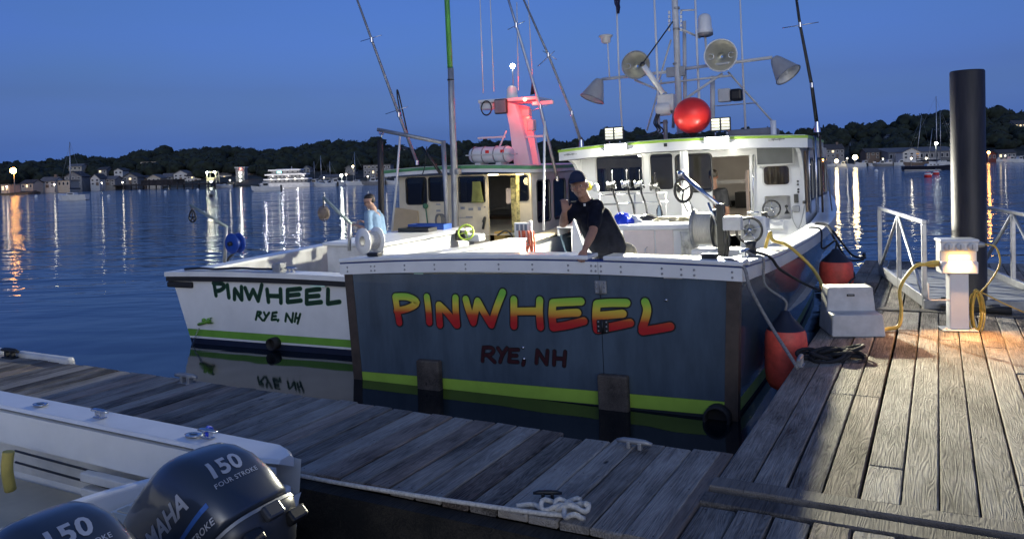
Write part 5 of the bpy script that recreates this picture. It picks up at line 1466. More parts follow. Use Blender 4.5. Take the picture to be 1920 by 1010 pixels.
# cabin
Y2R, Y2B = 5.75, 6.05
cl_, cr_ = t2(748, 430, Y2B).x, t2(998, 430, Y2B).x
zb2 = 2.28
P2 = lambda px, py, y=Y2B: (t2(px, py, y).x, t2(px, py, y).z)
def pr2(x0, y0, x1, y1, r=.06): a = P2(x0, y1); c = P2(x1, y0); return (a[0], a[1], c[0], min(c[1], zb2 - .03), r)
w2 = [pr2(763, 331, 799, 383), pr2(805, 331, 834, 377), pr2(862, 331, 908, 379, .03)]
wside = pr2(988, 322, 1005, 375)
d2 = pr2(919, 328, 972, 500)
dpoly = [(d2[0], .32), (d2[2], .32), (d2[2], d2[3]), (d2[0], d2[3])]
ww = pr2(976, 326, 1003, 376, .05); ww = (min(ww[0], cr_ - .30), ww[1], cr_ - .06, ww[3], .05)
for outer, holes in (([(cl_, .3), (d2[0], .3), (d2[0], zb2), (cl_ + .06, zb2)], [rrect(*w) for w in w2]), ([(d2[2], .3), (cr_, .3), (cr_, zb2), (d2[2], zb2)], [rrect(*ww)]), ([(d2[0], d2[3]), (d2[2], d2[3]), (d2[2], zb2), (d2[0], zb2)], [])):
    b = MB(); b.plate(outer, holes, TRS((0, Y2B + .05, 0), rx=rad(90)), .05); b.build('aft_bulkhead', M_cream, wb)
for w in w2 + [ww]: window_part(wb, w, Y2B - .001, M_black, M_pane, .015)
pw = P2(740, 440); b = MB(); b.plate([(cl_ - .16, .95), (cl_ + .52, .95), (cl_ + .50, 1.55), (cl_ + .02, 1.62), (cl_ - .05, 1.62)], [], TRS((0, Y2B - .004, 0), rx=rad(90)), .03); b.build('tan_panel', M_tan, wb)
sw = [(6.35 + k * .95, 1.28, 6.35 + k * .95 + .72, 2.12, .08) for k in range(4)]
for sg in (1, -1):
    xx = cr_ if sg > 0 else cl_
    T = Matrix(((0, 0, 1, xx - .05 if sg > 0 else xx), (1, 0, 0, 0), (0, 1, 0, 0), (0, 0, 0, 1)))
    b = MB(); b.plate([(Y2B + .05, .3), (10.2, .9), (10.2, zb2), (Y2B + .05, zb2)], [rrect(*w) for w in sw], T, .05); b.build('cabin_side', M_white2, wb)
    for w in sw: window_part(wb, w, 0, M_black, M_pane, .02, M=Matrix(((0, 0, 1, xx + (.001 if sg > 0 else -.013)), (1, 0, 0, 0), (0, 1, 0, 0), (0, 0, 0, 1))))
b = MB(); b.box((cl_, 10.2, .9), (cr_, 10.25, zb2)); b.build('cabin_front', M_white2, wb)
roof(wb, (cr_ - cl_) / 2 + .12, Y2R, 10.6, zb2 + .01, .135, .05, M_white2, M_roofgreen, M_white, .065)
for o_ in [k for k in bpy.data.objects if k.parent is wb and k.name.startswith('roof')]: o_.location.x = (cr_ + cl_) / 2
b = MB(); b.box((cl_ + .05, Y2B + .06, .3), (cr_ - .05, 10.2, .33)); b.build('cabin_sole', M_cab, wb)
M_camo = mat('mossy_camouflage_panel', (.66, .58, .25), .6, var=.2, vscale=14, stain=(.04, .05, .02))
b = MB(); b.box((d2[2] + .02, Y2B + .9, .34), (cr_ - .06, Y2B + 1.0, 2.2)); b.build('inner_partition', M_camo, wb)
b = MB(); b.box((d2[0] + .36, Y2B + .35, .34), (d2[0] + .50, Y2B + .42, 2.2)); b.build('camouflage_post', M_camo, wb)
b = MB(); b.plate([(d2[2] + .01, 1.0), (ww[0] - .02, 1.0), (ww[0] - .02, zb2 - .02), (d2[2] + .01, zb2 - .02)], [], TRS((0, Y2B - .002, 0), rx=rad(90)), .012); b.build('camouflage_trim', M_camo, wb)
b = MB(); b.box((cl_ + .1, 8.6, .34), (cr_ - .2, 9.9, 1.25)); b.build('helm_console', M_cab, wb)
b = MB(); b.bbox((d2[0] + .03, Y2B + .15, .34), (d2[0] + .30, Y2B + .5, 1.1), .03); b.build('cooler_box', mat('yellow_cooler', (.55, .38, .12), .5), wb)
b = MB(); q = P2(930, 345); b.bbox((q[0] - .04, Y2B + .55, 1.65), (q[0] + .12, Y2B + .58, 1.98), .02); b.build('hanging_towel', M_pink, wb)
li = bpy.data.lights.new('cabin_lamp', 'POINT'); li.energy = 9; li.color = (1, .80, .40); li.shadow_soft_size = .08
lo = bpy.data.objects.new('cabin_lamp', li); link(lo, wb); lo.location = (d2[2] + .10, Y2B - .16, 2.12)
M_dome = glow('lit_dome_lamp', (1, .85, .5), 9)
b = MB(); b.lathe([(.001, -.03), (.06, -.025), (.08, 0)], 14, TRS((d2[2] + .10, Y2B - .16, zb2 - .002))); b.build('dome_lamp', M_dome, wb)
li = bpy.data.lights.new('deck_lamp', 'SPOT'); li.energy = 16; li.color = (1, .86, .58); li.spot_size = rad(120); li.spot_blend = .7; li.shadow_soft_size = .06
lo = bpy.data.objects.new('deck_lamp', li); link(lo, wb); lo.location = ((d2[0] + d2[2]) / 2 - .1, Y2R - .05, zb2 - .03); lo.rotation_euler = (rad(22), 0, 0)
b = MB(); b.bbox(((d2[0] + d2[2]) / 2 - .2, Y2R + .02, zb2 - .02), ((d2[0] + d2[2]) / 2, Y2R + .10, zb2 + .005), .008); b.build('deck_lamp_lens', M_dome, wb)
# bits on the bulkhead
for px, py, w_, h_ in ((822, 383, .10, .03), (822, 395, .10, .04), (868, 390, .10, .05), (883, 392, .11, .05), (899, 391, .07, .07), (909, 334, .05, .05), (909, 362, .04, .04), (909, 388, .04, .03), (862, 408, .3, .01), (880, 407, .16, .035)):
    q = P2(px, py); b = MB(); b.bbox((q[0] - w_ / 2, Y2B - .008, q[1] - h_ / 2), (q[0] + w_ / 2, Y2B - .0005, q[1] + h_ / 2), .002); b.build('decal', M_dullalu if py != 362 else M_black, wb)
q = P2(909, 418); b = MB(); b.tube(spline([(q[0] - .03, Y2B - .03, q[1] - .12), (q[0], Y2B - .03, q[1]), (q[0] + .02, Y2B - .03, q[1] + .12), (q[0] - .02, Y2B - .04, q[1] + .02)], 4), .028, 6); b.build('hanging_strap', M_black, wb)
b = MB()
q = P2(897, 357)
for k in range(9): b.tube(spline([(q[0] - .10 + .02 * k, Y2B - .04, 2.14), (q[0] - .10 + .024 * k, Y2B - .06, 1.95), (q[0] - .13 + .032 * k, Y2B - .05, q[1] - .25)], 4), .012, 6)
b.build('hanging_rope', mat('olive_rope', (.22, .24, .08), .9), wb)
b = MB(); q = P2(828, 413)
for k in range(5): b.tube([(q[0] - .06 + .02 * k + (.08 + .01 * k) * math.cos(i / 14 * 6.28), Y2B - .03 - .004 * k, q[1] + .14 * math.sin(i / 14 * 6.28)) for i in range(15)], .008, 6)
b.build('hose_coil', M_ropegrey, wb)
q = P2(800, 386); b = MB(); b.sphere((q[0], Y2B - .05, q[1]), .06); b.tube([(q[0], Y2B - .05, q[1]), (q[0] + .04, Y2B - .05, q[1] - .4)], .014, 6); b.build('brush', mat('green_brush', (.05, .16, .10), .7), wb)

# pipes, boom, posts
def pipe(name, label, cat, pts, r, mt, n=10):
    b = MB(); b.tube(pts, r, n); o = b.build(name, mt); o.matrix_world = B2.M; return tag(o, label, cat)
gm = thing('gin_pole', 'thick grey pole with green upper half standing before the tan cabin', 'pole', M=B2.M)
YG = 5.3
b = MB(); b.tube([t2(845, 128, YG), t2(847, 200, YG), t2(852, 320, YG), t2(854, 430, YG), (t2(855, 430, YG).x, YG, .3)], [.060, .062, .068, .072, .072], 14); b.build('lower_pole', M_galv, gm)
b = MB(); b.tube([t2(833, -60, YG), t2(838, 0, YG), t2(844, 128, YG)], [.050, .052, .054], 14); b.build('upper_pole', mat('green_pole_paint', (.08, .30, .06), .4, var=.1), gm)
b = MB(); q = t2(845, 150, YG); b.lathe([(.066, -.015), (.07, 0), (.066, .015)], 16, TRS(q)); b.build('band', M_black, gm)
b = MB(); q = t2(853, 322, YG); b.bbox(tuple(q - V((.10, .06, .06))), tuple(q + V((.10, .10, .06))), .02); b.build('pole_clamp', M_dullalu, gm)
YK = 4.9
bm_ = thing('lifting_boom', 'grey lifting boom arm on a post left of the thick pole', 'boom', M=B2.M)
b = MB(); b.tube([t2(708, 243, YK), t2(832, 268, YK + .2)], .038, 10); b.build('arm', M_galv, bm_)
b = MB(); b.tube([t2(831, 264, YK + .2), t2(836, 360, YK + .2), (t2(838, 400, YK + .2).x, YK + .2, .3)], .048, 12); b.build('post', M_galv, bm_)
b = MB(); b.tube([t2(791, 275, YK + .15), t2(826, 325, YK + .2)], [.022, .035], 8); b.build('ram', M_black, bm_)
b = MB(); q = t2(715, 250, YK); b.lathe([(.04, -.03), (.04, .03)], 12, TRS(q, rx=rad(90))); b.tube([q, q + V((0, 0, -.1))], .012); b.build('sheave', M_steel, bm_)
b = MB(); b.tube(spline([t2(800, 275, YK + .15), t2(797, 310, YK + .15), t2(792, 327, YK + .15)], 4), .010, 6); b.build('hose', M_black, bm_)
pipe('white_pole', 'slanting white pole at the outer corner of the tan cabin', 'pole', [t2(750, 255, 5.5), t2(744, 340, 5.5), t2(734, 440, 5.5)], .024, M_white)
pipe('white_pole', 'upright white pole along the cabin side near the man in the cap', 'pole', [B2.pl(1021, 228, 2.1, 0), B2.pl(1020, 330, 2.1, 0), B2.pl(1019, 432, 2.1, 0)], .022, M_white)
pipe('dark_post', 'grey square post rising behind the older man in blue', 'post', [t2(713, 262, 3.6), t2(714, 330, 3.6), t2(716, 440, 3.6)], .055, M_pile, 4)
# outriggers of the white boat
for lb, pts, mt, sp in (('dark outrigger pole leaning left above the white boat', [(655, -40, 6.2), (697, 75, 6.2), (748, 215, 6.2), (782, 305, 6.2)], M_dullalu, ((676, 78, 716, 66, 6.2), (723, 214, 765, 200, 6.2))),
                        ('silver outrigger pole crossing the red lit mast', [(935, -60, 6.6), (968, 48, 6.6), (1013, 200, 6.6), (1045, 335, 6.6)], M_alu, ((952, 56, 984, 40, 6.6), (998, 208, 1030, 196, 6.6)))):
    tt = thing('outrigger', lb, 'outrigger', M=B2.M)
    P_ = [t2(*q) for q in pts]
    b = MB(); b.tube(P_, [.022, .028, .032, .036], 8); b.build('pole', mt, tt)
    for (xa, ya, xb, yb, yy) in sp: b = MB(); b.tube([t2(xa, ya, yy), t2(xb, yb, yy)], .007, 6); b.build('spreader', M_steel, tt)
    for q in P_[1:]: b = MB(); b.lathe([(.04, -.05), (.04, .05)], 10, TRS(q)); b.build('ferrule', M_steel, tt)
ah = thing('ladder_frame', 'narrow folded black frame beside the left outrigger pole', 'frame', M=B2.M)
b = MB(); b.tube(spline([t2(752, 218, 6.3), t2(745, 180, 6.3), t2(748, 178, 6.3), t2(775, 300, 6.3)], 5), .016, 8); b.build('tube', M_black, ah)
# whip aerials
for lb, pts, yy in (('thin white whip aerial farthest left on the red lit mast', ((899, -30), (906, 175)), 6.8), ('second thin white whip aerial left of the radar dome', ((918, -30), (926, 172)), 6.8), ('thin white whip aerial right behind the lit anchor light', ((969, 5), (972, 170)), 6.9), ('thin white whip aerial between the two right outriggers', ((989, -30), (998, 140)), 6.9)):
    pipe('whip_aerial', lb, 'aerial', [t2(*pts[0], yy), t2(*pts[1], yy)], .011, M_white, 6)

# red lit radar arch
YA = 6.9
ra = thing('radar_mast', 'white radar mast washed in red light on the white boat roof', 'mast', M=B2.M)
zr2 = zb2 + .16
b = MB()
A0 = [t2(x, y, YA) for x, y in ((962, 318), (990, 318), (985, 250), (968, 196), (945, 196), (956, 240))]
def slab(name, pts, y, th, mt, parent):
    b = MB(); b.plate([(p.x, p.z) for p in pts], [], TRS((0, y + th, 0), rx=rad(90)), th); return b.build(name, mt, parent)
slab('leg', [t2(x, y, YA) for x, y in ((965, 318), (996, 318), (985, 262), (966, 196), (945, 190), (955, 235))][::-1], YA, .16, M_white, ra)
slab('leg', [t2(x, y, YA + .7) for x, y in ((985, 318), (1012, 318), (1002, 262), (990, 200), (970, 196), (978, 240))][::-1], YA + .7, .12, M_white, ra)
a, c = t2(896, 206, YA - .08), t2(1005, 180, YA - .08)
b = MB(); b.bbox((a.x, YA - .08, c.z - .07), (c.x, YA + .9, c.z), .02); b.build('platform', M_white, ra)
b = MB(); b.bbox((a.x + .02, YA - .05, a.z), (a.x + .34, YA + .2, c.z - .071), .03); b.build('lamp_housing', M_white, ra)
q = t2(940, 199, YA - .12); b = MB(); b.bbox((q.x - .15, YA - .18, q.z - .17), (q.x + .15, YA - .09, q.z + .15), .035); o = b.build('flood_lamp', M_black, ra)
b = MB(); b.bbox((q.x - .125, YA - .19, q.z - .145), (q.x + .125, YA - .181, q.z + .125), .004); b.build('lamp_glass', mat('grey_lamp_glass', (.20, .21, .22), .2), o)
q = t2(912, 203, YA - .1); b = MB(); b.tube([q + V((.12 * math.cos(k), 0, .15 * math.sin(k))) for k in [i / 18 * 6.2832 for i in range(19)]], .016, 6, caps=False); b.build('lamp_ring', M_black, ra)
a, c = t2(1006, 197, YA), t2(1037, 188, YA); b = MB(); b.bbox((a.x - .1, YA, a.z), (c.x, YA + .06, c.z), .01); b.build('arm', M_white, ra)
for x0, x1, yy in ((895, 945, 258), (985, 1018, 256)):
    a, c = t2(x0, yy + 3, YA), t2(x1, yy - 3, YA); b = MB(); b.bbox((a.x, YA, a.z), (c.x, YA + .08, c.z), .01); b.build('crossbar', M_white, ra)
b = MB(); b.tube([t2(930, 290, YA), t2(950, 245, YA)], .02, 8); b.build('strut', M_white, ra)
for px, py, w_, h_ in ((960, 184, .10, .10), (985, 212, .20, .18), (995, 235, .16, .24)):
    q = t2(px, py, YA + .3); b = MB(); b.bbox((q.x - w_ / 2, YA + .25, q.z - h_ / 2), (q.x + w_ / 2, YA + .45, q.z + h_ / 2), .03); b.build('horn_speaker', M_white2, ra)
M_redlamp = glow('red_lamp_lens', (1, .10, .06), 40)
q = t2(984, 187, YA - .1); b = MB(); b.sphere(q, .035, 10); b.build('red_lamp', M_redlamp, ra)
for (px, py, yy, en) in ((982, 192, YA - .30, 26), (912, 196, YA + .02, 12), (990, 225, YA + .5, 24)):
    li = bpy.data.lights.new('red_light', 'POINT'); li.energy = en; li.color = (1, .03, .02); li.shadow_soft_size = .04
    lo = bpy.data.objects.new('red_light', li); link(lo, ra); lo.location = t2(px, py, yy)
q = t2(960, 170, YA + .3); b = MB(); b.lathe([(.10, -.03), (.125, 0), (.125, .03), (.115, .05), (.115, .15), (.09, .21), (.04, .24), (.001, .245)], 20, TRS((q.x, YA + .3, t2(1000, 180, YA).z + .04))); b.build('radar_dome', M_white, ra)
q = t2(961, 124, YA + .25); b = MB(); b.tube([q, (q.x, q.y, q.z - .5)], .01, 6); b.build('light_staff', M_dullalu, ra)
M_anchor = glow('anchor_light_lens', (1, .95, .75), 60)
b = MB(); b.sphere(q, .05, 10); b.build('anchor_light', M_anchor, ra)
q = t2(997, 168, YA + .2); b = MB(); b.add([q + V((-.04, 0, -.12)), q + V((.07, 0, -.10)), q + V((.0, .02, .18)), q + V((.02, .06, -.1))], [(0, 1, 2), (1, 3, 2), (3, 0, 2), (0, 3, 1)]); b.build('folded_pennant', M_black, ra)
# life raft canister
lr = thing('life_raft', 'white life raft canister strapped on the white boat roof', 'life raft', M=B2.M)
a, c = t2(884, 300, Y2R + .5), t2(961, 300, Y2R + .5)
rr = .16; zc = zr2 + .24
def capsring(y_, k): return [(a.x + (c.x - a.x) * q, y_ + rr * k * 1.2 * math.cos(w_), zc + rr * k * math.sin(w_)) for q, w_ in ()]
for nm, sgn in (('upper_shell', 1), ('lower_shell', -1)):
    R = []
    for q, k in ((0, .55), (.03, .85), (.08, 1), (.3, 1.03), (.5, 1), (.7, 1.03), (.92, 1), (.97, .85), (1, .55)):
        R.append([(a.x + (c.x - a.x) * q, Y2R + .5 + rr * 1.3 * k * math.cos(w_), zc + sgn * rr * k * abs(math.sin(w_)) + sgn * .004) for w_ in [math.pi * i / 12 for i in range(13)]])
    b = MB(); b.loft(R); b.build(nm, M_white, lr)
b = MB(); b.bbox((a.x - .02, Y2R + .27, zc - .012), (c.x + .02, Y2R + .73, zc + .012), .005); b.build('seam_flange', M_white2, lr)
for q in (.12, .36, .64, .88):
    xx = a.x + (c.x - a.x) * q; b = MB(); b.tube([(xx, Y2R + .5 + rr * 1.38 * math.cos(w_), zc + rr * 1.08 * math.sin(w_)) for w_ in [math.pi * 2 * i / 20 for i in range(21)]], .012, 6, caps=False); b.build('strap', M_dullalu, lr)
for q in (.25, .75): xx = a.x + (c.x - a.x) * q; b = MB(); b.bbox((xx - .06, Y2R + .3, zr2 - .02), (xx + .06, Y2R + .7, zc - rr), .01); b.build('cradle', M_white2, lr)
for q in (.5, .86): xx = a.x + (c.x - a.x) * q; b = MB(); b.bbox((xx - .04, Y2R + .5 - rr * 1.36, zc + .03), (xx + .04, Y2R + .5 - rr * 1.28, zc + .09), .003); b.build('red_label', M_red, lr)

# cockpit gear of the white boat
YT = 1.6
ta, tcn = t2(612, 462, YT), t2(700, 462, YT)
tb = thing('bait_table', 'long white bait table in the white boat cockpit', 'bait table', M=B2.M)
zt = t2(690, 455, YT).z
b = MB(); b.bbox((ta.x, YT, .31), (ta.x + 1.05, YT + 2.9, zt - .06), .02); b.build('cabinet', M_white2, tb)
b = MB(); b.bbox((ta.x - .05, YT - .05, zt - .055), (ta.x + 1.11, YT + 2.96, zt), .02); b.build('top', M_white, tb)
for px, py, yy, sx, sy, h, mt, lb, nm in ((783, 436, 3.6, .62, .30, .07, M_black, 'flat black tray on the white bait table', 'tray'), (806, 432, 4.1, .75, .3, .10, M_bluebag, 'long blue crate behind the black tray', 'crate')):
    q = t2(px, py, yy); b = MB()
    x0, x1, y0, y1 = -sx / 2, sx / 2, -sy / 2, sy / 2
    for bb in (((x0, y0, 0), (x1, y1, .015)), ((x0, y0, .015), (x1, y0 + .02, h)), ((x0, y1 - .02, .015), (x1, y1, h)), ((x0, y0 + .02, .015), (x0 + .02, y1 - .02, h)), ((x1 - .02, y0 + .02, .015), (x1, y1 - .02, h))): b.box(*bb)
    o = b.build(nm, mt if mt is M_black else mat('blue_crate_plastic', (.02, .07, .30), .5)); o.matrix_world = B2.M @ Matrix.Translation((q.x, yy, zt)); tag(o, lb, nm)
# white spool
sp = thing('rope_spool', 'white plastic spool at the stern corner of the bait table', 'spool', M=B2.M @ Matrix.Translation(t2(683, 452, 1.15)) @ Matrix.Rotation(rad(-22), 4, 'Z'))
for yy in (-.02, -.26 + .48):
    b = MB(); b.lathe([(.075, -.015), (.19, -.015), (.195, 0), (.19, .015), (.075, .015)], 28, TRS((0, yy, 0), rx=rad(90))); b.build('flange', M_white, sp)
b = MB(); b.lathe([(.075, -.03), (.075, .25)], 24, TRS((0, .22, 0), rx=rad(90))); b.lathe([(.055, -.03), (.055, .25)], 24, TRS((0, .22, 0), rx=rad(90))); b.build('core', M_white2, sp)
b = MB(); b.lathe([(.13, 0), (.13, .2)], 24, TRS((0, .205, 0), rx=rad(90))); b.build('wound_line', M_ropewhite, sp)
b = MB(); b.tube([(-.05, .1, 0), (-.10, .1, -.35), (-.10, .1, -.62)], .022, 8); b.build('stand', M_dullalu, sp)
# davits with blocks
def small_davit(label, base, knee, tip, y, blk, mt_blk, kind):
    d = thing('pot_davit', label, 'davit', M=B2.M)
    P_ = [t2(*q, y) for q in (base, knee, tip)]
    b = MB(); b.tube([P_[0], P_[1]], .026, 8); b.build('post', M_galv, d)
    b = MB(); b.tube([P_[1] + V((.02, 0, -.02)), P_[2]], .022, 8); b.build('arm', mat('pale_green_pipe', (.30, .36, .33), .5, .3), d)
    q = t2(*blk, y); b = MB(); b.tube([P_[2], q + V((0, 0, .06))], .008, 6); b.build('hook_line', M_black, d)
    b = MB()
    if kind == 'star':
        b.tube([q + V((.066 * math.sin(k), 0, .066 * math.cos(k) + (.05 * max(0, math.cos(k)) ** 4))) for k in [i / 20 * 6.2832 for i in range(21)]], .013, 6, caps=False)
        for k in range(5): b.tube([q, q + V((.06 * math.sin(k * 1.257), 0, .06 * math.cos(k * 1.257)))], .010, 6)
    else:
        b.lathe([(.001, -.05), (.06, -.045), (.085, -.02), (.085, .02), (.06, .045), (.001, .05)], 20, TRS(q, rx=rad(90)))
        b.tube([q + V((.10 * math.sin(k), 0, .105 * math.cos(k))) for k in [i / 20 * 6.2832 for i in range(21)]], .009, 6, caps=False)
    b.build('block', mt_blk, d)
    return d
small_davit('pipe davit with black star block at the white boat stern', (421, 492), (424, 424), (357, 384), .35, (361, 408), M_black, 'star')
small_davit('pipe davit with round wooden block beside the white spool', (655, 470), (656, 418), (606, 370), .9, (607, 400), mat('wood_block', (.22, .17, .13), .6), 'disc')
br = thing('line_reel', 'blue line reel on the davit post at the white boat stern', 'reel', M=B2.M @ Matrix.Translation(t2(441, 456, .32)) @ Matrix.Rotation(rad(-8), 4, 'Z'))
M_bluereel = mat('blue_reel_plastic', (.015, .06, .32), .4, var=.06)
for yy in (-.06, .06):
    b = MB(); b.lathe([(.03, -.012), (.14, -.012), (.152, 0), (.14, .012), (.03, .012)], 28, TRS((0, yy, 0), rx=rad(90))); b.build('flange', M_bluereel, br)
b = MB(); b.lathe([(.10, 0), (.10, .1)], 20, TRS((0, .05, 0), rx=rad(90))); b.build('wound_line', M_bluereel, br)
b = MB(); b.lathe([(.001, .12), (.03, .12), (.035, .06), (.035, -.08)], 12, TRS((0, 0, 0), rx=rad(90))); b.tube([(-.1, .1, -.12), (-.16, .0, -.22), (-.18, 0, -.26)], .018, 8); b.tube([(0, .08, 0), (-.13, .1, .0)], .02, 8); b.build('bracket', M_black, br)
# stern fittings
cleat('stern_cleat', None, (t2(545, 492, .12).x, .12, 1.06), 0, .22, M_steel, wb)
q = t2(522, 492, .12); b = MB(); b.bbox((q.x - .06, .05, 1.03), (q.x + .08, .2, 1.19), .02); b.build('stern_fairlead', M_dullalu, wb)
b = MB(); b.tube(spline([(-1.7, .12, 1.06), (-1.4, .16, 1.075), (-1.1, .12, 1.075), (-.7, .18, 1.09), (-.4, .14, 1.09), (-.1, .18, 1.09)], 5), .018, 6); o = b.build('black_hose', M_black); o.matrix_world = B2.M; tag(o, 'black hose lying along the white boat stern cap', 'hose')
# lime hauler wheel and bracket on the starboard rail
lw = t2(874, 436, 3.9)
hw = thing('pot_hauler', 'pot hauler with lime green wheel on the white boat rail', 'hauler', M=B2.M)
wheel(hw, lw, .135, (.35, -1, .45), M_lime2, M_lime2, 'hauler_wheel', 4, .018)
b = MB(); b.bbox((lw.x - .03, 3.9, lw.z - .16), (lw.x + .26, 4.15, lw.z - .03), .03); b.build('housing', M_white, hw)
b = MB(); b.bbox((lw.x - .2, 3.85, lw.z - .14), (lw.x - .06, 4.0, lw.z + .04), .02); b.build('motor', M_black, hw)
b = MB(); b.tube([(lw.x + .05, 4.0, lw.z - .12), (lw.x + .05, 4.0, .31)], .05, 10); b.build('pedestal', M_dullalu, hw)
# gear panel with hooks and red rope
gpn = thing('gear_panel', 'white gear board with hooks and hanging red rope on the white boat rail', 'gear board', M=B2.M)
xr = s2(4.2)[1] - .1
b = MB(); a, c = B2.pl(962, 452, xr, 0), B2.pl(1000, 410, xr, 0)
yy0 = 4.3; q = t2(980, 430, yy0)
b.bbox((q.x - .17, yy0, q.z - .30), (q.x + .12, yy0 + .04, q.z + .12), .02); b.build('board', M_white, gpn)
b = MB(); b.bbox((q.x + .12, yy0 - .01, q.z - .45), (q.x + .17, yy0 + .05, q.z + .16), .01); b.build('upright', M_white2, gpn)
for k in range(3): b = MB(); b.bbox((q.x - .12 + k * .08, yy0 - .02, q.z - .02), (q.x - .07 + k * .08, yy0 - .001, q.z + .09), .008, M=Matrix.Identity(4)); b.build('blue_pad', mat('slate_pad', (.10, .13, .2), .6) if k == 0 else bpy.data.materials['slate_pad'], gpn)
b = MB(); rnd = random.Random(3)
for k in range(9): xx = q.x + rnd.uniform(-.05, .22); b.tube(spline([(xx, yy0 - .05, q.z - .02), (xx + .03, yy0 - .08, q.z - .2), (xx + rnd.uniform(-.05, .1), yy0 - .06, q.z - .42)], 4), .018, 6)
b.build('red_rope', M_brick, gpn)
b = MB(); b.tube([(q.x - .32, yy0 - .15, q.z - .27), (q.x + .14, yy0 - .1, q.z - .2)], .014, 6); b.tube([(q.x - .30, yy0 - .15, q.z - .32), (q.x + .16, yy0 - .1, q.z - .25)], .014, 6); b.build('gaff_hook', M_dullalu, gpn)
b = MB(); b.tube(spline([(q.x - .45, yy0 - .1, q.z - .10), (q.x - .28, yy0 - .1, q.z - .02), (q.x - .16, yy0 - .1, q.z - .12), (q.x - .14, yy0 - .1, q.z - .3)], 5), .016, 6); b.build('hose', M_black, gpn)

# ---- older man in a blue shirt on the white boat
om = thing('person', 'older man in light blue shirt and glasses looking down on the white boat', 'person', M=B2.M)
YO = 3.05
q = t2(695, 378, YO); cx, cy = q.x + .03, YO
s_ = 1.0
hd2 = V((q.x - .02, cy, q.z)); F2 = V((-.9, -.42, -.42)); hc, PO = head_caps(hd2, F2, (0, 0, 1), 1.0)
nk = hd2 + V((.06, .02, -.14)); chz = nk.z - .20
shN = V((nk.x + .01, cy - .17, nk.z - .07)); shF = V((nk.x - .03, cy + .17, nk.z - .07))
hipo = V((nk.x + .08, cy + .02, nk.z - .60))
elN = shN + V((.03, -.04, -.27)); wrN = elN + V((-.22, .02, .07)); elF = shF + V((-.03, .05, -.27)); wrF = elF + V((-.22, -.05, .10))
body = hc + [(hd2 + V((.02, 0, -.06)), .054, nk, .058), (nk + V((.02, 0, -.15)), .12, hipo, .12), (shN, .05, elN, .042), (elN, .042, wrN, .028), (shF, .05, elF, .042), (elF, .042, wrF, .028)]
body += hand(wrN, (-1, .1, .35), (0, 0, 1), .35, 1, 1) + hand(wrF, (-1, -.1, .4), (0, 0, 1), .35, 1, -1)
for g in (-1, 1):
    hq = hipo + V((0, g * .1, -.05)); kq = V((hq.x - .02, hq.y, .30 + .48)); fq = V((hq.x + .02, hq.y, .39))
    body += chain([hq, kq, fq], [.085, .06, .042]) + [(fq + V((.03, 0, -.04)), .042, fq + V((-.16, 0, -.05)), .036)]
fused('body', body, M_skin2, om, .009, 2)
eyes(PO, om)
fused('shirt', [(nk + V((.03, -.06, -.16)), .125, hipo + V((0, -.05, .04)), .135), (nk + V((.03, .06, -.16)), .125, hipo + V((0, .05, .04)), .135), (hipo + V((-.08, 0, .12)), .11, nk + V((-.01, 0, -.2)), .11), (shN, .07, shF, .07), (shN, .07, shN.lerp(elN, .85), .068), (shF, .07, shF.lerp(elF, .85), .068)], M_blueshirt, om, .011, 4)
fused('trousers', [(hipo + V((0, g * .09, -.03)), .115, V((hipo.x - .02, cy + g * .1, .78)), .085) for g in (-1, 1)] + [(V((hipo.x - .02, cy + g * .1, .78)), .085, V((hipo.x + .02, cy + g * .1, .42)), .07) for g in (-1, 1)] + [(hipo + V((0, -.08, 0)), .12, hipo + V((0, .08, 0)), .12)], M_khaki, om, .012, 4)
fused('hair', [(PO(-.03, 0, .055), .082, PO(.0, 0, .062), .076), (PO(-.055, -.03, .0), .045, PO(-.055, .03, .0), .045)], M_hairdark, om, .010, 2)
b = MB()
for g in (-1, 1):
    b.tube([PO(.094, g * .034 + .023 * math.cos(k), .004 + .017 * math.sin(k)) for k in [i / 12 * 6.2832 for i in range(13)]], .003, 5, caps=False); b.tube([PO(.090, g * .058, .008), PO(.0, g * .088, .008)], .003, 5)
b.tube([PO(.096, -.012, .006), PO(.096, .012, .006)], .003, 5); b.build('glasses', M_black, om)
# ================================================================== small outboard boat in the foreground
B3 = Frame(DK.wor((-3.30, 2.30, 0)), -62)
sk = thing('outboard_boat', 'white skiff with twin outboards lying along the near side of the dock', 'boat', M=B3.M)
M_cream2 = mat('nonskid_cream', (.52, .48, .38), .6, var=.06, bump=.001, bscale=300)
YS3 = [0, .5, 1.2, 2, 3, 4, 5, 6, 6.6, 7.0]
def h3(y): k = max(0, (y - 3.5) / 3.5); return 1.17 * (1 - k ** 2.2) + .01, .80 + .03 * y / 3
b = MB()
for sg in (1, -1):
    rows = []
    for y in YS3:
        w, z = h3(y); rows.append([(sg * w * .78, y, -.25), (sg * w * .90, y, .1), (sg * w * .97, y, z * .6), (sg * w, y, z - .06)])
    n = 4; b.add([p for r in rows for p in r], [(i * n + j, (i + 1) * n + j, (i + 1) * n + j + 1, i * n + j + 1) for i in range(len(rows) - 1) for j in range(n - 1)], True)
b.add([(-.91, 0, -.25), (.91, 0, -.25), (1.05, 0, .1), (1.13, 0, .48), (1.17, 0, .55), (-1.17, 0, .55), (-1.13, 0, .48), (-1.05, 0, .1)], [tuple(range(8))])
b.build('hull', M_white, sk)
CW = .23
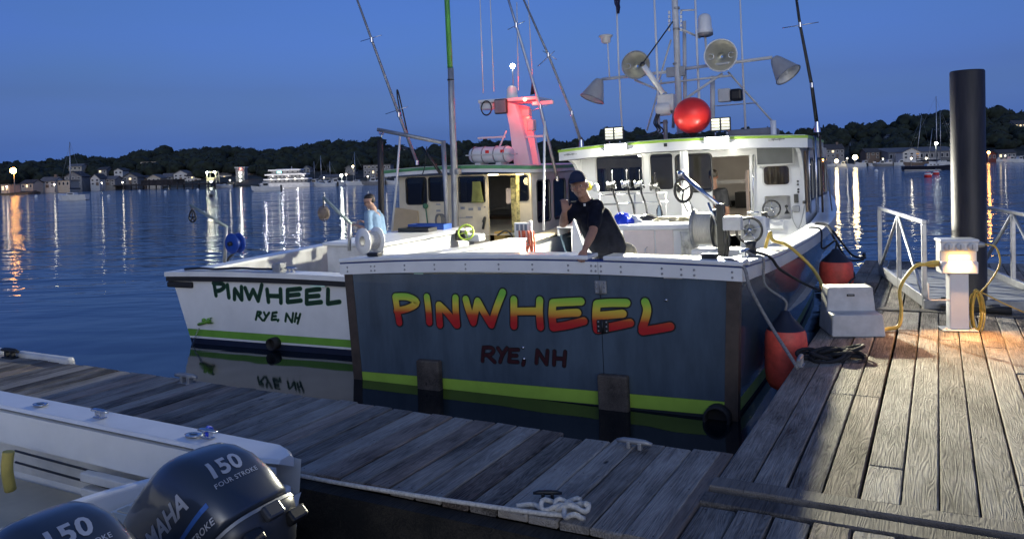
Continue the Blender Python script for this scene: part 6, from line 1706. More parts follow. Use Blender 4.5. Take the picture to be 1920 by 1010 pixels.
for sg in (1, -1):
    R = []
    for y in [-.02, .06, .16] + YS3[1:]:
        w, z = h3(max(0, y)); kk = {-.02: .10, .06: .04, .16: .0}.get(y, 0)
        o0, i0 = sg * (w + .02 - kk), sg * max(.0, w - CW + kk * .3)
        R.append([(o0, y, z - .075), (i0, y, z - .02), (i0 + sg * .02, y, z), (o0 - sg * .03, y, z + .006), (o0, y, z - .02)])
    b = MB(); b.loft(R, smooth=False); bevelled(b.build('gunwale_cap', M_white, sk), .018)
    R = []
    for y in YS3[:-2]:
        w, z = h3(y); R.append([(sg * (w - CW - .005), y, z - .04), (sg * (w - CW - .005), y, z - .26), (sg * (w - CW + .03), y, z - .26), (sg * (w - CW + .03), y, z - .04)])
    b = MB(); b.loft(R, smooth=False); b.build('coaming', M_white, sk)
    R = []
    b = MB(); A = [[(sg * (h3(y)[0] - .08), y, .25), (sg * (h3(y)[0] - .08), y, .6)] for y in YS3[:-2]]; n = len(A); b.add([p for a in A for p in a], [(2 * i, 2 * i + 2, 2 * i + 3, 2 * i + 1) for i in range(n - 1)]); b.build('inner_liner', M_white2, sk)
    for y in (.75,): b = MB(); w, z = h3(y); b.bbox((sg * (w - .15) - .14, y - .03, .3), (sg * (w - .15) + .10, y + .03, z - .26), .015); b.build('knee_brace', M_white, sk)
b = MB(); b.box((-1.05, .3, .22), (1.05, 6.2, .26)); b.build('cockpit_sole', M_cream2, sk)
b = MB(); b.bbox((-1.1, .0, .25), (1.1, .10, .62), .02); b.build('transom', M_white, sk)
# splash well platform between engines and cockpit
b = MB(); b.bbox((-.80, .02, .50), (.80, .60, .665), .06, seg=4); b.build('splashwell', M_white, sk)
b = MB()
for k in range(16): b.bbox((-.70 + k * .088, .06, .6652), (-.70 + k * .088 + .070, .52, .672), .003, seg=1)
b.build('nonskid_strip', M_cream2, sk)
b = MB(); R = []
for i in range(13):
    a = math.pi * i / 12
    R.append([(-.82 + 1.64 * i / 12, .60 + .05 * math.sin(a), .50), (-.82 + 1.64 * i / 12, .64 + .05 * math.sin(a), .50), (-.82 + 1.64 * i / 12, .64 + .05 * math.sin(a), .70 + .06 * math.sin(a)), (-.82 + 1.64 * i / 12, .56 + .05 * math.sin(a), .70 + .06 * math.sin(a))])
b.loft(R, smooth=False); bevelled(b.build('splash_board', M_white, sk), .02)
# rods in the side rack, yellow roll
for k, (zz, r) in enumerate(((.50, .008), (.42, .008))):
    b = MB(); w = 1.17 - CW; b.tube([(w - .02, .35, zz), (w - .02, 2.4, zz + .04)], r, 6); b.tube([(w - .02, .62 + k * .3, zz + .005), (w - .02, .80 + k * .3, zz + .008)], .016, 8); o = b.build('stowed_rod', M_black); o.matrix_world = B3.M; tag(o, ['upper black fishing rod stowed under the skiff gunwale', 'lower black fishing rod stowed under the skiff gunwale'][k], 'fishing rod')
for zz in (.30, .40, .50): b = MB(); b.bbox((.86, .25, zz - .03), (.93, 1.6, zz + .03), .01); b.build('rack_board', M_white2, sk)
q = DK.loc(G(18, 880, .55)); q3 = B3.loc(DK.wor(q)); b = MB(); b.tube(spline([q3 + V((0, 0, .12)), q3 + V((-.01, .01, 0)), q3 + V((.01, .02, -.14))], 4), .035, 10); o = b.build('yellow_fender', mat('yellow_roll', (.50, .40, .10), .7, bump=.004, bscale=60)); o.matrix_world = B3.M; tag(o, 'yellow roll hanging inside the skiff at the left frame edge', 'fender')
# rod holders and cleat in the cap
for px, py in ((35, 773), (306, 836)):
    p = B3.loc(G(px, py, .82)); y = p.y; w, z = h3(max(0, y))
    b = MB(); b.lathe([(.026, .0), (.05, .006), (.052, .012), (.030, .014), (.026, .0)], 20, TRS((w - CW / 2, y, z + .004)) @ Matrix.Diagonal((.8, 1.25, 1, 1))); o = b.build('rod_holder', M_steel, sk)
    b = MB(); b.lathe([(.028, .0), (.001, .0)], 16, TRS((w - CW / 2, y, z + .010)) @ Matrix.Diagonal((.8, 1.25, 1, 1))); b.build('rod_holder_mouth', M_black, o)
p = B3.loc(G(140, 797, .82)); w, z = h3(p.y); cleat('pop_up_cleat', None, (w - CW / 2, p.y, z + .002), rad(90), .17, M_steel, sk)
p = B3.loc(G(352, 838, .80)); w, z = h3(max(0, p.y)); cleat('stern_cleat', None, (w - .10, max(.10, p.y), z + .004), rad(90), .16, M_steel, sk)
line('mooring_line', 'short blue line tied to the skiff stern cleat beside the dock', [B3.wor((w - .12, max(.10, p.y) - .02, z + .03)), B3.wor((w - .06, max(.1, p.y) + .05, z + .045)), B3.wor((w + .01, max(.1, p.y) + .10, z + .02)), B3.wor((w + .05, max(.1, p.y) + .13, z - .03)), B3.wor((w + .12, max(.1, p.y) + .2, .58))], .011, M_bluebag)

# ---- outboards
M_cowl = mat('dark_navy_cowl', (.036, .048, .070), .3, .25, var=.05, vscale=2, coat=.6)
M_cowlgrey = mat('dark_grey_pan', (.05, .055, .065), .35, .2, var=.08)
M_silver = mat('silver_letter_film', (.52, .54, .58), .35, .3)
M_bluegrad = mat('blue_stripe_film', (.05, .14, .42), .3, .2)
from mathutils.bvhtree import BVHTree
def text_mesh(txt, size, shear=.25, bold=.012, spacing=1.0):
    cu = bpy.data.curves.new('txt', 'FONT'); cu.body = txt; cu.size = size; cu.shear = shear; cu.offset = bold * size; cu.space_character = spacing; cu.align_x = 'CENTER'; cu.align_y = 'CENTER'; cu.resolution_u = 3
    o = bpy.data.objects.new('txt', cu); COL.objects.link(o)
    dg = bpy.context.evaluated_depsgraph_get()
    me = bpy.data.meshes.new_from_object(o.evaluated_get(dg))
    bpy.data.objects.remove(o); bpy.data.curves.remove(cu)
    bm = bmesh.new(); bm.from_mesh(me); bpy.data.meshes.remove(me)
    bmesh.ops.triangulate(bm, faces=bm.faces[:])
    for _ in range(2):
        ed = [e for e in bm.edges if e.calc_length() > size * .12]
        bmesh.ops.subdivide_edges(bm, edges=ed, cuts=1)
        bmesh.ops.triangulate(bm, faces=bm.faces[:])
    vs = [v.co.copy() for v in bm.verts]; bm.verts.index_update(); fs = [[v.index for v in f.verts] for f in bm.faces]
    bm.free()
    return vs, fs
def sup(w, l, cy, z, n=40, e=4.0):
    out = []
    for i in range(n):
        a = 2 * math.pi * i / n
        c, s = math.cos(a), math.sin(a)
        out.append((w * math.copysign(abs(c) ** (2 / e), c), cy + l * math.copysign(abs(s) ** (2 / e), s), z))
    return out
def outboard(label, x, y):
    T = rad(46)
    base = Matrix.Translation((x, y, .775)) @ Matrix.Rotation(-T, 4, 'X')
    e = thing('outboard_motor', label, 'outboard motor', M=B3.M @ base)
    cw = MB()
    prof = [(-.13, .222, .345, .0), (-.10, .232, .36, .0), (.02, .236, .362, .01), (.14, .230, .345, .025), (.23, .214, .315, .045), (.29, .190, .275, .06), (.325, .150, .22, .07), (.34, .09, .14, .08), (.343, .01, .02, .085)]
    cw.loft([sup(w, l, c, z) for z, w, l, c in prof], caps=True)
    co = cw.build('cowl', M_cowl, e)
    bv = BVHTree.FromPolygons([tuple(v) for v in cw.v], cw.f)
    pan = MB(); pan.loft([sup(.15, .20, .05, -.36), sup(.19, .29, .02, -.30), sup(.226, .352, 0, -.20), sup(.236, .366, 0, -.16), sup(.232, .36, 0, -.135)], caps=True); pan.build('lower_pan', M_cowlgrey, e)
    bd = MB(); bd.loft([sup(.240, .369, 0, -.155), sup(.240, .369, 0, -.140)], caps=False); bd.build('trim_band', M_dullalu, e)
    lt = MB(); lt.bbox((-.05, -.395, -.22), (.05, -.355, -.15), .012); lt.build('cowl_latch', M_cowlgrey, e)
    for sx in (-1, 1): vt = MB(); vt.bbox((sx * .13 - .05, -.36, -.27), (sx * .13 + .05, -.30, -.21), .012); vt.build('vent', M_black, e)
    lg = MB(); lg.loft([sup(.10, .17, .03, -.36, 20, 2.4), sup(.075, .15, .0, -.6, 20, 2.2), sup(.055, .13, -.02, -.95, 20, 2.2)], caps=True); lg.build('midsection', M_cowlgrey, e)
    ap = MB(); ap.bbox((-.13, -.34, -.98), (.13, .18, -.955), .01); ap.build('cavitation_plate', M_cowlgrey, e)
    gc = MB(); gc.lathe([(.001, -.34), (.05, -.30), (.065, -.1), (.06, .15), (.03, .28), (.001, .33)], 16, TRS((0, -.04, -1.14), rx=rad(-90))); gc.loft([sup(.03, .13, -.04, -1.12, 16, 2), sup(.028, .12, -.02, -.96, 16, 2)]); gc.build('gearcase', M_cowlgrey, e)
    pr_ = MB()
    for k in range(3):
        a = k * 2.094; c_, s_ = math.cos(a), math.sin(a)
        pr_.add([(c_ * .04 - s_ * .03, -.38, -1.14 + s_ * .04 + c_ * .03), (c_ * .15 - s_ * .07, -.40, -1.14 + s_ * .15 + c_ * .07), (c_ * .18 + s_ * .03, -.37, -1.14 + s_ * .18 - c_ * .03), (c_ * .05 + s_ * .03, -.35, -1.14 + s_ * .05 - c_ * .03)], [(0, 1, 2, 3)])
    pr_.build('propeller', M_dullalu, e)
    br = MB(); br.bbox((-.13, .12, -.62), (.13, .30, -.30), .03); br.build('clamp_bracket', M_cowlgrey, e)
    def project(txt, size, org, xdir, ydir, nrm, nm, mt, sh=.22, bold=.02, spacing=1.0):
        vs, fs = text_mesh(txt, size, sh, bold, spacing)
        xd, yd, nd = V(xdir), V(ydir), V(nrm)
        out = []
        for v in vs:
            p = V(org) + xd * v.x + yd * v.y + nd * .5
            h = bv.ray_cast(p, -nd)
            out.append((h[0] if h[0] is not None else V(org) + xd * v.x + yd * v.y) + nd * .003)
        bb = MB(); bb.add(out, fs); bb.build(nm, mt, e, fix=False)
    # side lettering on both sides, model figure on the rear face
    for sx in (-1, 1):
        project('YAMAHA', .118, (sx * .24, .02, .085), (0, sx * 1.0, 0), (0, 0, 1), (sx, 0, 0), 'brand_lettering', M_silver, .2, .03, 1.02)
        project('FOUR STROKE', .042, (sx * .24, -.14, -.075), (0, sx * 1.0, 0), (0, 0, 1), (sx, 0, 0), 'model_lettering', M_silver, .2, .01, 1.1)
        st = MB(); pts = []
        for i in range(17):
            yy = -.30 + .56 * i / 16
            for zz in (-.015, .008 - .012 * i / 16):
                h = bv.ray_cast(V((sx * .6, yy, zz - .02 * math.sin(i / 16 * 3.14))), V((-sx, 0, 0))); pts.append((h[0] if h[0] is not None else V((sx * .2, yy, zz))) + V((sx * .003, 0, 0)))
        st.add(pts, [(2 * i, 2 * i + 2, 2 * i + 3, 2 * i + 1) for i in range(16)]); st.build('side_stripe', M_bluegrad, e, fix=False)
    project('150', .125, (-.045, -.36, .12), (1, 0, 0), (0, 0, 1), (0, -1, 0), 'power_figure', M_silver, .25, .03, 1.05)
    project('FOUR STROKE', .034, (-.03, -.36, .04), (1, 0, 0), (0, 0, 1), (0, -1, 0), 'model_lettering', M_silver, .2, .01, 1.1)
    return e
outboard('dark navy outboard motor nearest the dock with silver lettering', .27, -.29)
outboard('dark navy outboard motor in the bottom left corner of the picture', -.47, -.29)
# ================================================================== far shores
def hor(px): return 345.0 - .0314 * px
M_wood = mat('dusk_woodland', (.018, .028, .018), .9, var=.35, vscale=.6)
M_land = mat('shore_ground', (.045, .050, .040), .95, var=.3, vscale=.2)
M_rock = mat('shore_rock', (.035, .033, .032), .9, var=.4, vscale=.8, bump=.2, bscale=2)
ridgeL = [(-260, 330), (-120, 322), (0, 314), (60, 311), (105, 302), (145, 291), (185, 295), (230, 296), (280, 288), (320, 284), (390, 281), (440, 274), (478, 281), (510, 284), (555, 277), (605, 271), (640, 266), (662, 264), (680, 271), (705, 260), (740, 276), (780, 284), (880, 272), (1000, 268), (1090, 264), (1140, 246), (1230, 252), (1330, 250), (1430, 246), (1545, 243), (1585, 232), (1620, 237), (1660, 230), (1690, 220), (1735, 212), (1790, 206), (1850, 204), (1880, 206), (1905, 215), (1930, 214), (2000, 222), (2200, 240), (2500, 260)]
shore = [(-260, 371), (0, 366), (60, 364), (110, 358), (200, 354), (330, 352), (480, 350), (600, 344), (700, 341), (900, 334), (1150, 326), (1400, 318), (1560, 311), (1700, 308), (1790, 305), (1920, 301), (2200, 292), (2500, 283)]
def lerp_tab(tab, x):
    for (a, b), (c, d) in zip(tab, tab[1:]):
        if a <= x <= c: return b + (d - b) * (x - a) / (c - a)
    return tab[0][1] if x < tab[0][0] else tab[-1][1]
def shore_pt(px):
    P_ = G(px, lerp_tab(shore, px), 0); return P_
RD = 300.0                                    # distance of the ridge
def ridge_z(px): return EYE + (hor(px) - lerp_tab(ridgeL, px)) / F_PX * RD
def land(px, k):
    """k = 0 at the water, 1 at the ridge, beyond 1 the far slope"""
    a = shore_pt(px); d = ray(px, hor(px)); d.z = 0; d = d / d.y
    Y = a.y + (RD - a.y) * k
    zr = ridge_z(px) - 3.6
    z = .25 + .9 * min(1, k * 6) + (zr - 1.2) * max(0, min(1, k)) ** 1.25 if k <= 1 else zr - (k - 1) * 14
    return V((d.x * Y, Y, z))
b = MB(); cols_ = list(range(-260, 2501, 20)); ks = [-.02, 0, .03, .08, .15, .25, .4, .55, .7, .85, 1, 1.2, 1.6]
vs = []
for px in cols_:
    for k in ks:
        p = land(px, max(0, k))
        if k < 0: p = land(px, 0) + V((0, -1.5, -1.2))
        p = p + V((0, 0, .5 * noise.noise(p * .08) if k > .03 else 0)); vs.append(p)
nk_ = len(ks)
b.add(vs, [(i * nk_ + j, (i + 1) * nk_ + j, (i + 1) * nk_ + j + 1, i * nk_ + j + 1) for i in range(len(cols_) - 1) for j in range(nk_ - 1)], True)
tag(b.build('hillside', M_land), 'dark wooded hillside across the harbour', kind='structure')
# crowns: rounded ragged clumps packed over the slope
def crown_proto(seed, n=5):
    rnd = random.Random(seed)
    bm = bmesh.new(); bmesh.ops.create_icosphere(bm, subdivisions=3, radius=1)
    off = V((rnd.uniform(0, 50), rnd.uniform(0, 50), 0))
    for v in bm.verts:
        p = v.co
        k = 1 + .30 * noise.noise(p * 1.6 + off) + .22 * noise.noise(p * 4.2 + off) + .20 * noise.noise(p * 9 + off)
        v.co = p * k; v.co.z *= .85
    bm.verts.index_update()
    r = ([v.co.copy() for v in bm.verts], [[v.index for v in f.verts] for f in bm.faces]); bm.free(); return r
protos = [crown_proto(s) for s in range(5)]
rnd = random.Random(21)
def woods(name, label, x0, x1, count):
    b = MB(); vs, fs = [], []
    for i in range(count):
        px = rnd.uniform(x0, x1); k = 1.0 if i < count * .30 else rnd.uniform(.10, 1.0) ** .8
        p = land(px, k)
        r = rnd.uniform(1.7, 3.4) if k < 1 else rnd.uniform(1.1, 3.2)
        if k < .2: r *= .7
        pv, pf = protos[i % 5]
        c_, s_ = math.cos(i * 1.3), math.sin(i * 1.3)
        top = p + V((0, 0, (3.6 - r + rnd.uniform(-.9, .5)) if k == 1 else r * .8))
        n = len(vs)
        sx_, sz_ = rnd.uniform(.85, 1.25), rnd.uniform(.75, 1.15)
        vs += [top + V(((v.x * c_ - v.y * s_) * r * sx_, (v.x * s_ + v.y * c_) * r * sx_, v.z * r * sz_)) for v in pv]
        fs += [[q + n for q in f] for f in pf]
        for _ in range(26):                      # loose twigs and leaf tufts breaking the outline
            a_ = rnd.uniform(0, 6.283); e_ = rnd.uniform(-.1, 1.45); s_ = rnd.uniform(.16, .45)
            c_ = top + V((math.cos(a_) * math.cos(e_) * r * sx_, math.sin(a_) * math.cos(e_) * r * sx_, math.sin(e_) * r * sz_ * .9)) * 1.0
            n = len(vs)
            vs += [c_ + V((rnd.uniform(-s_, s_), rnd.uniform(-s_, s_), rnd.uniform(-s_, s_ * 1.6))) for _k in range(4)]
            fs += [[n, n + 1, n + 2], [n, n + 1, n + 3], [n + 1, n + 2, n + 3]]
    b.add(vs, fs, True)
    return tag(b.build(name, M_wood, fix=False), label, 'woodland', kind='stuff')
woods('woodland', 'dark tree canopy covering the hillside left of the boats', -250, 720, 520)
woods('woodland', 'dark tree canopy on the hillside behind the fishing boats', 720, 1530, 330)
woods('woodland', 'dark tree canopy on the hillside right of the boats', 1530, 2480, 560)

# ---- houses
M_hw = mat('white_clapboard', (.62, .62, .60), .7, var=.08); M_hg = mat('grey_shingle_wall', (.26, .26, .26), .8, var=.12); M_hb = mat('brown_shingle_wall', (.20, .15, .12), .8, var=.12)
M_hc = mat('cream_wall', (.50, .46, .38), .7, var=.08); M_hred = mat('red_boathouse_wall', (.18, .05, .04), .8, var=.15)
M_roofd = mat('dark_shingle_roof', (.07, .07, .075), .85, var=.2); M_roofg = mat('grey_shingle_roof', (.16, .16, .165), .85, var=.15)
M_win = mat('far_window', (.02, .025, .035), .1); M_lit = glow('lit_window', (1, .75, .40), 2.2); M_trim = mat('white_trim', (.70, .70, .68), .6)
def house(label, x0, x1, ytop, ybase, D, wall, roofm, cols=3, rows=2, gable='front', lit=(), chim=False, rz=0.0, depth=None, name='house', group=None):
    pc = at_depth((x0 + x1) / 2, ybase, D); w = (x1 - x0) / F_PX * D; h = (ybase - ytop) / F_PX * D
    dp = depth or max(4, w * .8)
    t = thing(name, label, 'house', (pc.x, pc.y + dp / 2, pc.z), rz, group)
    rh = h * .36 if gable != 'flat' else h * .04
    wh = h - rh
    b = MB(); b.box((-w / 2, -dp / 2, -3), (w / 2, dp / 2, wh)); 
    if gable == 'front': b.add([(-w / 2, -dp / 2, wh), (w / 2, -dp / 2, wh), (0, -dp / 2, h), (-w / 2, dp / 2, wh), (w / 2, dp / 2, wh), (0, dp / 2, h)], [(0, 1, 2), (3, 5, 4)])
    if gable == 'side': b.add([(-w / 2, -dp / 2, wh), (-w / 2, dp / 2, wh), (-w / 2, 0, h), (w / 2, -dp / 2, wh), (w / 2, dp / 2, wh), (w / 2, 0, h)], [(0, 1, 2), (3, 5, 4)])
    b.build('wall', wall, t)
    e = .25
    b = MB()
    if gable == 'front':
        for sg in (-1, 1):
            b.loft([[(sg * (w / 2 + e), -dp / 2 - e, wh - e * rh / (w / 2)), (0, -dp / 2 - e, h + .02), (0, -dp / 2 - e, h + .16), (sg * (w / 2 + e), -dp / 2 - e, wh - e * rh / (w / 2) + .14)], [(sg * (w / 2 + e), dp / 2 + e, wh - e * rh / (w / 2)), (0, dp / 2 + e, h + .02), (0, dp / 2 + e, h + .16), (sg * (w / 2 + e), dp / 2 + e, wh - e * rh / (w / 2) + .14)]], smooth=False)
    elif gable == 'side':
        for sg in (-1, 1):
            b.loft([[(-w / 2 - e, sg * (dp / 2 + e), wh - .1), (-w / 2 - e, 0, h + .02), (-w / 2 - e, 0, h + .16), (-w / 2 - e, sg * (dp / 2 + e), wh + .04)], [(w / 2 + e, sg * (dp / 2 + e), wh - .1), (w / 2 + e, 0, h + .02), (w / 2 + e, 0, h + .16), (w / 2 + e, sg * (dp / 2 + e), wh + .04)]], smooth=False)
    else:
        b.box((-w / 2 - e, -dp / 2 - e, wh), (w / 2 + e, dp / 2 + e, h))
    ro = b.build('roof', roofm, t)
    if chim: b = MB(); b.box((w * .2, -.3, h - rh * .5), (w * .2 + .6, .3, h + .7)); b.build('chimney', M_hb, ro)
    ww, wh_ = min(.8, w / cols * .42), wh / rows * .46
    k = 0
    for j in range(rows):
        for i in range(cols):
            cx = -w / 2 + w * (i + .5) / cols; cz = wh * (j + .5) / rows
            if j == 0 and i == cols // 2 and rows > 1 and cols > 1:
                b = MB(); b.bbox((cx - .35, -dp / 2 - .05, 0), (cx + .35, -dp / 2 - .005, min(wh * .46, 2)), .01); b.build('door', M_hb, t); k += 1; continue
            b = MB(); b.bbox((cx - ww / 2 - .08, -dp / 2 - .06, cz - wh_ / 2 - .08), (cx + ww / 2 + .08, -dp / 2 - .003, cz + wh_ / 2 + .08), .01, seg=1); o = b.build('window', M_trim, t)
            b = MB(); b.box((cx - ww / 2, -dp / 2 - .075, cz - wh_ / 2), (cx + ww / 2, -dp / 2 - .061, cz + wh_ / 2)); b.build('pane', M_lit if k in lit else M_win, o)
            k += 1
    return t
HD = 205
house('white gabled house at the far left shore beside the orange street lamp', 75, 103, 333, 352, 185, M_hw, M_roofg, 3, 2, 'side', chim=True)
house('low pale shed between the white gabled house and grey house', 108, 131, 338, 350, 186, M_hc, M_roofd, 3, 1, 'flat')
house('tall grey gabled house behind the moored white sailboat', 121, 154, 322, 348, 200, M_hg, M_roofd, 3, 3, 'front')
house('white front gabled house right of the moored sailboat mast', 170, 187, 327, 348, 200, M_hw, M_roofd, 2, 2, 'front', (1,))
house('grey side gabled house joined right of the white gabled house', 189, 216, 331, 347, 203, M_hg, M_roofg, 3, 2, 'side')
house('grey gabled house halfway along the left wharf', 231, 258, 325, 345, 208, M_hg, M_roofd, 3, 2, 'front', (4,))
house('pale gabled house above the dark wharf shed', 276, 301, 328, 345, 208, M_hc, M_roofg, 3, 2, 'front')
house('white gabled cottage left of the brightly lit boat lift', 326, 352, 320, 338, 215, M_hw, M_roofg, 3, 2, 'front')
house('wide white house beside the brightly lit boat lift', 351, 377, 324, 341, 212, M_hw, M_roofd, 4, 2, 'side', (5,))
house('small pale hillside house above the moored sailboat', 129, 153, 308, 319, 245, M_hc, M_roofg, 3, 1, 'side')
house('long pale flat roofed building with many windows on the left hill', 264, 345, 302, 317, 262, M_hc, M_roofd, 12, 2, 'flat')
house('small hillside house right of the long flat roofed building', 376, 400, 304, 312, 258, M_hg, M_roofd, 3, 1, 'side')
house('brown house just left of the lit ferry', 461, 489, 315, 334, 214, M_hb, M_roofd, 3, 2, 'front')
house('pale house peeking over the ferry bow', 568, 581, 311, 326, 225, M_hw, M_roofg, 2, 2, 'front')
house('pale hillside house above the sailboat masts', 586, 616, 290, 299, 272, M_hc, M_roofd, 4, 1, 'side')
house('grey blue gabled house right of the sailboat masts', 643, 666, 311, 331, 215, M_hg, M_roofg, 3, 2, 'front')
house('grey hilltop house at the tree line left of the boom', 673, 700, 271, 286, 285, M_hg, M_roofd, 3, 2, 'side')
house('pale hilltop house seen under the lifting boom', 728, 762, 277, 287, 280, M_hc, M_roofd, 4, 1, 'side')
house('large grey waterfront building with rows of windows left of the tan cabin', 682, 733, 308, 336, 205, M_hg, M_roofd, 7, 3, 'flat', (3, 9))
house('grey side gabled house at the right shore beside the boat bow', 1549, 1583, 271, 296, 230, M_hg, M_roofd, 4, 2, 'side', (2, 5), True)
house('long grey boathouse behind the right hand sailboats', 1666, 1800, 276, 299, 222, M_hg, M_roofg, 14, 1, 'side')
house('white gable front of the right hand boathouse', 1693, 1726, 278, 298, 212, M_hw, M_roofg, 3, 2, 'front', chim=False)
house('pale hillside house between the sailboat masts and the pile', 1747, 1792, 231, 241, 275, M_hw, M_roofd, 6, 1, 'flat')
house('lit hillside house at the right frame edge', 1902, 1932, 226, 244, 265, M_hc, M_roofd, 4, 2, 'side', (4, 5, 6))
house('small dark boathouse by the shore right of the pile', 1852, 1868, 283, 299, 205, M_hred, M_roofd, 2, 1, 'front')

for lb, x0, x1, yt, yb, D, wm, rm, c_, r_, g_, lt in (
    ('small pale house on the shore left of the white gabled house', 40, 62, 338, 354, 180, M_hc, M_roofd, 3, 1, 'side', (1,)),
    ('low lit shed at the left frame edge by the orange lamp', 2, 18, 345, 360, 172, M_hc, M_roofd, 2, 1, 'flat', (0, 1)),
    ('small white cottage among trees above the grey wharf house', 214, 230, 316, 327, 235, M_hw, M_roofd, 2, 1, 'front', ()),
    ('small grey cottage among trees above the front gabled house', 184, 200, 314, 325, 238, M_hg, M_roofd, 2, 1, 'side', (0,)),
    ('pale cottage on the shore behind the pale gabled house', 303, 324, 326, 342, 216, M_hc, M_roofg, 2, 2, 'side', (2,)),
    ('white cottage tucked behind the boat lift', 408, 434, 322, 338, 214, M_hw, M_roofg, 3, 1, 'side', (1,)),
    ('small dark house right of the grey gabled wharf house', 259, 274, 330, 345, 212, M_hb, M_roofd, 2, 1, 'front', ()),
    ('grey house among trees above the ferry', 520, 548, 296, 306, 262, M_hg, M_roofd, 3, 1, 'side', (1,)),
    ('low white shed on the quay right of the ferry', 600, 640, 328, 341, 208, M_hw, M_roofg, 5, 1, 'side', (2,)),
    ('brown shore house between the grey house and yellow lamp at right', 1624, 1650, 279, 298, 226, M_hb, M_roofd, 3, 2, 'side', (1,)),
    ('pale cottage among trees high on the right hill', 1668, 1690, 252, 262, 262, M_hc, M_roofd, 3, 1, 'side', (1,)),
    ('grey shore house right of the dark pile behind motorboats', 1872, 1905, 281, 297, 222, M_hg, M_roofd, 4, 1, 'side', (0,))):
    house(lb, x0, x1, yt, yb, D, wm, rm, c_, r_, g_, lt)
# ---- wharf, tower, lit lift, street lamp
M_dim = glow('distant_lamp', (1, .9, .7), 14); M_warm = glow('sodium_lamp', (1, .42, .08), 70); M_cool = glow('mercury_lamp', (.95, 1, .86), 55); M_yel = glow('warm_white_lamp', (1, .80, .42), 32)
wf = thing('wharf', 'long dark timber wharf with piles along the left shore', 'wharf')
a, c = G(100, 357, 0), G(392, 354, 0)
dv_ = (c - a); Ln = dv_.length; wf.location = a; wf.rotation_euler = (0, 0, math.atan2(dv_.y, dv_.x))
b = MB(); b.box((0, 0, .9), (Ln, 4, 1.2)); b.build('deck', M_rock, wf)
pl0 = MB(); pl0.tube([(0, 0, -1), (0, 0, 1.6)], .16, 8); pl0 = pl0.build('pile', M_pile, wf)
for i in range(1, 26):
    o = pl0.copy(); link(o, wf); o.location = (Ln * i / 26, (i % 2) * 3.2, random.uniform(-.3, .3))
b = MB(); b.box((Ln * .62, 1, 1.2), (Ln * .80, 3.8, 2.2)); b.build('shed', M_rock, wf)
def lamp_post(label, px, ybase, ytop, D, m, r=.35, en=0, arm=0.0):
    p = at_depth(px, ybase, D); q = at_depth(px, ytop, D)
    t = thing('lamp_post', label, 'street lamp', p)
    h = q.z - p.z
    b = MB(); b.tube([(0, 0, -1), (0, 0, h)], [.10, .06], 8); b.build('post', M_dullalu, t)
    b = MB(); b.sphere((0, -.2, h), r, 10); b.build('lamp_globe', m, t)
    return t
lamp_post('glowing orange street lamp on the far left shore', 28, 362, 320, 168, M_warm, .62)
lamp_post('small white lamp on the wharf among the left houses', 231, 350, 342, 200, M_dim, .16)
lamp_post('small lamp on the wharf near the pale gabled house', 316, 350, 343, 203, M_dim, .14)
lamp_post('white lamp on the waterfront beyond the sailboat masts', 641, 345, 329, 185, M_cool, .30)
lamp_post('second white lamp close beside it on the waterfront', 650, 345, 327, 188, M_dim, .20)
lamp_post('white waterfront lamp before the grey blue house', 663, 342, 312, 195, M_yel, .22)
lamp_post('yellow white lamp lighting the right shore boats', 1603, 306, 295, 205, M_yel, .60)
lamp_post('white lamp low over the right shore boats beside the bow', 1568, 308, 302, 200, M_yel, .42)
lamp_post('small white lamp between the two right shore lamps', 1588, 306, 297, 205, M_dim, .16)
lamp_post('warm lamp on the shore right of the dark pile', 1853, 300, 286, 195, M_warm, .30)
lamp_post('white lamp above the boathouse left of the pile', 1755, 300, 269, 190, M_cool, .34)
lamp_post('small warm lamp before the right hand boathouse', 1708, 303, 297, 185, M_dim, .2)
lamp_post('small warm lamp at the sailboat cockpit before the boathouse', 1736, 303, 297, 186, M_dim, .2)
# lit boat lift
lf = thing('boat_lift', 'brightly lit yellow white boat lift frame on the left wharf', 'boat lift', at_depth(397, 346, 190))
M_liftp = mat('lift_paint', (.75, .72, .50), .5)
for x in (-1.2, 1.2):
    for y in (0, 2): b = MB(); b.tube([(x, y, -.5), (x * .8, y, 3.0)], .14, 8); b.build('leg', M_liftp, lf)
b = MB(); b.tube([(-.96, 0, 3.0), (.96, 0, 3.0)], .16, 8); b.tube([(-.96, 2, 3.0), (.96, 2, 3.0)], .16, 8); b.build('crossbeam', M_liftp, lf)
b = MB(); b.loft([[(-.8, -.6, .8), (.8, -.6, .8), (.9, -.6, 1.7), (-.9, -.6, 1.7)], [(-.7, 3, .9), (.7, 3, .9), (.8, 3, 1.7), (-.8, 3, 1.7)]], smooth=False); b.build('cradled_hull', M_liftp, lf)
for x, z in ((-.9, 2.9), (.9, 2.9), (0, .7)): b = MB(); b.sphere((x, -.3, z), .20, 8); b.build('work_light', M_cool, lf)
li = bpy.data.lights.new('lift_fill_light', 'POINT'); li.energy = 160; li.color = (1, .92, .60); li.shadow_soft_size = .12  # unseen point before the frame, added so the lift looks lit
lo = bpy.data.objects.new('lift_fill_light', li); link(lo, lf); lo.location = (0, -1.6, 2.4)
# lookout tower
tw_ = thing('light_tower', 'square harbour tower with red top light left of the ferry', 'tower', at_depth(451, 345, 195))
b = MB(); b.box((-1.1, 0, -1), (1.1, 2.2, 3.9)); b.build('shaft', M_hg, tw_)
b = MB(); b.box((-1.3, -.2, 3.9), (1.3, 2.4, 4.15)); b.build('gallery', M_hw, tw_)
b = MB(); b.sphere((.2, -.1, 3.7), .13, 8); b.build('red_light', glow('red_beacon', (1, .08, .06), 60), tw_)
for z in (2.7, 1.9, .7): b = MB(); b.sphere((.05, -.15, z), .15, 8); b.build('white_light', M_cool, tw_)

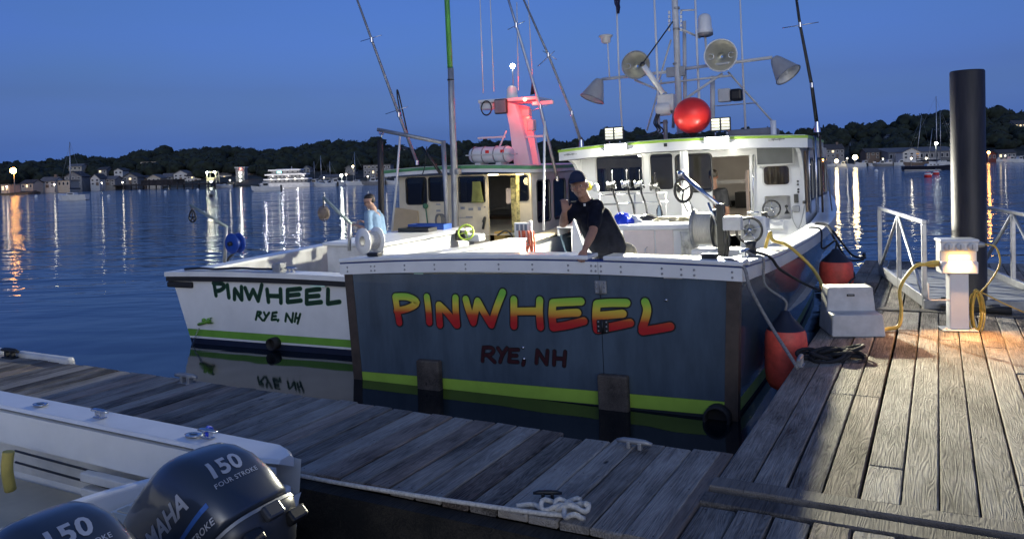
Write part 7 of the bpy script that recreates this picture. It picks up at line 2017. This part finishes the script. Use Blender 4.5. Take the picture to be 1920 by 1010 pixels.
# ---- ferry
fy = thing('ferry', 'white three deck ferry lit up at the far quay', 'ferry', G(537, 351, 0), 0)
fy.rotation_euler = (0, 0, rad(-3))
M_ferry = mat('ferry_white', (.80, .79, .78), .4)
M_fl = glow('ferry_fill_light', (1, .86, .70), 1.7); M_teal = glow('teal_bridge_light', (.35, .9, .85), 3)
Lf = 5.0
b = MB(); b.loft([[(-Lf - .5, 0, .9), (-Lf + .3, -1.2, .9), (Lf, -1.3, .8), (Lf, 1.3, .8), (-Lf + .3, 1.2, .9)], [(-Lf, 0, -.3), (-Lf + .6, -1.0, -.3), (Lf, -1.1, -.3), (Lf, 1.1, -.3), (-Lf + .6, 1.0, -.3)]], smooth=False); b.build('hull', M_ferry, fy)
for k, (x0, x1, z0) in enumerate(((-3.9, 4.7, .92), (-3.6, 4.3, 1.85), (-2.9, 3.2, 2.7))):
    b = MB(); b.bbox((x0 + .3, -1.0, z0), (x1 - .2, 1.0, z0 + .5), .04); b.build('deck_house', M_hg, fy)
    b = MB(); b.bbox((x0 - .2, -1.25, z0 + .5), (x1 + .1, 1.25, z0 + .78), .06); b.build('deck_edge', M_ferry, fy)
    n = 10 if k < 2 else 6
    for i in range(n):
        xx = x0 + .5 + (x1 - x0 - 1) * i / (n - 1); b = MB(); b.box((xx - .14, -1.03, z0 + .12), (xx + .14, -1.0005, z0 + .40)); b.build('window', M_win, fy)
b = MB(); b.box((-1.4, -1.05, 2.78), (-.5, -1.002, 3.12)); b.build('bridge_light', M_teal, fy)
b = MB(); b.tube([(1.2, 0, 3.4), (1.2, 0, 4.0)], .06, 6); b.bbox((-1.6, -.8, 3.48), (2.2, .8, 3.56), .02); b.build('mast', M_ferry, fy)
for x in (-2.5, -1, .6, 2.2, 3.6): b = MB(); b.sphere((x, -1.3, 1.62), .09, 8); b.build('deck_lamp', M_dim, fy)

for x in (-3.0, 0.2, 3.2):                      # unseen points off the hull, added to brighten the topsides
    li = bpy.data.lights.new('ferry_fill_light', 'POINT'); li.energy = 95; li.color = (1, .95, .95); li.shadow_soft_size = .12
    lo = bpy.data.objects.new('ferry_fill_light', li); link(lo, fy); lo.location = (x, -3.0, 2.2)
# ---- moored boats
def motorboat_proto(cab, col, L=4.2):
    t = bpy.data.objects.new('motorboat', None); link(t)
    b = MB(); w = L * .17
    b.loft([[(-L / 2, -w * .9, -.2), (-L / 2, w * .9, -.2), (-L / 2, w, .55), (-L / 2, -w, .55)], [(L * .1, -w * .85, -.25), (L * .1, w * .85, -.25), (L * .1, w * 1.05, .65), (L * .1, -w * 1.05, .65)], [(L * .36, -w * .4, -.1), (L * .36, w * .4, -.1), (L * .36, w * .75, .78), (L * .36, -w * .75, .78)], [(L / 2, -.02, .2), (L / 2, .02, .2), (L / 2 + .15, .04, .88), (L / 2 + .15, -.04, .88)]], smooth=False); b.build('hull', col, t)
    if cab:
        b = MB(); b.loft([[(-L * .12, -w * .75, .6), (L * .2, -w * .7, .6), (L * .2, w * .7, .6), (-L * .12, w * .75, .6)], [(-L * .08, -w * .65, 1.35), (L * .10, -w * .6, 1.35), (L * .10, w * .6, 1.35), (-L * .08, w * .65, 1.35)]], smooth=False); b.build('cabin', M_white2, t)
        b = MB(); b.bbox((-L * .2, -w * .75, 1.37), (L * .13, w * .75, 1.43), .02); b.build('cabin_top', M_white, t)
        for sg in (-1, 1): b = MB(); b.bbox((-L * .06, sg * w * .73 - .02, .85), (L * .1, sg * w * .73 + .02, 1.2), .01); b.build('window', M_win, t)
    else:
        b = MB(); b.bbox((-.3, -.25, .5), (.2, .25, 1.15), .04); b.build('console', M_white2, t)
        b = MB(); b.bbox((.15, -.22, 1.1), (.2, .22, 1.4), .01); b.build('windscreen', M_paneclear, t)
    b = MB(); b.bbox((-L / 2 - .3, -.15, -.1), (-L / 2 - .02, .15, .85), .06); b.build('outboard', M_black, t)
    return t
MP = [motorboat_proto(True, M_white), motorboat_proto(False, M_white), motorboat_proto(True, M_hg)]
used = [0, 0, 0]
LBm = {}
def motorboat(px, py, kind, rz, label, group):
    if used[kind] == 0: o = MP[kind]
    else: o = copy_tree(MP[kind])
    used[kind] += 1
    o.location = G(px, py, 0); o.rotation_euler = (0, 0, rz)
    tag(o, label, 'motorboat', group)
    return o
gL, gR = 'motorboats moored off the left shore', 'motorboats moored off the right shore'
motorboat(499, 358, 0, rad(200), 'white cabin motorboat moored just before the ferry bow', gL)
motorboat(421, 352, 1, rad(170), 'white open motorboat below the harbour tower', gL)
for i, px in enumerate((590, 612, 628, 700, 716, 742)):
    motorboat(px, 349 - (px - 590) * .035 + (i % 2) * 1.5, (0, 1, 0, 2, 0, 1)[i], rad((185, 170, 20, 195, 160, 175)[i]), ['white cabin motorboat right beside the ferry stern', 'open motorboat under the sailboat masts right of the ferry', 'white cabin motorboat just right of the sailboat masts', 'grey cabin motorboat in front of the large waterfront building', 'white cabin motorboat before the right end of the waterfront building', 'open motorboat nearest the slanting white pole'][i], gL)
for i, px in enumerate((1562, 1580, 1606, 1622, 1640, 1655, 1668, 1690)):
    motorboat(px, 311.5 - (px - 1562) * .02 + (i % 3) * 1.2, (0, 0, 1, 0, 1, 2, 0, 0)[i], rad((10, 185, 170, 195, 20, 160, 185, 175)[i]), ['white cabin motorboat nearest the fishing boat bow on the right shore', 'white cabin motorboat below the grey side gabled shore house', 'open motorboat directly below the yellow shore lamp', 'white cabin motorboat just right of the yellow shore lamp', 'open motorboat halfway between the yellow lamp and boathouse', 'grey cabin motorboat left of the long boathouse', 'white cabin motorboat at the left end of the long boathouse', 'white cabin motorboat touching the bow of the navy yacht'][i], gR)
for i, px in enumerate((1872, 1896, 1912)):
    motorboat(px, 303 + i * .6, (1, 0, 0)[i], rad((175, 185, 190)[i]), ['open motorboat close to the right of the dark pile', 'white cabin motorboat midway between dark pile and right frame edge', 'white cabin motorboat at the right frame edge'][i], gR)
def sailboat(label, px, py, ytop, L, hull, rz, masts=1, lean=0.0, group=None, stripe=None):
    p = G(px, py, 0); D = p.y
    t = thing('sailboat', label, 'sailboat', p, rz, group)
    w = L * .15
    b = MB()
    rows = []
    for k, ww, z0, z1 in ((-.5, .6, .05, .72), (-.35, .85, -.2, .70), (0, 1, -.3, .66), (.3, .7, -.2, .75), (.45, .25, 0, .85), (.52, .02, .35, .92)):
        rows.append([(L * k, -w * ww * .7, z0), (L * k, w * ww * .7, z0), (L * k, w * ww, z1), (L * k, -w * ww, z1)])
    b.loft(rows, smooth=False); b.build('hull', hull, t)
    if stripe: b = MB(); b.loft([[(L * k, -w * ww * 1.02, z - .10), (L * k, w * ww * 1.02, z - .10), (L * k, w * ww * 1.02, z - .02), (L * k, -w * ww * 1.02, z - .02)] for k, ww, z in ((-.5, .64, .16), (0, .86, .10), (.45, .24, .22))], smooth=False); b.build('boot_stripe', stripe, t)
    b = MB(); b.loft([[(-L * .12, -w * .5, .66), (L * .2, -w * .4, .7), (L * .2, w * .4, .7), (-L * .12, w * .5, .66)], [(-L * .1, -w * .42, 1.0), (L * .14, -w * .3, .98), (L * .14, w * .3, .98), (-L * .1, w * .42, 1.0)]], smooth=False); o = b.build('cabin_trunk', M_white2, t)
    for sg in (-1, 1):
        for k in range(3): b = MB(); b.box((-L * .06 + k * L * .06, sg * w * .46 - .02, .78), (-L * .06 + k * L * .06 + .25, sg * w * .46 + .02, .90)); b.build('port_light', M_win, o)
    H = at_depth(px, ytop, D).z
    for m_ in range(masts):
        x0 = L * (.08 if m_ == 0 else -.34); hh = H if m_ == 0 else H * .72
        b = MB(); b.tube([(x0, 0, .6), (x0 - lean * hh, 0, hh)], [.075, .05], 8); b.build('mast', M_alu, t)
        b = MB(); b.tube([(x0, 0, 1.5), (x0 - L * .34, 0, 1.45)], .10, 8); b.build('boom_cover', M_navyvinyl if m_ == 0 else M_white2, t)
        b = MB(); b.tube([(x0, -w * .6, hh * .55), (x0, w * .6, hh * .55)], .025, 6); b.build('spreader', M_alu, t)
    b = MB()
    b.tube([(L * .5, 0, .9), (L * .08 - lean * H, 0, H * .97)], .012, 4); b.tube([(-L * .5, 0, .8), (L * .08 - lean * H, 0, H)], .012, 4); b.build('stay', M_dullalu, t)
    return t
sailboat('white sloop moored alone at left on the open water', 137, 375, 266, 4.6, M_white, rad(165), lean=.04)
sailboat('dark hulled sloop moored right of the ferry', 600, 348, 292, 4.2, M_navyvinyl, rad(20), group=None)
sailboat('sloop farthest back behind the dark hulled sloop', 622, 345, 302, 4.0, M_white, rad(160))
sailboat('white sloop moored left of the large waterfront building', 670, 347, 285, 4.5, M_white, rad(170))
sailboat('white sloop with short mast near the ferry stern', 588, 344, 303, 3.6, M_white, rad(10))
sailboat('large navy hulled yacht with tall mast left of the dark pile', 1748, 319, 181, 8.6, M_navyvinyl, rad(-8), 1, 0, None, M_white)
sailboat('ketch with two masts behind the navy yacht', 1722, 310, 216, 6.5, M_hb, rad(175), 2, .12)
sailboat('white sloop at the boathouse nearest the dark pile', 1768, 309, 209, 6, M_white, rad(178))
sailboat('slim sloop off the right shore between two lamps', 1593, 309, 268, 4.2, M_white, rad(15))
sailboat('slim sloop right of the yellow lamp on the right shore', 1618, 308, 268, 4.2, M_white, rad(165))
# mooring buoys
def buoy(label, px, py, r, mt, group=None, band=None):
    t = thing('mooring_buoy', label, 'buoy', G(px, py, 0), 0, group)
    b = MB(); b.sphere((0, 0, r * .35), r, 12); b.build('float', mt, t)
    b = MB(); b.tube([(0, 0, r), (0, 0, r * 2)], r * .1, 6); b.build('pick_up_stick', M_dullalu, t)
    if band: b = MB(); b.lathe([(r * .93, r * .62), (r * .95, r * .75), (r * .8, r * 1.0), (r * .3, r * 1.32), (.001, r * 1.36)], 14); b.build('white_top', band, t)
gb = 'white mooring buoys on the left water'
for px, py, lb in ((68, 369, 'white mooring buoy left of the moored white sloop'), (204, 369, 'white mooring buoy alone right of the white sloop'), (310, 361, 'white mooring buoy off the right half of the wharf'), (352, 359, 'white mooring buoy left of the lift reflection'), (371, 357, 'white mooring buoy touching the lift reflection'), (159, 373, 'white mooring buoy at the stern of the white sloop'), (262, 359, 'white mooring buoy off the middle of the wharf')): buoy(lb, px, py, .26, M_white, gb)
buoy('dark mooring buoy in the bright lift reflection', 396, 369, .26, M_black)
buoy('red and white mooring buoy nearer the dock left of the pile', 1740, 332, .40, M_red, None, M_white)
buoy('red and white mooring buoy farther out left of the pile', 1755, 327, .36, M_red, None, M_white)
buoy('white mooring buoy off the right shore', 1643, 322, .30, M_white)
# ---- trees one can tell apart on the right skyline
for px, yb, yt, lb in ((1893, 216, 206, 'pointed spruce breaking the skyline at the far right'), (1544, 247, 236, 'small pointed tree on the skyline beside the outrigger')):
    D = 298; p = at_depth(px, yb, D); h = (yb - yt) / F_PX * D + 1
    t = thing('spruce_tree', lb, 'tree', p - V((0, 0, 1)))
    b = MB(); b.tube([(0, 0, -1), (0, 0, h)], [.15, .03], 6); b.build('trunk', M_hb, t)
    b = MB(); rr = random.Random(px)
    for i in range(260):
        z = h * (rr.random() ** 1.3); r_ = (1 - z / h) * h * .32 * rr.uniform(.3, 1); a_ = rr.uniform(0, 6.28); c_ = V((r_ * math.cos(a_), r_ * math.sin(a_), z + .3)); s_ = rr.uniform(.12, .3)
        b.add([c_ + V((s_, 0, -.1)), c_ + V((-s_ * .5, s_, 0)), c_ + V((-s_ * .5, -s_, .1)), c_ + V((0, 0, s_))], [(0, 1, 2), (0, 1, 3), (1, 2, 3), (0, 2, 3)])
    b.build('crown', M_wood, t, fix=False)

for lb, px, yb, yt, D, r_ in (('tiny warm lamp beside the low shed at left frame edge', 14, 358, 350, 170, .14), ('tiny lamp in front of the white gabled house', 103, 354, 346, 182, .16), ('tiny lamp at the middle of the wharf', 192, 352, 343, 190, .12), ('tiny lamp right of the boat lift', 432, 348, 338, 195, .14), ('tiny lamp on the quay below the brown house', 476, 347, 338, 196, .12), ('tiny lamp behind the sailboats right of the ferry', 608, 344, 333, 195, .13), ('tiny lamp before the large waterfront building', 690, 340, 331, 196, .13), ('tiny lamp under the lifting boom on the quay', 724, 339, 330, 196, .12), ('tiny lamp over the motorboats left of the long boathouse', 1655, 305, 298, 200, .13), ('tiny lamp right of the pile over the motorboats', 1884, 299, 292, 198, .12)):
    lamp_post(lb, px, yb, yt, D, M_dim, r_)
